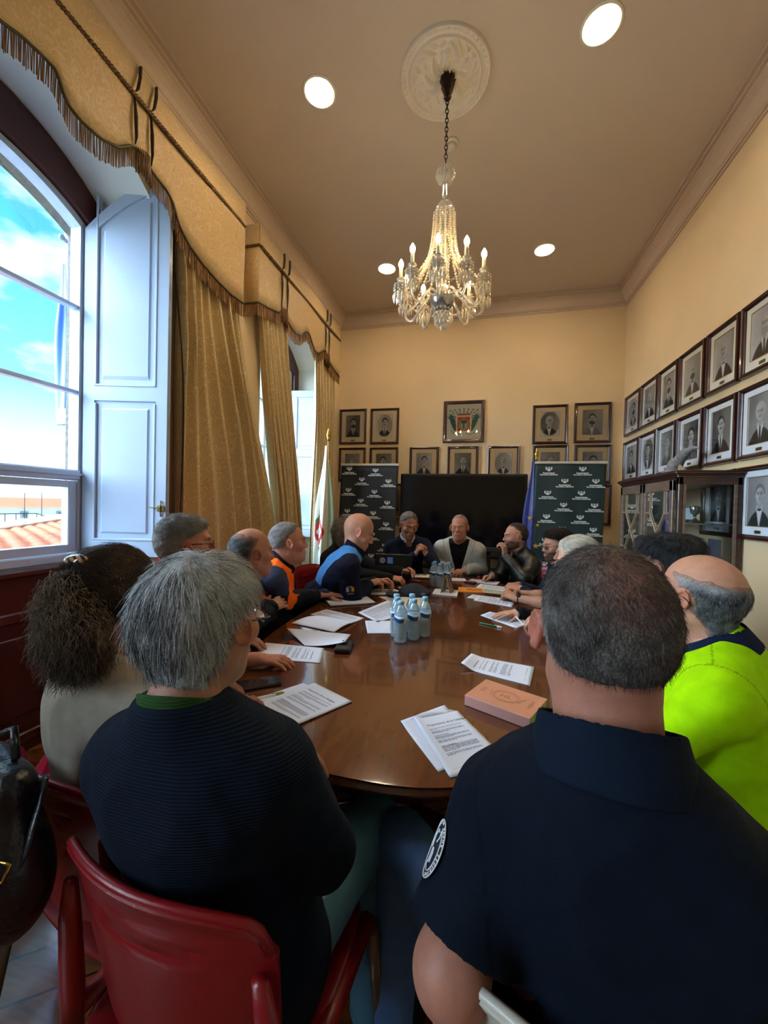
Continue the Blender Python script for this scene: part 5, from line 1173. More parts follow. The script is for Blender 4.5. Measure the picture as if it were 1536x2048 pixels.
# ------------------------------------------------------------------ papers
paperm=mat('office_paper','dae2f2',rough=.7); ink=mat('printed_ink','23262e',rough=.8); inkb=mat('printed_ink_blue','33405e',rough=.8)
def sheet(name,c4,label,lines='doc',rest=.7505,curl=None,n=2,group='printed papers on the table',seed=0,parent=None,dz=None,mat_=None,head=None):
    """c4: four xy corners (origin TL, TR, BR, BL as read).  n = number of stacked leaves"""
    c=[np.array(p,float) for p in c4]; ctr=sum(c)/4; rt=nrm(np.append(c[1]-c[0],0)); dn=nrm(np.append(c[3]-c[0],0)); W_=np.linalg.norm(c[1]-c[0]);H_=np.linalg.norm(c[3]-c[0])
    r=empty(name,(ctr[0],ctr[1],rest),0,label,'paper',group) if parent is None else parent
    th=.0006*n+.0006; NX,NY=14,18
    def pos(u,v,z): 
        p=(c[0]*(1-u)*(1-v)+c[1]*u*(1-v)+c[2]*u*v+c[3]*(1-u)*v)-ctr
        lift=curl(u,v) if curl else 0
        return (p[0],p[1],z+lift+(dz or 0))
    m=MB(); V=[]
    for z in (th,0):
        for j in range(NY+1):
            for i in range(NX+1): V.append(pos(i/NX,j/NY,z))
    F=[];N0=(NX+1)*(NY+1)
    for j in range(NY):
        for i in range(NX): a=j*(NX+1)+i; F.append([a,a+NX+1,a+NX+2,a+1]); F.append([N0+a,N0+a+1,N0+a+NX+2,N0+a+NX+1])
    ring=[i for i in range(NX+1)]+[j*(NX+1)+NX for j in range(1,NY+1)]+[NY*(NX+1)+i for i in range(NX-1,-1,-1)]+[j*(NX+1) for j in range(NY-1,0,-1)]
    for a,b in zip(ring,ring[1:]+ring[:1]): F.append([a,b,N0+b,N0+a])
    m.add(V,F); m.build('leaves',mat_ or paperm,r,True)
    if lines:
        rg=np.random.default_rng(seed); t=MB(); z=th+.0003; LH=H_/60
        def bar(x0,x1,y,h):
            # word-like dashes
            x=x0
            while x<x1-.004:
                w=min(rg.uniform(.006,.018),x1-x); 
                P=[pos(x/W_,y/H_,z),pos((x+w)/W_,y/H_,z),pos((x+w)/W_,(y+h)/H_,z),pos(x/W_,(y+h)/H_,z)]; t.add(P,[[3,2,1,0]]); x+=w+rg.uniform(.0015,.0028)
        if lines=='doc':
            y=.055
            blocks=[('T',1),('p',2),('p',3),('h',1),('p',3),('p',3),('h',1),('p',6),('p',3)]
            for k,nl in blocks:
                if k=='T': y+=.013; continue
                if k=='h': y+=.010; continue
                for q in range(nl): bar(.028,W_-.025 if q<nl-1 else W_*rg.uniform(.3,.6),y,.0016); y+=.0042
                y+=.0055
            bar(W_*.40,W_-.025,H_-.026,.0014); P=[pos(a/W_,b/H_,z) for a,b in ((.02,H_-.024),(W_*.38,H_-.024),(W_*.38,H_-.0235),(.02,H_-.0235))]; t.add(P,[[3,2,1,0]])
            def txt(s_,x,y,size,bold=0):
                Vt,Ft=text_geo(s_,size,'LEFT',bold); VV=np.array([pos((x+a)/W_,(y-b)/H_,z) for a,b,_ in Vt]); t.add(VV,Ft)
            if head:
                txt('Preparativos de la Cabalgata',.028,.048,.0125,.00018); txt('CALLE SAN JUAN',.028,.1045,.0062,.0001); txt('CALLE CARRERA',.028,.155,.0062,.0001)
            else: bar(.028,W_*.7,.046,.003)
        elif lines=='text':
            y=.03
            while y<H_-.03:
                for q in range(rg.integers(2,6)): 
                    if y<H_-.03: bar(.02,W_-.02,y,.0016); y+=.0048
                y+=.008
        elif lines=='table':
            y=.02
            while y<H_-.03: bar(.015,W_*.42,y,.0018); bar(W_*.52,W_-.015,y,.0018); y+=.0055
        t.build('printed_text',ink,r)
    return r
C3=[(-.197,1.209),(-.056,1.319),(.091,1.094),(-.074,.983)]
# nearest document, with its first page folded back behind
r=sheet('printed_document',[(-.188,1.222),(-.056,1.319),(.091,1.094),(-.055,.985)],'nearest printed document headed Preparativos de la Cabalgata, overhanging the near table edge','doc',.7505,lambda u,v:.010*math.exp(-(u/.12)**2)*(1-v),4,'documents about the parade',1,head=True)
m=MB(); V=[];F=[]; a0=np.array([-.188,1.222])-np.array([-.052,1.155]); 
A=[np.array(p)-np.array([-.052,1.155]) for p in ((-.212,1.20),(-.092,1.325),(-.062,.985),(-.09,1.01))]
for i in range(9):
    t=i/8; z=.0005+.016*math.sin(PI*min(1,t*1.15))*(1-.2*t)
    p=A[0]*(1-t)+A[1]*t; V.append((p[0],p[1],z)); q=np.array([-.188,1.222])-np.array([-.052,1.155]); q=q*(1-t)+(np.array([-.056,1.319])-np.array([-.052,1.155]))*t; V.append((q[0]+.002,q[1]-.002,.0028))
for i in range(8): F.append([2*i,2*i+1,2*i+3,2*i+2])
m.add(V,F); o=m.build('folded_back_page',paperm,r,True); o.modifiers.new('s','SOLIDIFY').thickness=.0006
sheet('folded_sheets',[(-.225,1.20),(-.10,1.34),(.03,1.13),(-.085,1.0)],'back pages of the nearest document, fanned out to its left',None,.7495,lambda u,v:.004*math.exp(-(v/.15)**2)+.0,3,'documents about the parade')
r=sheet('printed_document',[(-.592,1.367),(-.411,1.275),(-.560,1.030),(-.745,1.125)],'printed document headed Preparativos de la Cabalgata beside the man in the ribbed navy sweater','doc',.7518,lambda u,v:.006*max(0,u-.75)*v*3,4,'documents about the parade',2,head=True)
sheet('folded_sheets',[(-.635,1.358),(-.475,1.30),(-.63,1.05),(-.79,1.12)],'loose pages under the document beside the sweater man',None,.7500,None,3,'documents about the parade')
sheet('printed_document',[(-.061,1.679),(-.022,1.835),(.245,1.783),(.205,1.591)],'printed document with curled left edge lying behind the salmon notebook','doc',.7505,lambda u,v:.022*math.exp(-((v)/.13)**2)*(1-.6*u),4,'documents about the parade',3)
sheet('printed_document',[(-.648,1.551),(-.699,1.719),(-.996,1.70),(-.95,1.52)],'printed page under the ringed hand on the left side of the table','doc',.7505,None,2,'papers along the left side',4)
sheet('curled_page',[(-.976,1.874),(-.64,1.94),(-.60,1.735),(-.80,1.72)],'blank page curling up over a voice recorder on the left side of the table',None,.7525,lambda u,v:.035*u*u*v+.02*(1-v)*(1-u),1,'papers along the left side')
sheet('open_booklet',[(-1.02,2.02),(-.90,2.20),(-.68,2.16),(-.735,1.945)],'open blank booklet page beside the table page with a map',None,.7535,lambda u,v:.018*math.sin(PI*u)*(1-.4*v),2,'papers along the left side')
sheet('printed_page',[(-1.0,2.22),(-.95,2.36),(-.66,2.25),(-.70,2.12)],'printed page with small tables and a grey map on the left side','table',.7515,None,2,'papers along the left side',6)
sheet('printed_page',[(-.735,2.36),(-.60,2.62),(-.40,2.49),(-.565,2.20)],'fan of printed pages with a lifted corner behind the near water bottles','text',.7505,lambda u,v:.03*max(0,1-v*2.2)*u,2,'papers along the left side',7)
sheet('printed_page',[(-.89,3.03),(-.66,3.12),(-.54,2.98),(-.80,2.87)],'printed page in front of the bald officer','text',.7505,None,2,'papers at the far left',8)
sheet('printed_page',[(-.72,2.82),(-.55,2.93),(-.42,2.80),(-.60,2.70)],'printed page tucked under the cap on the table','text',.7498,None,1,'papers at the far left',9)
sheet('note_card',[(-.66,3.22),(-.56,3.26),(-.46,3.10),(-.56,3.06)],'cream note card beyond the bald officer',None,.7505,None,2,'papers at the far left',mat_=mat('cream_card','cfc9a8',rough=.7))
sheet('blank_sheet',[(-.642,2.203),(-.473,2.259),(-.425,2.037),(-.565,1.991)],'blank white sheet beside the near water bottles',None,.7505,None,2,'papers along the left side')
r=empty('spiral_notepad',(-.44,2.62,.7505),0,'large beige spiral notepad lying between the near bottles and the cap','notepad'); 
P=[np.array(p)-np.array([-.44,2.62]) for p in ((-.595,2.83),(-.38,2.91),(-.285,2.33),(-.50,2.27))]
MB().prism([tuple(p) for p in P][::-1],0,.012).build('pages',mat('beige_cover','c9c2ac',rough=.7),r)
m=MB()
for k in range(24): t=k/23; p=P[0]*(1-t)*.99+P[1]*t*.99; m.tube([(p[0]+.0+.006*math.cos(a),p[1]+.004,.006+.009*math.sin(a)) for a in np.linspace(0,2*PI,9)[:-1]],.0012,4,True)
m.build('wire_binding',mat('wire_metal','55555a',rough=.4,metal=.7),r)
# right side papers
sheet('printed_page',[(.02,2.55),(.08,2.66),(.33,2.50),(.22,2.34)],'printed page under the open hand with dark bracelet','text',.7505,None,2,'papers along the right side',11)
sheet('printed_page',[(-.03,2.95),(.0,3.10),(.26,2.98),(.23,2.83)],'printed page in front of the wristwatch forearms','text',.7515,None,2,'papers along the right side',12)
sheet('printed_page',[(-.08,3.02),(-.04,3.15),(.18,3.10),(.14,2.98)],'photo page slid under another page before the wristwatch','table',.7500,None,1,'papers along the right side',13)
sheet('printed_page',[(.0,3.26),(.02,3.42),(.22,3.40),(.22,3.24)],'pale green booklet page near the clasped hands','text',.7500,None,2,'papers along the right side',14,mat_=mat('pale_green_paper','b4bfa6',rough=.7))
sheet('printed_page',[(-.02,3.42),(.02,3.60),(.30,3.52),(.25,3.34)],'stack of printed pages before the clasped hands','text',.7525,None,2,'papers along the right side',15)
sheet('printed_page',[(-.10,3.70),(-.06,3.84),(.20,3.78),(.16,3.62)],'magazine page with a dark photo under the writing hand','table',.7505,None,3,'papers along the right side',16)
sheet('printed_page',[(-.26,3.68),(-.28,3.82),(-.13,3.84),(-.10,3.70)],'small card with a blue picture before the man in the grey coat','table',.7505,None,1,'papers along the right side',17)
r=sheet('orange_leaflet',[(-.165,3.40),(.035,3.42),(.045,3.25),(-.155,3.20)],'orange leaflet lying in the middle of the far table','',.7505,None,2,None,18,mat_=mat('orange_paper','d98a2c',rough=.6)); r['category']='leaflet'
m=MB(); m.tube([(-.03,.0,.0035),(.0,.01,.0035),(.02,-.005,.0035),(.06,.012,.0035),(.085,.0,.0035)],.0025,5); m.build('printed_script',ink,r)
# ------------------------------------------------------------------ small objects
def prism4(P,ctr,h0,h1,inset=.0):
    m=MB(); P=[np.array(p)-np.array(ctr) for p in P]; m.prism([tuple(p) for p in P],h0,h1); return m
# salmon notebook
bc=((-.038+.16)/2+.035,1.385); d=nrm([.205,-.10]); nn=np.array([-d[1],d[0]]); L_,W_n=.225,.165
r=empty('notebook',(.103,1.395,.7505),math.atan2(d[1],d[0]),'thick salmon-pink hardback notebook with embossed oval emblem','notebook'); 
cov=mat('salmon_leatherette','cf8f70',rough=.6,bump=.25,bscale=500,noise=.08,nscale=20)
MB().box((-L_/2,-W_n/2,0),(L_/2,W_n/2,.003),bev=.001).build('lower_cover',cov,r); MB().box((-L_/2,-W_n/2,.033),(L_/2,W_n/2,.036),bev=.001).build('upper_cover',cov,r)
MB().box((-L_/2,-W_n/2-.002,0),(L_/2,-W_n/2+.002,.036),bev=.002).build('spine',mat('pink_spine','c4908a',rough=.6),r)
MB().box((-L_/2+.004,-W_n/2+.002,.003),(L_/2-.004,W_n/2-.005,.033)).build('page_block',mat('greenish_page_edges','a9b98a',rough=.7),r)
m=MB(); 
for R_ in (.040,.047): m.tube([(R_*math.cos(a),R_*.82*math.sin(a),.0361) for a in np.linspace(0,2*PI,60)[:-1]],.0009,5,True)
for sx in (-1,1):
    for k in range(4): m.tube([(sx*(.044+.003*k),-.018+.010*k,.0361),(sx*(.056+.002*k),-.012+.012*k,.0361)],.001,4)
Vt,Ft=text_geo('HL',.034,bold=.0002)
m.add(Vt+np.array([0,0,.0365]),Ft); Vt,Ft=text_geo('2023',.020,bold=.0003); Rz=np.array([[0,1,0],[-1,0,0],[0,0,1.]]); 
m.add((Vt@Rz.T)*np.array([1,1,1])+np.array([-.082,.0,.0365]),Ft); Vt,Ft=text_geo('AGENDA',.015,bold=.0003); m.add((Vt@Rz.T)+np.array([.085,.0,.0365]),Ft)
o=m.build('embossed_marks',mat('embossed_dark_salmon','9a6248',rough=.7),r); m=MB(); m.tube([(L_/2-.01,-.03,.004),(L_/2+.02,-.045,.002),(L_/2+.05,-.03,.002)],.0014,5); m.build('ribbon',mat('orange_ribbon','c05a30',rough=.6),r)
# phone, pens
r=empty('smartphone',(-.785,1.30,.7505),math.radians(38),'black smartphone in a case beside the sweater man','phone'); MB().box((-.078,-.038,0),(.078,.038,.011),bev=.004).build('case',blk,r); MB().box((-.073,-.033,.0108),(.073,.033,.0116)).build('screen_glass',mat('phone_glass','2a2a2c',rough=.08),r)
def pen(x,y,ang,col,tip,label,L_=.14,z=.7555,pitch=0,clip=None,parts=True):
    r=empty('ballpoint_pen',(x,y,z),ang,label,'pen'); r.rotation_euler=(0,-pitch,ang)
    m=MB(); m.tube([(-L_/2,0,0),(-L_/2+.012,0,0),(L_/2-.02,0,0)],[.0015,.0048,.0048],10); m.build('barrel',mat('pen_'+col,col,rough=.3),r,True); m=MB(); m.tube([(L_/2-.03,0,0),(L_/2-.005,0,0),(L_/2,0,0)],[.0051,.0048,.003],10); m.build('cap_end',mat('pen_'+tip,tip,rough=.3),r,True)
    m=MB(); m.box((L_/2-.045,-.0015,.0045),(L_/2-.006,.0015,.0065)); m.build('clip',mat('pen_'+tip,tip,rough=.3),r); return r
pen(-.713,1.215,math.atan2(.092,.10),'d8dad2','8aa860','white ballpoint pen with green end beside the phone')
pen(.075,2.34,math.atan2(-.056,.13),'1e6a4c','c6c6c0','green and white ballpoint pen lying alone on the right side',)
m=MB(); 
# voice recorder
r=empty('voice_recorder',(-.607,1.745,.7505),math.radians(8),'black voice recorder with raised lens under the curled page','voice recorder'); MB().box((-.036,-.07,0),(.036,.06,.022),bev=.005).build('body',blk,r); MB().box((-.014,-.01,.022),(.014,.025,.032),bev=.003).build('microphone_head',mat('dark_chrome','44464a',rough=.25,metal=.8),r); MB().box((-.03,-.062,.0215),(.03,-.02,.0232),bev=.001).build('button_panel',mat('dark_grey_plastic'),r)
r=empty('tablet_case',(-.90,1.84,.7505),math.radians(35),'dark tablet case lying under the blank curled page','tablet'); MB().box((-.07,-.05,0),(.07,.05,.0015),bev=.0005).build('case',blk,r)
# folder
r=empty('document_folder',(-.885,2.62,.7505),math.radians(35),'black clip folder with white pages under the orange-vest man\'s hand','folder'); MB().box((-.17,-.12,0),(.17,.12,.006),bev=.002).build('cover',blk,r); MB().box((-.16,-.112,.006),(.155,.115,.011),bev=.001).build('pages',paperm,r)
m=MB(); 
for k in range(3): m.box((.05+.03*k,.105,.010),(.062+.03*k,.122,.016),bev=.001)
m.build('clips',blk,r)
# cap
r=empty('baseball_cap',(-.475,2.93,.7505),math.radians(15),'dark navy peaked cap lying on the notepad end','cap'); capm=mat('navy_cap_cloth','101828',rough=.8,bump=.3,bscale=500)
G=SDF((-.15,-.13,-.01),(.15,.13,.12),.004); G.ell((0,0,.02),(.115,.098,.075),0); G.maxw(lambda X,Y,Z:.0-Z); G.ell((.08,-.05,.035),(.04,.05,.03),.02); G.field(lambda X,Y,Z:.004*pn(X,Y,Z,40,4)); V,Q=G.mesh(); V=smooth_mesh(V,Q,2); raw_mesh('crown',V,Q,capm,True,parent=r)
G=SDF((-.26,-.11,-.01),(-.02,.11,.04),.003); G.ell((-.10,0,.008),(.115,.085,.006),0); G.field(lambda X,Y,Z:0*X+.0); V,Q=G.mesh(); V[:,2]+=.012-.9*V[:,1]**2; raw_mesh('peak',V,Q,capm,True,parent=r)
m=MB(); m.box((.045,-.1015,.035),(.075,-.098,.047),bev=.001); m.build('badge',mat('grey_badge','6a7280',rough=.6),r)
# water bottles
bm=pane_mat('clear_bottle_plastic','e4f4fa',2.2)
def _bm():
    nt=bm.node_tree;N=nt.nodes;L=nt.links; mx=[n for n in N if n.type=='MIX_SHADER'][0]; d=N.new('ShaderNodeBsdfPrincipled'); d.inputs['Base Color'].default_value=(.78,.92,1,1); d.inputs['Roughness'].default_value=.15; m2=N.new('ShaderNodeMixShader'); m2.inputs[0].default_value=.20; L.new(mx.outputs[0],m2.inputs[1]); L.new(d.outputs[0],m2.inputs[2]); L.new(m2.outputs[0],N['Material Output'].inputs[0])
_bm(); capb=mat('pale_blue_cap','86b8d6',rough=.35); labm=mat('bottle_label_white','c8dbe8',rough=.4); labb=mat('bottle_label_blue','24427a',rough=.4)
def bottle(label):
    r=empty('water_bottle',(0,0,.7505),0,label,'water bottle')
    P=[(.001,.004),(.012,.002),(.022,.0),(.029,.004),(.0315,.012)]
    for k in range(6): z=.02+k*.012; P+=[(.0318,z),(.0300,z+.005),(.0318,z+.010)]
    P+=[(.0318,.097),(.0322,.10),(.0322,.135),(.0315,.142),(.029,.155),(.022,.172),(.0145,.184),(.0128,.188),(.0128,.196)]
    m=MB(); m.lathe(P,n=28); m.build('body',bm,r,True)
    m=MB(); m.lathe([(.0145,.190),(.0155,.190),(.0155,.205),(.0145,.208),(.001,.208)],n=24,ribs=24,rib=.02); m.build('cap',capb,r,True)
    m=MB(); m.lathe([(.0325,.102),(.0325,.136)],n=28); lo=m.build('label',labm,r,True); m=MB(); n=10; V=[]
    for k in range(n+1):
        a=-2.6+2.2*k/n
        for z in (.106,.126): V.append((.0328*math.cos(a),.0328*math.sin(a),z+.004*math.sin(k*.6)))
    m.add(V,[[2*k,2*k+2,2*k+3,2*k+1] for k in range(n)]); m.build('blue_band',labb,lo,True)
    return r
near_b=[(-.372,1.915,'front bottle of the near cluster of water bottles'),(-.315,1.975,'water bottle just right of the front bottle in the near cluster'),(-.268,2.045,'rightmost water bottle of the near cluster, standing slightly apart'),(-.405,1.985,'water bottle just left behind the front bottle of the near cluster'),(-.425,2.055,'rear left water bottle of the near cluster'),(-.345,2.085,'rear middle water bottle of the near cluster')]
far_b=[(-.375,3.33,'front left water bottle of the far cluster'),(-.318,3.30,'front middle water bottle of the far cluster'),(-.262,3.34,'front right water bottle of the far cluster'),(-.372,3.42,'rear left water bottle of the far cluster'),(-.310,3.40,'rear middle water bottle of the far cluster'),(-.255,3.43,'rear right water bottle of the far cluster')]
b0=bottle(near_b[0][2]); b0['group']='water bottles in two clusters'
for k,(x,y,lb) in enumerate(near_b+far_b):
    o=b0 if k==0 else copy_tree(b0); o.location=(x,y,.7505); o.rotation_euler=(0,0,(k*1.3)%1.1-.5); o['label']=lb; o['group']='water bottles in two clusters'
# desk calendar
r=empty('desk_calendar',(-.255,3.16,.7505),math.radians(0),'open desk calendar standing like a tent in front of the far bottles','desk calendar')
MB().box((-.09,-.13,0),(.10,.07,.008),bev=.001).build('base',mat('pale_card_base','d0d0d4',rough=.6),r)
m=MB(); Vc=[(-.03,-.07,.008),(.04,-.03,.008),(.03,.0,.12),(.0,-.02,.125)]
m.add([(-.03,-.08,.008),(.0,.02,.008),(.012,.015,.135),(-.002,-.04,.135)],[[0,1,2,3]]); m.add([(.04,-.08,.008),(.065,.02,.008),(.014,.015,.135),(.0,-.04,.135)],[[3,2,1,0]]); o=m.build('tent_card',mat('brown_card','8b7a62',rough=.6),r); o.modifiers.new('s','SOLIDIFY').thickness=.003
m=MB(); m.tube([(.06,-.07,.02),(.07,.0,.03),(.03,.01,.13),(.018,-.04,.135),(.05,-.075,.05)],.003,6); m.build('dark_border',blk,r)
# far clutter
r=empty('planner_folder',(-.55,3.74,.7505),math.radians(12),'open black planner with white pages before the man in the navy sweater','planner'); MB().box((-.14,-.09,0),(.14,.09,.012),bev=.003).build('cover',blk,r); MB().box((-.13,-.08,.012),(.13,.085,.017),bev=.002).build('pages',mat('cream_card'),r)
r=empty('spectacles',(-.54,3.76,.7678),.3,'folded black spectacles lying on the open planner','spectacles'); m=MB(); 
for sx in (-1,1): m.tube([(sx*.03+.022*math.cos(a),.016*math.sin(a),.004) for a in np.linspace(0,2*PI,14)[:-1]],.002,5,True); m.tube([(sx*.052,0,.004),(sx*.05,.05,.004),(sx*-.03,.06,.004)],.002,5)
m.tube([(-.008,0,.006),(.008,0,.006)],.002,5); m.build('rims',blk,r)
r=empty('closed_organizer',(-.60,3.53,.7505),math.radians(-20),'dark red organizer lying before the open planner','organizer'); MB().box((-.11,-.035,0),(.11,.035,.014),bev=.003).build('cover',mat('dark_red_leather','5c1520',rough=.5),r)
r=empty('red_case',(-.07,3.64,.7505),math.radians(-30),'dark red phone case lying right of the far bottles','case'); MB().box((-.05,-.03,0),(.05,.03,.012),bev=.004).build('case',mat('dark_red_leather'),r)
r=empty('smartphone',(-.70,3.28,.7505),math.radians(20),'dark phone beside the far note card','phone'); MB().box((-.07,-.035,0),(.07,.035,.009),bev=.003).build('body',blk,r)
# laptop with stickers
r=empty('laptop',(-.76,3.50,.7505),math.radians(8),'open black laptop seen from behind with two round and square stickers on the lid','laptop')
MB().box((-.17,-.0,0),(.17,.22,.015),bev=.004).build('keyboard_base',blk,r); m=MB(); m.box((-.17,-.006,0),(.17,.006,.235),TR(0,0,.012,rx=math.radians(8)),bev=.004); lid=m.build('lid',mat('matte_black_lid','111217',rough=.5),r)
S_=TR(0,0,.012,rx=math.radians(8)); m=MB(); m.tube([(-.10+.022*math.cos(a),-.0075,.175+.022*math.sin(a)) for a in np.linspace(0,2*PI,24)[:-1]],.003,5,True); m.tube([(-.10+.010*math.cos(a),-.0075,.175+.010*math.sin(a)) for a in np.linspace(0,2*PI,14)[:-1]],.003,5,True)
m.box((-.07,-.0085,.118),(.0,-.0065,.122)); m.V=[v@np.array(S_.to_3x3()).T+np.array(S_.translation) for v in m.V]; m.build('round_sticker',mat('sticker_white','b8bcc0',rough=.5),lid)
m=MB(); m.box((-.055,-.008,.148),(-.005,-.0062,.205)); m.V=[v@np.array(S_.to_3x3()).T+np.array(S_.translation) for v in m.V]; m.build('blue_sticker',mat('sticker_blue','5a88c8',rough=.5),lid)
# handbag on the chair of the woman, leather, at the left edge
r=empty('handbag',(-.855,.53,.80),math.radians(-15),'dark leather handbag with buckled strap hanging on the chair at the left edge','handbag')
lea=mat('dark_leather','120f16',rough=.35,bump=.35,bscale=60,noise=.2,nscale=12)
G=SDF((-.20,-.13,-.32),(.20,.13,.30),.006); G.ell((0,0,-.02),(.11,.055,.16),0); G.ell((0,0,-.06),(.12,.06,.11),.05); G.cap((-.06,0,.12),(.06,0,.12),.028,.028,.05); G.field(lambda X,Y,Z:.006*pn(X,Y,Z*.4,28,6)); V,Q=G.mesh(); raw_mesh('bag_body',smooth_mesh(V,Q,1),Q,lea,True,parent=r)
m=MB(); m.tube([(-.05,0,.13),(-.04,0,.17),(0,.02,.19),(.04,.01,.15)],.007,8); m.build('top_handle',lea,r,True)
m=MB(); m.tube([(.06,.04,.10),(.10,.03,.12),(.115,.0,.02),(.09,-.03,-.06),(.06,-.04,-.12)],.014,8,flat=.3,up=(1,0,0)); stp=m.build('strap',lea,r,True)
m=MB(); m.tube([(.125,-.025,.02),(.095,-.03,.02),(.085,-.035,-.01),(.115,-.03,-.01)],.003,6,True); m.build('buckle',mat('gilt_metal'),stp,True)
# ------------------------------------------------------------------ chandelier
CX,CY=-.275,2.54
r=empty('chandelier',(CX,CY,2.5),0,'crystal chandelier with ten lit candle bulbs hanging from the rosette','chandelier')
brz=mat('dark_bronze','2a1d14',rough=.4,metal=.7)
cry=bpy.data.materials.new('cut_crystal'); cry.use_nodes=True
def _cr():
    nt=cry.node_tree;N=nt.nodes;L=nt.links;b=N['Principled BSDF']; b.inputs['Base Color'].default_value=(.96,.93,.86,1); b.inputs['Roughness'].default_value=.12; b.inputs['Transmission Weight'].default_value=.72; b.inputs['IOR'].default_value=1.55; b.inputs['Specular IOR Level'].default_value=.9
_cr()
cry2=mat('sparkling_crystal','fff0d8',rough=.10,trans=.30,ior=1.6,spec=1.)
Z=lambda z:z-2.5
m=MB(); m.lathe([(.001,Z(4.178)),(.045,Z(4.175)),(.05,Z(4.15)),(.036,Z(4.13)),(.040,Z(4.11)),(.030,Z(4.085)),(.022,Z(4.06)),(.024,Z(4.045)),(.012,Z(4.03)),(.001,Z(4.028))],n=20,ribs=10,rib=.05); m.build('ceiling_cup',brz,r,True)
m=MB(); zz=4.035; k=0
while zz>3.60:
    a=(k%2)*PI/2+.4; P=[]
    for t in np.linspace(0,2*PI,13)[:-1]: x=.010*math.cos(t); P.append((x*math.cos(a),x*math.sin(a),Z(zz-.018+.019*math.sin(t))))
    m.tube(P,.0032,5,True); zz-=.0285; k+=1
m.build('chain',brz,r,True)
m=MB(); 
for k in range(20):
    a=2*PI*k/20
    for q in (0,): m.tube([(.012*math.cos(a),.012*math.sin(a),Z(3.50)),(.040*math.cos(a+.1),.040*math.sin(a+.1),Z(3.52)),(.058*math.cos(a+.2),.058*math.sin(a+.2),Z(3.555)),(.050*math.cos(a+.3),.050*math.sin(a+.3),Z(3.59)),(.02*math.cos(a+.4),.02*math.sin(a+.4),Z(3.605))],[.004,.006,.007,.006,.003],5)
m.build('crystal_crown',cry,r,True)
m=MB(); m.lathe([(.001,Z(3.60)),(.012,Z(3.60)),(.016,Z(3.54)),(.013,Z(3.48)),(.017,Z(3.43)),(.016,Z(3.40)),(.03,Z(3.385)),(.055,Z(3.36)),(.066,Z(3.325)),(.068,Z(3.30)),(.062,Z(3.30)),(.014,Z(3.31)),(.014,Z(3.22)),(.045,Z(3.20)),(.058,Z(3.17)),(.055,Z(3.16)),(.016,Z(3.15)),(.024,Z(3.06)),(.032,Z(2.98)),(.036,Z(2.92)),(.018,Z(2.87)),(.04,Z(2.83)),(.022,Z(2.80)),(.03,Z(2.78)),(.001,Z(2.78))],n=36,ribs=18,rib=.05,twist=25); m.build('twisted_stem',cry,r,True)
m=MB(); m.lathe([(.001,Z(2.70)),(.03,Z(2.702)),(.055,Z(2.715)),(.072,Z(2.745)),(.078,Z(2.775)),(.072,Z(2.785)),(.001,Z(2.786))],n=48,ribs=24,rib=.05,twist=22); m.build('receiver_bowl',mat('silvered_crystal','b9b5b0',rough=.18,metal=.75),r,True)
m=MB()                                                                   # bead strings
for k in range(14):
    a=2*PI*k/14; n_=34
    for i in range(n_):
        q=i/(n_-1); R_=.066+.018*q+.13*q**3; z=3.31-.50*q; m.octa((R_*math.cos(a),R_*math.sin(a),Z(z)),.0085,.0095)
    for i in range(10): q=i/9; m.octa((.06*(1-q)*math.cos(a)+.05*q*math.cos(a),.06*(1-q)*math.sin(a)+.05*q*math.sin(a),Z(3.29-.13*q)),.006,.009)
for k in range(10):
    a=2*PI*k/10
    for i in range(16): q=i/15; m.octa(((.055-.03*q)*math.cos(a),(.055-.03*q)*math.sin(a),Z(3.17-.30*q)),.006,.009)
for k in range(10):
    a=2*PI*k/10+.31
    for i in range(18): q=i/17; R_=.055+.195*q**1.6; m.octa((R_*math.cos(a),R_*math.sin(a),Z(3.165-.34*q+.0*q)),.0075,.010)
    for i in range(12): q=i/11; b_=a+2*PI/10*q; R_=.255-.03*math.sin(PI*q); m.octa((R_*math.cos(b_),R_*math.sin(b_),Z(2.815-.05*math.sin(PI*q))),.007,.009)
m.build('bead_strings',cry2,r)
m=MB(); 
for k in range(12):
    a=2*PI*k/12
    for q,(R_,z) in enumerate(((.05,2.70),(.045,2.675),(.04,2.65))): m.octa((R_*math.cos(a+.2*q),R_*math.sin(a+.2*q),Z(z)),.007,.010); m.octa((R_*math.cos(a+.2*q),R_*math.sin(a+.2*q),Z(z-.028)),.008,.008,.020)
m.sphere((0,0,Z(2.63)),.018,10,8); m.octa((0,0,Z(2.59)),.012,.02,.03); m.build('bottom_drops',cry2,r)
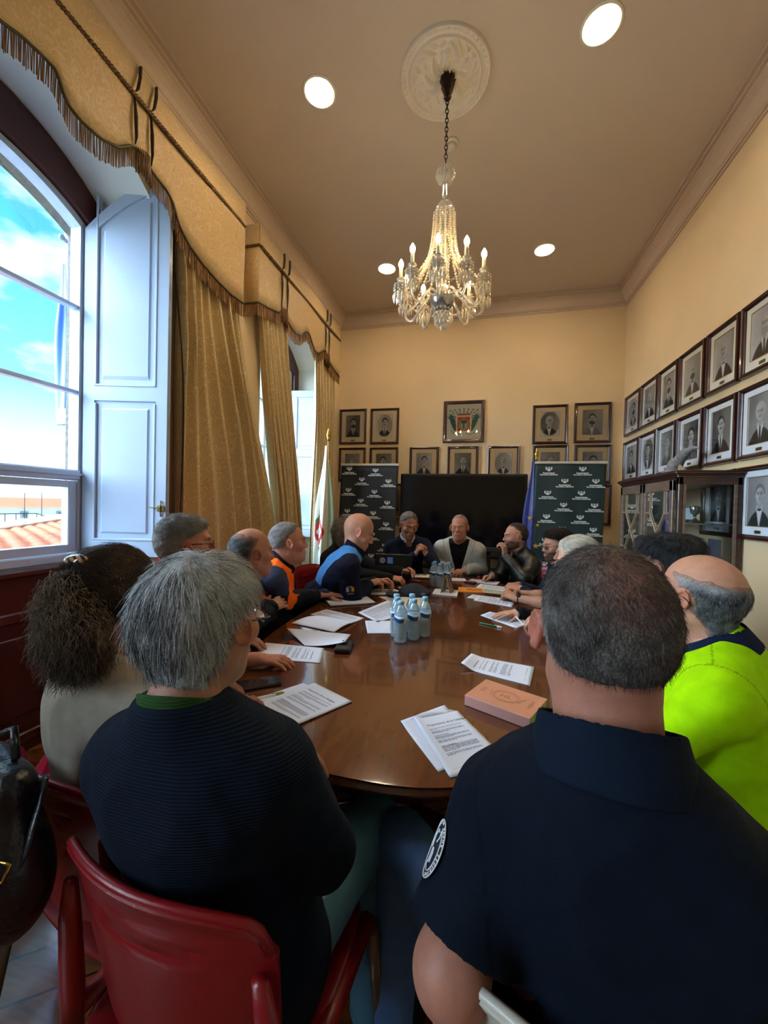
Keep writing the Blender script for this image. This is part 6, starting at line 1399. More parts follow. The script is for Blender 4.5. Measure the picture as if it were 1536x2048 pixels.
# one arm, then copies of the whole arm
bulbm=mat('lit_candle_bulb','fff0d0',emit='ffe2a8',estr=90)
def arm(ang,R_,zt,first):
    arm_=MB(); P=[(.05,0,Z(2.785)),(.095,0,Z(2.80)),(.14,0,Z(2.765)),(.18,0,Z(2.71)),(.222,0,Z(2.68)),(.258,0,Z(2.70)),(R_,0,Z(2.745)),(R_,0,Z(zt-.20))]
    Q=[]; T=np.linspace(0,len(P)-1,26)
    for t in T: i=min(int(t),len(P)-2); f=t-i; p0,p1=np.array(P[i]),np.array(P[i+1]); pm=np.array(P[max(i-1,0)]);pp=np.array(P[min(i+2,len(P)-1)]); Q.append(.5*((2*p0)+(-pm+p1)*f+(2*pm-5*p0+4*p1-pp)*f*f+(-pm+3*p0-3*p1+pp)*f**3))
    arm_.tube(Q,[.0075+.0012*(i%2) for i in range(26)],8); arm_.lathe([(.006,0),(.012,.01),(.009,.02),(.020,.035),(.030,.048),(.032,.052),(.018,.052),(.014,.07),(.024,.085),(.026,.09),(.012,.09)],c=(R_,0,Z(zt-.205)),n=20,ribs=10,rib=.08)
    a=arm_.build('arm',cry,r,True); a.rotation_euler=(0,0,ang)
    d=MB(); d.lathe([(.009,0),(.040,.004),(.046,.010),(.040,.008),(.009,.006)],c=(R_,0,Z(zt-.165)),n=20,ribs=10,rib=.08)
    for k in range(11):
        b=2*PI*k/11; x,y=R_+.044*math.cos(b),.044*math.sin(b); d.octa((x,y,Z(zt-.175)),.0055,.007); d.octa((x,y,Z(zt-.192)),.005,.006); d.octa((x,y,Z(zt-.225)),.0085,.022,.036)
    for k in range(7): b=2*PI*k/7; d.octa((R_+.022*math.cos(b),.022*math.sin(b),Z(zt-.235)),.007,.018,.03)
    d.build('crystal_drops',cry2,a)
    c=MB(); c.lathe([(.001,0),(.0115,0),(.0115,.075),(.009,.078),(.001,.078)],c=(R_,0,Z(zt-.12)),n=14); c.build('candle_tube',mat('ivory_candle','e0d2b8',rough=.5),a,True)
    b=MB(); b.lathe([(.008,0),(.0135,.008),(.0165,.020),(.0145,.034),(.007,.048),(.0008,.058)],c=(R_,0,Z(zt-.045)),n=16); bo=b.build('bulb',bulbm,a,True)
    return a
spots=[(-.483,2.327),(-.500,2.455),(-.593,2.660),(-.464,2.690),(-.319,2.290),(-.193,2.295),(-.107,2.382),(-.076,2.640),(.011,2.551),(-.27,2.83)]
angs=sorted(math.atan2(y-CY,x-CX) for x,y in spots)
a0=arm(0,.27,2.995,True); arms_=[a0]
for k in range(1,10):
    c=copy_tree(a0,r); arms_.append(c)
for k,c in enumerate(arms_): c.rotation_euler=(0,0,2*PI*k/10+.31)
# ------------------------------------------------------------------ who sits where
def knit_mat():
    m=bpy.data.materials.new('ribbed_knit'); m.use_nodes=True; nt=m.node_tree;N=nt.nodes;L=nt.links;b=N['Principled BSDF']; at=N.new('ShaderNodeAttribute'); at.attribute_name='Col'; L.new(at.outputs['Color'],b.inputs['Base Color'])
    tc=N.new('ShaderNodeTexCoord'); w=N.new('ShaderNodeTexWave'); w.bands_direction='Z'; w.inputs['Scale'].default_value=60; w.inputs['Distortion'].default_value=.5; w.inputs['Detail'].default_value=1; L.new(tc.outputs['Object'],w.inputs['Vector'])
    bp=N.new('ShaderNodeBump'); bp.inputs['Strength'].default_value=.35; bp.inputs['Distance'].default_value=.003; L.new(w.outputs['Fac'],bp.inputs['Height']); L.new(bp.outputs[0],b.inputs['Normal']); b.inputs['Roughness'].default_value=.85; b.inputs['Specular IOR Level'].default_value=.1
    return m
def armd(V,arms):
    D=np.full(len(V),9.)
    for sd,S,E,W_,A in arms:
        for a,b in ((S+(E-S)*.42,E),(E,W_)):
            ab=b-a; t=np.clip(((V-a)@ab)/(ab@ab),0,1); D=np.minimum(D,np.linalg.norm(V-a-t[:,None]*ab,axis=1))
    return D
def vest_orange(V,l,J,arms,c):
    C=np.tile(np.array(srgb('161a26')),(len(V),1)); o=np.array(srgb('f2661a')); x=np.abs(l[:,0]); m=(x<.170+.12*np.clip(l[:,2]+.02,-.5,.02))&(l[:,2]>-.185)&(armd(V,arms)>.068); C[m]=o
    z=(x<.007)&(l[:,1]>0)&(l[:,2]>-.20); C[z]=np.array(srgb('0c0c10')); s_=(x>.150)&(l[:,2]>-.10); C[s_]=np.array(srgb('2a3146')); return C
def vest_blue(V,l,J,arms,c):
    C=np.tile(np.array(srgb('15182a')),(len(V),1)); x=np.abs(l[:,0]); m=(x<.140+.10*np.clip(l[:,2]+.02,-.5,.02))&(l[:,2]>-.30)&(armd(V,arms)>.080); C[m]=np.array(srgb('4a86c4')); v=(l[:,1]>0)&(x<.028+.10*np.clip(l[:,2]+.16,0,1)*.5)&(l[:,2]>-.17); C[v]=np.array(srgb('15182a')); return C
def open_coat(inner,lap):
    def f(V,l,J,arms,c):
        C=np.tile(c,(len(V),1)); x=np.abs(l[:,0]); e=.010+.27*np.clip(l[:,2]+.33,0,1); m=(l[:,1]>0)&(x<e)&(l[:,2]>-.33); C[m]=np.array(srgb(inner)); k=(l[:,1]>0)&(np.abs(x-e-.055*np.clip((l[:,2]+.33)/.3,0,1))<.003)&(l[:,2]>-.31); C[k]=c*.45; k=(l[:,1]>0)&(np.abs(x-e)<.004)&(l[:,2]>-.33); C[k]=c*1.25; return C
    return f
def hivis(V,l,J,arms,c):
    C=np.tile(c,(len(V),1)); s_=(np.abs(np.abs(l[:,0])-(.172+.2*np.clip(l[:,2]+.03,-.4,.0)))<.0022)&(l[:,2]>-.24); C[s_]=c*.55; s_=(np.abs(l[:,1]+.015)<.002)&(l[:,2]>-.03)&(np.abs(l[:,0])>.06)&(np.abs(l[:,0])<.17); C[s_]=c*.55; return C
def polo_seams(V,l,J,arms,c):
    C=np.tile(c,(len(V),1)); s_=(np.abs(np.abs(l[:,0])-(.178+.25*np.clip(l[:,2]+.03,-.4,.0)))<.0018)&(l[:,2]>-.26); C[s_]=c*.45; s_=(np.abs(l[:,1]+.035)<.002)&(l[:,2]>-.05)&(np.abs(l[:,0])>.06)&(np.abs(l[:,0])<.18); C[s_]=c*.5; return C
z1=lambda *a:np.array(a,float)
greyA=lambda P:sstep(.02,.10,np.abs(P[:,0]))*.8*sstep(.10,-.02,P[:,2])
FACE={}
SP={}
SP['P1']=dict(label='grey-haired man in dark ribbed sweater with green collar, back to the viewer',head=(-.487,.625,1.205),look=83,pitch=-6,face=93,pelvis=(-.46,.69),near=1,sw=.150,g=.97,belly=1.2,cw=.95,drop=.095,tone='a87862',
    knees=(z1(-.262,1.035,.568),z1(-.56,1.10,.52)),armR=dict(e=(-.278,.70,.765),w=(-.42,.88,.80),d=(-1,.2,0),n=(0,.3,1),pose='relaxed'),armL=dict(e=(-.645,.68,.79),w=(-.52,.90,.80),d=(1,.2,0),n=(0,.3,1),pose='relaxed'),
    top=dict(name='sweater',col='0d1624',t=.014,mat=knit_mat(),collar=dict(col='2a4a24',h=.020,flare=.010,open=1,up=-.002),hem=.06,fold=.004,ff=16,neck=.002),legs='4a7a92',
    hp=dict(w=1.03,glasses='1c1c1e',browc='5a5650',hair=dict(mixj=.42,col='1c1e22',col2='dde2e4',top=.013,side=.012,front=.070,rec=.2,n=15000,len=.046,seg=6,r=.00042,lift=.22,grav=.35,jit=.20,crown=(.01,-.055,.115),swirl=.35,grey=lambda P:.28+.45*sstep(.02,.085,P[:,0])+.25*sstep(.03,.08,-P[:,0])+.30*sstep(.05,.11,P[:,2])*(P[:,1]<.02)-.25*np.exp(-((P[:,0]/.04)**2+((P[:,2]-.02)/.05)**2))*(P[:,1]<-.05),lump=.002,lf=90,nape=-.092,pushT=.004,ear=.037)))
SP['P2']=dict(label='broad man in navy polo shirt with round sleeve badge, back to the viewer',head=(.180,.640,1.246),look=84,pitch=-5,face=77,pelvis=(.215,.70),near=1,N=(.182,.60,1.078),sw=.156,drop=.142,g=1.13,belly=1.5,cw=1.06,arm=1.12,tone='a8705c',s=1.03,
    knees=(z1(.37,1.09,.53),z1(-.175,.985,.565)),sleeve='short',armL=dict(e=(-.022,.555,.775),w=(.03,.80,.655),d=(.6,.8,-.1),n=(0,0,1),pose='relaxed'),armR=dict(e=(.475,.71,.775),w=(.36,.92,.655),d=(-.5,.8,-.1),n=(0,0,1),pose='relaxed'),
    top=dict(name='polo_shirt',col='0a121e',t=.016,sleeve='short',sl=.80,cfun=polo_seams,collar=dict(h=.046,flare=.036,open=1,col='0d1726',up=-.010,low=.03),hem=.14,fold=.005,ff=14,loose=1,neck=-.01),legs='4a6ea0',
    hp=dict(w=1.04,ear=1.08,neck=1.16,jaw=1.05,jowl=1,browc='3a2c22',hair=dict(short=1,col='2a211c',col2='8e8a86',top=.0055,side=.0040,front=.055,rec=.4,n=15000,len=.0125,seg=4,r=.00030,lift=.7,grav=.3,jit=.25,crown=(.01,-.045,.115),swirl=.3,grey=lambda P:.05+.85*sstep(.045,.078,np.abs(P[:,0]))*sstep(.07,-.02,P[:,2])*(P[:,1]>-.075),lump=.0007,fade=.05,nape=-.082,ear=.031,scalp=lambda P:.75*np.exp(-((P[:,0]-.02)/.045)**2-((P[:,2]-.085)/.045)**2)+.35*sstep(-.05,-.085,P[:,2]))))
SP['P3']=dict(label='balding man with glasses in fluorescent yellow shirt with navy collar',head=(.625,1.335,1.185),look=128,pitch=-4,face=150,pelvis=(.80,1.27),near=1,sw=.185,g=1.18,belly=1.5,cw=1.12,tone='c08a70',
    armL=dict(e=(.45,1.17,.80),w=(.42,1.42,.80),d=(-.6,.7,0),n=(0,0,1),pose='relaxed'),armR=dict(w=(.55,1.48,.79),d=(-.7,.5,0),n=(0,0,1),pose='relaxed'),
    top=dict(name='high_visibility_shirt',col='a8e400',cfun=hivis,t=.018,collar=dict(col='151f38',h=.044,flare=.058,open=1.4,low=.045),fold=.007,ff=13,loose=1,fabric='bright'),legs='1c2233',
    hp=dict(glasses='2a2622',jowl=0,browc='6a6460',hair=dict(short=1,col='26262a',col2='c8cacc',top=.004,side=.0055,n=7000,len=.016,seg=5,r=.0004,lift=.35,grav=.45,jit=.2,bald_z=.066,tilt=-.22,grey=lambda P:.9*sstep(-.05,.03,P[:,1])+.25*sstep(.0,.05,P[:,2]),lump=.0015,nape=-.102,ear=.032,front=.05)))
SP['P4']=dict(label='dark-haired man in black behind the man in yellow',head=(.690,1.725,1.215),look=142,pitch=-6,face=165,pelvis=(.88,1.66),sw=.185,g=1.1,tone='b98a78',near=1,
    armL=dict(e=(.62,1.50,.84),w=(.50,1.64,.82),d=(-.5,.6,.5),n=(-.3,-.6,.6),pose='curled'),armR=dict(w=(.52,1.76,.80),d=(-.9,0,0),n=(0,0,1),pose='relaxed'),top=dict(name='jacket',col='0e1014',t=.018),
    hp=dict(browc='1c1612',hair=dict(col='100e0e',col2='6a6a70',top=.030,side=.014,front=.078,rec=.1,n=6500,len=.038,seg=5,r=.00045,lift=.45,grav=.2,jit=.25,grey=lambda P:.55*sstep(.06,.0,P[:,2])*sstep(-.04,.03,P[:,1]),lump=.004,lf=70)))
SP['BL']=dict(label='blonde woman in black sleeves looking down at her papers',head=(.540,2.455,1.150),look=197,pitch=-22,face=182,pelvis=(.82,2.43),sw=.16,g=.98,bust=1,cw=.92,tone='c79a84',s=.97,
    armR=dict(w=(.245,2.565,.785),d=(-1,-.55,-.06),n=(0,0,1),pose='flat'),armL=dict(w=(.37,2.37,.80),d=(-.85,.35,-.12),n=(.2,-.3,.9),pose='pinch'),top=dict(name='blouse',col='15171c',t=.014),
    hp=dict(fem=1,w=.97,browc='8a6a4a',hair=dict(long=1,part=1,col='b8ad98',col2='efe8d8',top=.022,side=.030,front=.058,n=5000,len=.09,seg=7,r=.0006,lift=.25,grav=.35,jit=.08,nape=-.15,lump=.003,lf=60,rec=.1,fade=.02)))
SP['R3']=dict(label='person with wristwatch and bare forearms, face hidden by the blonde woman',head=(.615,2.93,1.12),look=190,face=182,pelvis=(.86,2.95),sw=.17,tone='b08068',sleeve='short',
    armL=dict(w=(.27,2.955,.79),e=(.52,2.84,.785),d=(-.8,.55,.25),n=(.0,-.5,.8),pose='curled'),armR=dict(w=(.29,3.12,.79),e=(.55,3.12,.785),d=(-.8,-.35,.25),n=(0,.5,.8),pose='curled'),top=dict(name='shirt',col='1c2028',t=.014,sleeve='short'),
    hp=dict(hair=dict(col='2a1e18',top=.008,side=.006)))
SP['R2']=dict(label='bearded man with dark hair and glasses beyond the blonde woman',head=(.590,3.335,1.150),look=196,pitch=-10,face=186,pelvis=(.86,3.37),sw=.18,tone='bb8a74',
    armL=dict(w=(.34,3.34,.785),d=(-.8,.4,.1),n=(0,-.4,.9),pose='curled'),armR=dict(w=(.33,3.50,.785),d=(-.8,-.4,.1),n=(0,.3,.9),pose='curled'),top=dict(name='shirt',col='1d2536',t=.015,cuff=.86,collar=dict(h=.03)),
    hp=dict(glasses='1a1a1c',beardc='2a1f1a',stubble=.9,hair=dict(col='15100e',col2='2c2420',top=.028,side=.012,front=.08,n=1800,len=.03,r=.0007,lift=.4)))
SP['R1']=dict(label='bearded man in black jacket with one hand at his chin',head=(.330,3.945,1.168),look=196,pitch=-5,face=212,pelvis=(.52,4.16),sw=.185,tone='bd8c78',s=1.04,
    armR=dict(w=(.135,3.80,.795),d=(-.75,-.35,-.12),n=(-.2,.5,.8),pose='pinch'),armL=dict(e=(.40,3.72,.80),w=(.235,3.83,.985),d=(-.05,.12,1),n=(.75,-.5,.1),pose='curled'),
    top=dict(name='leather_jacket',col='0b0c0e',t=.02,fold=.008,ff=20,mat=mat('black_leather_cloth',rough=.42,attr=True,bump=.12,bscale=60),collar=dict(h=.045,flare=.03,open=1.2)),
    hp=dict(beardc='33261f',stubble=.85,hair=dict(short=1,col='2c231e',col2='4a4038',top=.004,side=.004,rec=.7,front=.052,n=1500,len=.006,r=.0006,lift=.8)))
SP['C']=dict(label='older man in light grey coat facing the camera',head=(-.205,4.10,1.225),look=262,pitch=-3,face=268,pelvis=(-.20,4.33),sw=.190,g=1.05,tone='b87f66',s=1.06,
    armR=dict(w=(-.33,4.01,.80),e=(-.42,4.20,.80),d=(.7,-.65,.0),n=(-.2,-.1,1),pose='curled'),armL=dict(w=(-.12,4.01,.80),e=(.02,4.20,.80),d=(-.7,-.65,.0),n=(.2,-.1,1),pose='curled'),
    top=dict(name='wool_coat',col='a8a8a0',t=.022,cfun=open_coat('0c0d10','a8a8a0'),fold=.004),hp=dict(ear=1.15,jowl=1,browc='8a7a6a',stubble=.12,nose=1.1,hair=dict(short=1,col='7a706a',col2='a8a09a',top=.004,side=.004,rec=.8,front=.055,n=1500,len=.006,r=.0006,lift=.7)))
SP['L8']=dict(label='man in navy sweater with white collar and raised clasped hands',head=(-.705,3.945,1.238),look=298,pitch=-20,face=292,pelvis=(-.76,4.20),sw=.182,tone='a8745c',s=1.06,
    armR=dict(e=(-.78,3.86,.79),w=(-.625,3.86,.945),d=(.45,-.1,.75),n=(-.7,-.3,.3),pose='curled'),armL=dict(e=(-.40,3.95,.80),w=(-.505,3.88,.945),d=(-.35,-.1,.75),n=(.7,-.3,.3),pose='curled'),
    top=dict(name='sweater',col='11182c',t=.015,collar=dict(col='d4d6dc',h=.034,flare=.016)),hp=dict(eye=.001,stubble=.25,browc='2c2420',hair=dict(col='4a4642',col2='a09c96',top=.010,side=.006,rec=.2,n=2200,len=.012,r=.0006,lift=.5)))
SP['L7']=dict(label='person with curly hair almost hidden behind the bald officer',head=(-1.165,3.335,1.175),look=335,pitch=-15,face=345,pelvis=(-1.36,3.40),sw=.17,tone='b8846c',
    armR=dict(w=(-.73,3.27,.81),d=(.75,.2,-.05),n=(0,-.4,.9),pose='pinch'),armL=dict(w=(-.66,3.47,.83),d=(.6,-.2,.3),n=(.0,.5,.7),pose='pinch'),top=dict(name='jacket',col='16181a',t=.018),
    hp=dict(hair=dict(long=1,col='5a4c3a',col2='a89c86',top=.022,side=.028,n=2600,len=.08,seg=6,r=.0008,lift=.6,grav=.5,curl=.8,curlf=1.4,jit=.3,nape=-.13,lump=.006,lf=70)))
SP['L6']=dict(label='bald officer in light blue and navy reading with bowed head',head=(-.885,2.830,1.228),look=18,pitch=-28,face=24,pelvis=(-1.24,2.72),sw=.178,g=1.04,tone='c48e74',s=1.10,
    armR=dict(w=(-.83,2.90,.825),d=(.7,.6,.15),n=(-.2,-.4,.8),pose='pinch'),armL=dict(w=(-.80,3.02,.82),d=(.8,.3,.1),n=(-.1,.5,.8),pose='pinch'),top=dict(name='police_shirt',col='15182a',cfun=vest_blue,t=.018,collar=dict(col='15182a',h=.045,flare=.02),fold=.005),
    hp=dict(eye=.0012,nose=1.1,browc='3a2e28',stubble=.1,ear=1.1))
SP['L5']=dict(label='man in orange and navy resting his hand on a folder',head=(-1.185,2.285,1.182),look=36,pitch=0,face=22,pelvis=(-1.42,2.20),sw=.185,g=1.18,belly=1.6,tone='b8806a',s=1.06,
    armL=dict(w=(-1.045,2.59,.79),d=(.9,.4,-.05),n=(0,0,1),pose='flat'),armR=dict(w=(-1.09,2.50,.80),e=(-1.18,2.20,.82),d=(.55,.8,-.02),n=(0,-.1,1),pose='flat'),top=dict(name='uniform_shirt',col='161a26',cfun=vest_orange,t=.02,collar=dict(col='12151f',h=.045,flare=.022),fold=.005),
    hp=dict(neck=1.1,jowl=1,browc='5a4c42',hair=dict(short=1,col='6a6260',col2='9a9490',top=.003,side=.0035,rec=.5,front=.055,n=2200,len=.005,r=.0006,lift=.8)))
SP['L4']=dict(label='balding man with folded arms in orange and navy',head=(-1.155,1.830,1.167),look=52,pitch=-3,face=28,pelvis=(-1.40,1.75),sw=.185,g=1.16,belly=1.5,tone='a8745e',s=1.03,
    armL=dict(w=(-1.10,1.84,.86),e=(-1.20,2.05,.80),d=(.3,-.8,.1),n=(.5,.2,.7),pose='relaxed'),armR=dict(w=(-1.10,1.93,.86),e=(-1.12,1.66,.80),d=(.1,.9,.1),n=(.5,-.2,.7),pose='relaxed'),top=dict(name='uniform_shirt',col='161a26',cfun=vest_orange,t=.02,collar=dict(col='12151f',h=.04,flare=.02),fold=.005),
    hp=dict(browc='2a211c',hair=dict(short=1,col='232226',col2='6a6c70',top=.004,side=.0055,bald_z=.085,fade=.04,n=2600,len=.012,r=.0006,lift=.5,rec=.5,front=.03)))
SP['L3']=dict(label='man in red with black glasses and swept-up grey hair',head=(-1.175,1.375,1.248),look=46,pitch=2,face=42,pelvis=(-1.38,1.26),sw=.185,g=1.12,belly=1.4,tone='b57a66',near=1,sleeve='short',s=.97,
    armR=dict(w=(-.875,1.435,.785),e=(-1.09,1.32,.80),d=(.95,.32,-.05),n=(0,-.1,1),pose='relaxed'),armL=dict(w=(-1.10,1.60,.79),d=(.9,.2,0),n=(0,0,1),pose='relaxed'),top=dict(name='red_shirt',col='a3121f',sleeve='short',t=.018,fold=.008,ff=22,collar=dict(h=.03,flare=.012,open=1)),
    hp=dict(glasses='101012',neck=1.12,jowl=1,browc='4a423e',nose=1.1,hair=dict(col='3a3836',col2='a39e98',top=.012,side=.006,front=.084,rec=.0,n=6000,len=.026,seg=5,r=.0005,lift=.4,grav=.1,jit=.15,comb=(0,1.2,.5),grey=lambda P:.45+.4*sstep(.06,.0,P[:,2]),lump=.002,blobs=[((0,.060,.092),(.046,.028,.020))])))
SP['L2']=dict(label='blond-haired person in crimson between the ponytail woman and the men',head=(-1.04,1.095,1.055),look=40,face=40,pelvis=(-1.21,1.00),sw=.15,g=.92,tone='b98a74',s=.95,top=dict(name='crimson_jacket',col='a01030',t=.02,fold=.008,ff=40),
    hp=dict(fem=1,hair=dict(long=1,part=1,col='8a6f42',col2='c8ac78',top=.018,side=.022,n=2500,len=.09,seg=6,r=.0006,lift=.2,grav=.9,jit=.12,nape=-.14)))
SP['L1']=dict(label='woman with curly ponytail and hair clip in a beige blazer',head=(-.880,.785,1.183),look=90,pitch=-8,face=72,pelvis=(-.875,.90),N=(-.885,.785,1.02),near=1,sw=.188,drop=.085,g=1.22,belly=1.3,cw=1.14,bust=1,tone='9a6a58',s=.98,
    armR=dict(e=(-.72,.78,.76),w=(-.72,1.00,.80),d=(.2,.9,.05),n=(0,0,1),pose='relaxed'),armL=dict(w=(-.90,1.10,.80),d=(.5,.8,0),n=(0,0,1),pose='relaxed'),
    top=dict(name='blazer',col='a39a8c',t=.022,cfun=open_coat('2a5a9a','a39a8c'),fold=.006,ff=14,hem=.16,loose=1),legs='8a8074',
    hp=dict(fem=1,w=.97,browc='2a1c14',hair=dict(col='1e1411',col2='4e3c30',top=.016,side=.014,front=.072,rec=.0,n=5000,len=.07,seg=6,r=.0004,lift=.02,grav=.0,jit=.05,gather=(0,-.10,.07),lump=.0015,nape=-.075,ear=.030,blobs=[((0,-.095,.05),(.045,.035,.045))])))
INFO={}
for k,sp in SP.items(): INFO[k]=person(k,sp['label'],sp)
# ponytail of curly hair and the clip
I=INFO['L1']; toL=lambda V:I['toW'](np.asarray(V,float))-I['inv']
G=SDF((-.13,-.29,-.27),(.15,-.04,.12),.005); G.ell((0,-.112,.055),(.030,.028,.026),0); G.ell((.012,-.122,.005),(.052,.036,.050),.03); G.ell((.022,-.112,-.05),(.066,.042,.058),.04); G.ell((.026,-.095,-.10),(.058,.040,.040),.04); G.field(lambda X,Y,Z:.008*pn(X,Y,Z,70,4)); V,Q=G.mesh()
dk=np.array(srgb('2a1d16')); pt=raw_mesh('ponytail',toL(V),Q,hair_base_mat(),True,cols=np.tile(dk,(len(V),1)),parent=I['root'])
rg=np.random.default_rng(4); pk=rg.integers(0,len(V),5200); P0=V[pk]; c0=np.array([.02,-.105,-.035]); nv=P0-c0; nv/=np.linalg.norm(nv,axis=1)[:,None]
P=grow(P0-nv*.004,nv,lambda p:np.tile(np.array([0,-.1,-.85]),(len(p),1)),.072,14,.60,.3,1.0,.80,.25,None,rg); mx=rg.uniform(0,1,len(P0))*sstep(-.2,.06,P0[:,2]); Cs=dk*(1-mx[:,None])+np.array(srgb('9a846c'))*mx[:,None]
tri_strands('curls',toL(P.reshape(-1,3)).reshape(P.shape),None,Cs,.0007,strand_mat(),pt)
m=MB(); m.lathe([(.001,.011),(.012,.0105),(.022,.007),(.026,.0),(.022,-.003),(.001,-.003)],n=28); V=np.concatenate(m.V)*np.array([1.25,.62,1]); Rr=np.array(Matrix.Rotation(math.radians(62),3,'X')); V=V@Rr.T+np.array([-.004,-.112,.095]); m.V=[toL(V)]
cl=bpy.data.materials.new('striped_clip'); cl.use_nodes=True
def _cl():
    nt=cl.node_tree;N=nt.nodes;L=nt.links;b=N['Principled BSDF']; tc=N.new('ShaderNodeTexCoord'); w=N.new('ShaderNodeTexWave'); w.inputs['Scale'].default_value=28; w.bands_direction='DIAGONAL'; w.inputs['Distortion'].default_value=1; L.new(tc.outputs['Object'],w.inputs['Vector']); cr=N.new('ShaderNodeValToRGB'); cr.color_ramp.elements[0].position=.35; cr.color_ramp.elements[0].color=srgb('2a1a14')+[1]; cr.color_ramp.elements[1].position=.5; cr.color_ramp.elements[1].color=srgb('b08a6a')+[1]; L.new(w.outputs['Fac'],cr.inputs[0]); L.new(cr.outputs[0],b.inputs['Base Color']); b.inputs['Roughness'].default_value=.12; b.inputs['Coat Weight'].default_value=.6
_cl()
hc_=m.build('hair_clip',cl,I['root'],True); hc_['label']='glossy striped oval hair clip'
# watches, ring, bracelet, pens held
def band(info,side,name,col,face=True,t=.0,r_=.030):
    for sd,S,E,W_,A in info['arms']:
        if sd==side:
            d=nrm(W_-E); n=nrm(np.array(A.get('n',(0,0,1)))-d*(d@np.array(A.get('n',(0,0,1))))); q=W_-d*(.018+t); w=np.cross(n,d); m=MB(); m.tube([q+r_*(math.cos(a)*n*.92+math.sin(a)*w) for a in np.linspace(0,2*PI,25)[:-1]],.004,6,True)
            if face: m.tube([q+n*(r_*.9),q+n*(r_*.9+.009)],.017,16)
            m.V=[v-info['inv'] for v in m.V]; m.build(name,mat('band_'+col,col,rough=.35,metal=.2),info['root'],True)
band(INFO['R3'],-1,'wristwatch','141416'); band(INFO['C'],-1,'wristwatch','141416'); band(INFO['BL'],1,'bracelet','101013',False,.01); band(INFO['BL'],-1,'bracelet','8a7a62',False,.0); band(INFO['R1'],-1,'wristwatch','2a2a2c',False)
def ring(info,side,fi,name='ring'):
    for sd,S,E,W_,A in info['arms']:
        if sd==side: 
            d=nrm(A['d']); n=np.array(A['n'],float); n=nrm(n-d*(n@d)); tv=np.cross(n,d)*side; K=W_+d*.10+tv*(1.5-fi)*.0205-n*.006; m=MB(); m.tube([K+.0108*(math.cos(a)*n+math.sin(a)*tv) for a in np.linspace(0,2*PI,19)[:-1]],.0016,5,True); m.V=[v-info['inv'] for v in m.V]; m.build(name,mat('gilt_metal'),info['root'],True)
ring(INFO['L3'],1,2); ring(INFO['BL'],-1,2)
def hand_pen(info,side,col,tip,label,dirv):
    for sd,S,E,W_,A in info['arms']:
        if sd==side:
            t=info['tips'][side]; p=(np.array(t[0])+np.array(t[1]))/2; dv=nrm(dirv); m=empty('ballpoint_pen',tuple(p),0,label,'pen'); b=MB(); b.tube([-dv*.03,-dv*.022,dv*.10],[.0012,.0042,.0042],8); b.build('barrel',mat('pen_'+col,col,rough=.3),m,True); b=MB(); b.tube([dv*.10,dv*.112],[.0044,.003],8); b.build('cap_end',mat('pen_'+tip,tip,rough=.3),m,True)
hand_pen(INFO['R1'],1,'1a1f2c','3a3fb0','dark pen held by the man in the leather jacket',(.25,.15,.95))
hand_pen(INFO['BL'],-1,'c8c8d0','4a5ab0','pale pen in the ringed hand of the blonde woman',(-.5,.1,.5))
hand_pen(INFO['L7'],1,'141416','b8b8b8','dark pen held upright in front of the laptop lid',(-.1,.1,.95))
# badges
def oval_badge(m):
    oval_badge0(m); m.V=[v*np.array([.70,.70,1]) for v in m.V]
def oval_badge0(m):
    t=np.linspace(0,2*PI,49)[:-1]; m.c=srgb('0d1524'); m.add([(.036*math.cos(a),.056*math.sin(a),0) for a in t],[list(range(48))]); m.c=srgb('e4e8ee')
    m.tube([(.036*math.cos(a),.056*math.sin(a),.0006) for a in t],.0010,5,True); m.tube([(.024*math.cos(a),.043*math.sin(a),.0006) for a in np.linspace(-2.3,1.2,20)],.0008,4)
    m.tube([(.002,.03,.0008),(-.008,.035,.0008),(-.016,.02,.0008),(-.014,.0,.0008),(-.004,-.002,.0008),(-.006,-.025,.0008),(-.014,-.032,.0008)],.0011,4); m.tube([(.0,.0,.0008),(.004,-.008,.0008),(.002,-.028,.0008)],.0011,4); m.tube([(.004,.012,.0008),(.012,.022,.0008),(.012,.036,.0008)],.0011,4)
    for s_,a0,a1 in (('GESTOR MAYOR SEGURIDAD',2.2,-1.5),):
        for k,ch in enumerate(s_):
            if ch==' ': continue
            a=a0+(a1-a0)*k/(len(s_)-1); V,F=text_geo(ch,.0085,bold=.0003); ra=a-PI/2; ca,sa=math.cos(ra),math.sin(ra); V=V@np.array([[ca,sa,0],[-sa,ca,0],[0,0,1]]); m.add(V+np.array([.030*math.cos(a),.050*math.sin(a),.0008]),F)
I=INFO['P2']; sd,S,E,W_,A=[a for a in I['arms'] if a[0]<0][0]; d=nrm(E-S); n=nrm(np.array([-.95,-.34,.05])); n=nrm(n-d*(n@d)); patch_on(I,'sleeve_badge','oval sleeve badge with white rim and lettering',S+(E-S)*.44+n*.076,n,-d,oval_badge,.004,bend=6.)
def shield(c1,c2,c3):
    def f(m):
        m.c=srgb('12141c'); m.add([(-.032,.030,0),(.032,.030,0),(.034,-.01,0),(.022,-.036,0),(-.022,-.036,0),(-.034,-.01,0)],[[5,4,3,2,1,0]]); m.c=srgb(c1); m.box((-.027,-.012,.0004),(-.010,.018,.001)); m.c=srgb(c3); m.box((-.010,-.012,.0004),(.010,.018,.001)); m.c=srgb(c2); m.box((.010,-.012,.0004),(.027,.018,.001)); m.c=srgb('d8d8d0'); V,F=text_geo('POLICIA',.010,bold=.0003); m.add(V+np.array([0,.0235,.0012]),F); V,F=text_geo('LA OROTAVA',.007,bold=.0003); m.add(V+np.array([0,-.026,.0012]),F)
    return f
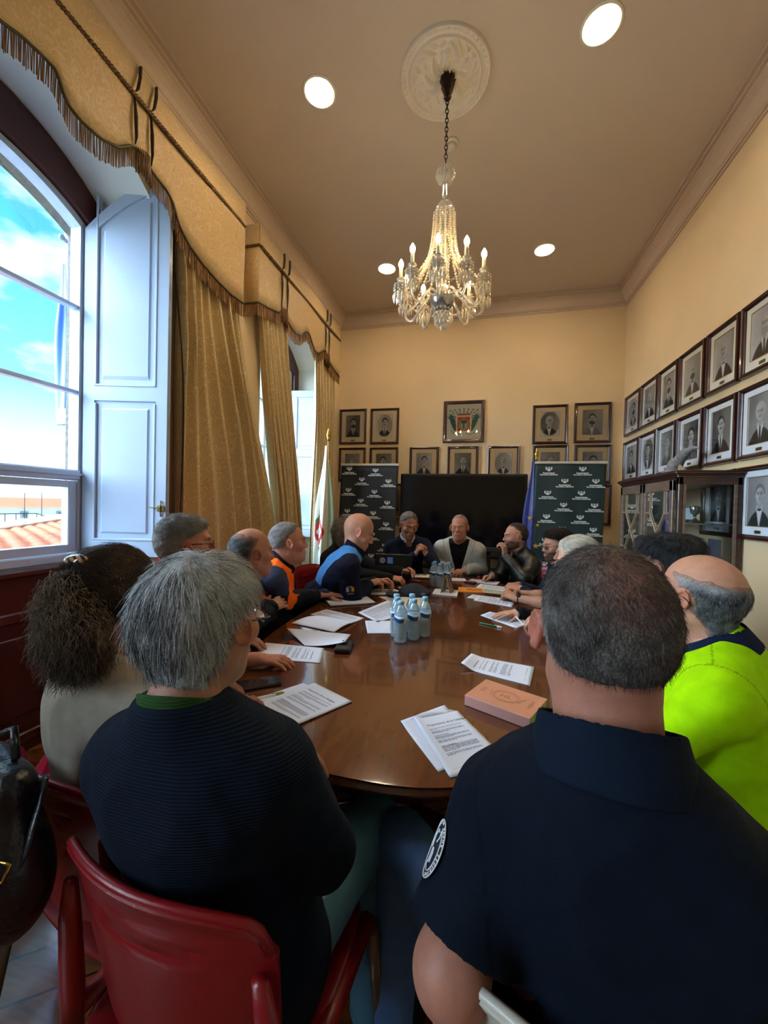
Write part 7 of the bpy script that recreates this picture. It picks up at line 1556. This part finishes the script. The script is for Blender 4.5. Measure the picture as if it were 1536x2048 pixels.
def pshield(m):
    m.c=srgb('12151c'); m.add([(-.036,.030,0),(.036,.030,0),(.036,-.012,0),(.022,-.034,0),(-.022,-.034,0),(-.036,-.012,0)],[[5,4,3,2,1,0]]); m.c=srgb('b8b8b0'); V,F=text_geo('PROTECCION CIVIL',.0068,bold=.0003); m.add(V+np.array([0,.022,.0012]),F); V,F=text_geo('LA OROTAVA',.0075,bold=.0003); m.add(V+np.array([0,-.026,.0012]),F); m.c=srgb('3a5a3c'); m.box((-.022,-.015,.0004),(-.008,.012,.001)); m.box((.008,-.015,.0004),(.022,.012,.001)); m.c=srgb('c0603a'); m.box((-.009,-.015,.0006),(.009,.014,.0012))
for key,fn,sdv in (('L6',shield('d8d4c4','d8a82a','2a3448'),1),('L5',pshield,1)):
    I=INFO[key]; sd,S,E,W_,A=[a for a in I['arms'] if a[0]==sdv][0]; d=nrm(E-S); n=nrm(I['R'][:,0]*.9-I['R'][:,1]*.1+np.array([.1,-.6,0])); n=nrm(n-d*(n@d)); patch_on(I,'sleeve_badge','cloth shield badge on the sleeve',S+(E-S)*.42+n*.072,n,-d,fn,.004,bend=4)
def oval2(m):
    t=np.linspace(0,2*PI,33)[:-1]; m.c=srgb('14161c'); m.add([(.024*math.cos(a),.036*math.sin(a),0) for a in t],[list(range(32))]); m.c=srgb('b08a4a'); m.tube([(.018*math.cos(a),.029*math.sin(a),.0006) for a in t],.0014,4,True); m.c=srgb('a85a3a'); m.box((-.008,-.012,.0004),(.008,.012,.001))
for key in ('L5','L4','L6'):
    I=INFO[key]; R=I['R']; Nn=I['N']; p=Nn+R[:,0]*(-.075)+R[:,1]*.150+R[:,2]*(-.15); n=nrm(R[:,1]+R[:,0]*-.25+R[:,2]*.15); patch_on(I,'chest_badge',None,p,n,R[:,2],oval2,.004)
def cana(m):
    m.c=srgb('1c5a50'); m.box((-.030,-.008,0),(.030,.008,.001)); m.c=srgb('d8e8d8'); V,F=text_geo('CANARIAS',.0095,bold=.0003); m.add(V+np.array([0,0,.0014]),F)
I=INFO['P3']; R=I['R']; sd,S,E,W_,A=[a for a in I['arms'] if a[0]<0][0]; patch_on(I,'chest_label','green chest label',I['N']-R[:,0]*.09+R[:,1]*.155-R[:,2]*.16,R[:,1]-.5*R[:,0],R[:,2],cana,.006)
# ------------------------------------------------------------------ chairs under everybody
ch0=make_chair(); first=True; chm=None
labels={'P1':'red plastic chair under the man in the ribbed navy sweater, its back to the viewer','L1':'red plastic chair under the woman in the beige blazer at the left edge','L4':'red chair under the folded-arms man in orange and navy','L5':'red chair whose back shows beside the curtain behind the man with hands on a folder','L6':'red chair under the bald police officer','L7':'red chair hidden behind the bald officer','L8':'red chair under the man with clasped hands at the far end','C':'red chair under the man in the grey coat','R1':'red chair under the man in the leather jacket','R2':'red chair under the bearded man with glasses','R3':'red chair under the person with the wristwatch','BL':'red chair under the blonde woman','P4':'red chair under the dark-haired man by the cabinet','P3':'red chair under the man in the yellow shirt'}
def put_chair(o,x,y,deg,lb): o.location=(x,y,0); o.rotation_euler=(0,0,math.radians(deg-90)); o['label']=lb
CH={'P1':(-.475,.745,84),'L1':(-.872,.895,76)}
for k,lb in labels.items():
    o=ch0 if first else copy_tree(ch0); first=False
    if k in CH: put_chair(o,*CH[k],lb)
    else:
        sp=SP[k]; a=math.radians(sp['face']); off=-.02 if k!='L5' else .0; put_chair(o,sp['pelvis'][0]+math.cos(a)*off,sp['pelvis'][1]+math.sin(a)*off,sp['face'] if k!='L5' else 40,lb)
w=make_chair('b9b2a4',group=None); put_chair(w,.235,.725,77,'off-white plastic chair under the man in the navy polo shirt'); w.scale=(1.05,1,.955)
# ------------------------------------------------------------------ outside the window
terr=mat('terracotta_tiles','c4623c',rough=.8,noise=.45,nscale=9,bump=.1); lime=mat('limewashed_wall','d8dcda',rough=.9); dkst=mat('dark_wet_stone','4a4650',rough=.8,noise=.8,nscale=14,col2='b8b4b0')
r=empty('terrace_roof',(-4.3,3.0,0),0,'near terracotta tiled roof slope seen through the window','roof')
A=np.array([-4.3,1.2,.93]);B=np.array([-4.3,4.4,.89]);C_=np.array([-9.5,9.5,1.22]);D_=np.array([-6.6,3.3,.83]); nu,nv=150,60; V=[];
for j in range(nv+1):
    for i in range(nu+1):
        u,v=i/nu,j/nv; p=A*(1-u)*(1-v)+B*u*(1-v)+C_*u*v+D_*(1-u)*v; ph=((p[1]-.55*p[0]*-1.0)*2*PI/.19); V.append(p+np.array([0,0,.035*abs(math.sin(ph/2))+.012*((p[0]*-2.7)%1)]))
i,j=np.meshgrid(np.arange(nu),np.arange(nv)); b=(j*(nu+1)+i).ravel(); Q=np.stack([b,b+1,b+nu+2,b+nu+1],1).astype(np.int32); raw_mesh('tiles',np.array(V)-np.array([-4.3,3.0,0]),Q,terr,True,parent=r)
m=MB(); m.tube([D_+np.array([4.3,-3.0,.07]),C_+np.array([4.3,-3.0,.09])],.07,8); m.build('ridge_mortar',lime,r,True)
m=MB(); m.box((-.25,-2.5,-3),(.05,2.6,.92)); m.build('roof_wall',lime,r)
tag(MB().box((-3.45,-3,-6),(-2.95,6.5,.985)).build('stone_parapet',dkst),'dark lichen-covered stone ledge just outside the window','parapet')
def house(x0,x1,y0,y1,z1,label,roof=None,win=()):
    r=empty('white_house',(x1,(y0+y1)/2,-6),0,label,'house','white houses outside the window'); oy=(y0+y1)/2; MB().box((x0-x1,y0-oy,0),(0,y1-oy,z1+6)).build('walls',lime,r)
    if roof:
        m=MB(); zr=z1+6; h=roof; m.add([(.3,y0-oy-.3,zr-.05),(.3,y1-oy+.3,zr-.05),((x0-x1)/2,y1-oy-1,zr+h),((x0-x1)/2,y0-oy+1,zr+h),(x0-x1-.3,y0-oy-.3,zr),(x0-x1-.3,y1-oy+.3,zr)],[[0,1,2,3],[3,2,5,4],[0,3,4],[1,5,2]]); m.build('tiled_roof',terr,r)
    for (ya,yb,za,zb) in win: mm=MB(); mm.box((.0,ya-oy,za+6),(.05,yb-oy,zb+6)); f=mm.build('window_frame',mat('grey_window_frames','8a9494',rough=.5),r); MB().box((.05,ya-oy+.08,za+6+.08),(.06,yb-oy-.08,zb+6-.08)).build('pane',mat('dark_window_glass','54606a',rough=.1),f)
    return r
house(-34,-26,8,30,.86,'long white house with red tiled ridge on the horizon',.55,[(19.0,19.5,.1,.6),(19.7,20.6,.1,.6),(17,17.4,.2,.6)])
house(-22,-17,6,11.8,-.2,'lower white house before the long one',None)
house(-15,-12,3,8.2,.15,'near white gable behind the tiled roof',.35)
r=empty('rooftop_railing',(-24,15,-.2),0,'thin metal frame and railing on the white roofs','railing'); m=MB()
m.tube([(0,.9,0),(0,.9,1.86),(0,1.75,1.86),(0,1.75,0)],.02,4); 
for k in range(8): m.tube([(0,-2+.5*k,-.2),(0,-2+.5*k,.75)],.02,4)
m.tube([(0,-2,.75),(0,1.5,.75),(0,3,.2)],.02,4); m.build('bars',mat('grey_metal'),r)
tag(MB().box((-60,-50,-6.2),(-8,80,-6)).build('street_ground',lime),'pale ground far below between the houses','ground')
sea=MB(); sea.box((-2500,-1500,-60),(-60,2500,-40)); tag(sea.build('sea',mat('hazy_sea','a8c8d0',rough=.3)),'hazy sea on the horizon','sea')
# flag outside
r=empty('outdoor_flag',(-3.2,2.405,2.2),0,'furled blue and white flag on an angled pole outside the window','flag')
m=MB(); m.tube([(.56,.19,-.75),(.35,.12,-.1),(.1,.03,.7),(.0,-.0,1.30)],.028,12); m.tube([(0,0,1.24),(-.0,-.04,1.245)],.016,8); m.sphere((0,-.05,1.25),.022,10,8); m.build('pole',mat('grey_painted_pole','8a9ab0',rough=.35,metal=.3),r,True)
V=[];C=[]
for j in range(61):
    q=j/60; w=.012+.045*sstep(0,.5,np.array(q)); xc=-.03-.0*q; yc=-.035+.03*q
    for i in range(24): a=2*PI*i/24; rr=w*(1+.3*math.sin(3*a+q*4)); V.append((rr*math.cos(a),yc+rr*math.sin(a)*.75,1.05-1.24*q)); c='dfe8f0' if (q<.25 or (a>1.9 and a<3.6 and q<.7) or q>.90) else '2563c8'; C.append(srgb(c))
i,j=np.meshgrid(np.arange(24),np.arange(60)); b=(j*24).ravel(); ii=i.ravel(); Q=np.stack([b+ii,b+(ii+1)%24,b+24+(ii+1)%24,b+24+ii],1)[:,::-1].astype(np.int32); raw_mesh('cloth',V,Q,mat('flag_satin'),True,cols=np.array(C),parent=r)
# ------------------------------------------------------------------ sky, sun, camera
w=bpy.data.worlds.new('sky'); SC.world=w; w.use_nodes=True; nt=w.node_tree;N=nt.nodes;L=nt.links; bg=N['Background']; tc=N.new('ShaderNodeTexCoord'); sx=N.new('ShaderNodeSeparateXYZ'); L.new(tc.outputs['Generated'],sx.inputs[0])
cr=N.new('ShaderNodeValToRGB'); e=cr.color_ramp.elements; e[0].position=0; e[0].color=(.80,.97,1.0,1); e[1].position=.75; e[1].color=(.05,.35,.52,1); a=e.new(.06); a.color=(.66,.90,.92,1); a=e.new(.22); a.color=(.21,.60,.64,1); a=e.new(.42); a.color=(.085,.46,.58,1); L.new(sx.outputs['Z'],cr.inputs[0])
mp=N.new('ShaderNodeMapping'); mp.inputs['Scale'].default_value=(1.4,1.4,3.2); L.new(tc.outputs['Generated'],mp.inputs[0]); nz=N.new('ShaderNodeTexNoise'); nz.inputs['Scale'].default_value=2.6; nz.inputs['Detail'].default_value=9; nz.inputs['Roughness'].default_value=.55; L.new(mp.outputs[0],nz.inputs['Vector'])
c2=N.new('ShaderNodeValToRGB'); c2.color_ramp.elements[0].position=.50; c2.color_ramp.elements[1].position=.68; L.new(nz.outputs['Fac'],c2.inputs[0]); mx=N.new('ShaderNodeMix'); mx.data_type='RGBA'; L.new(c2.outputs[0],mx.inputs[0]); L.new(cr.outputs[0],mx.inputs[6]); mx.inputs[7].default_value=(.95,1.0,1.02,1); vm=N.new('ShaderNodeVectorMath'); vm.operation='DOT_PRODUCT'; vm.inputs[1].default_value=(-.76,-.43,.48); L.new(tc.outputs['Generated'],vm.inputs[0])
mr=N.new('ShaderNodeMapRange'); mr.interpolation_type='SMOOTHSTEP'; mr.inputs[1].default_value=.72; mr.inputs[2].default_value=.97; mr.inputs[3].default_value=0; mr.inputs[4].default_value=13; L.new(vm.outputs['Value'],mr.inputs[0])  # bright patch added to the unseen sky to strengthen the window light
ad=N.new('ShaderNodeMix'); ad.data_type='RGBA'; ad.blend_type='ADD'; ad.inputs[0].default_value=1; L.new(mx.outputs[2],ad.inputs[6]); vs=N.new('ShaderNodeVectorMath'); vs.operation='SCALE'; vs.inputs[0].default_value=(.76,.90,1.05); L.new(mr.outputs[0],vs.inputs['Scale']); L.new(vs.outputs[0],ad.inputs[7]); L.new(ad.outputs[2],bg.inputs[0]); bg.inputs[1].default_value=1.7
s=bpy.data.lights.new('sun','SUN'); s.energy=3.2; s.angle=.01; s.color=(1,.96,.9); so=bpy.data.objects.new('sun',s); COL.objects.link(so); so.rotation_euler=(math.radians(38),0,math.radians(70))
cam=bpy.data.cameras.new('camera'); co=bpy.data.objects.new('camera',cam); COL.objects.link(co); SC.camera=co; cam.sensor_fit='VERTICAL'; cam.sensor_height=36; cam.lens=36*780.8/2048; cam.clip_start=.05; cam.clip_end=5000
yaw,pit,rol=.24153,-.01508,.02424
f=Vector((-math.sin(yaw)*math.cos(pit),math.cos(yaw)*math.cos(pit),math.sin(pit))); rr=Vector((math.cos(yaw),math.sin(yaw),0)); u=rr.cross(f); r2=rr*math.cos(rol)+u*math.sin(rol); u2=-rr*math.sin(rol)+u*math.cos(rol)
Mx=Matrix((r2,u2,-f)).transposed().to_4x4(); Mx.translation=(0,0,1.43); co.matrix_world=Mx
SC.view_settings.view_transform='Standard'; SC.view_settings.look='None'; SC.view_settings.gamma=1; SC.view_settings.use_curve_mapping=False; SC.view_settings.exposure=0.42
SC.cycles.max_bounces=8; SC.cycles.transparent_max_bounces=12; SC.cycles.transmission_bounces=6; SC.cycles.sample_clamp_indirect=6
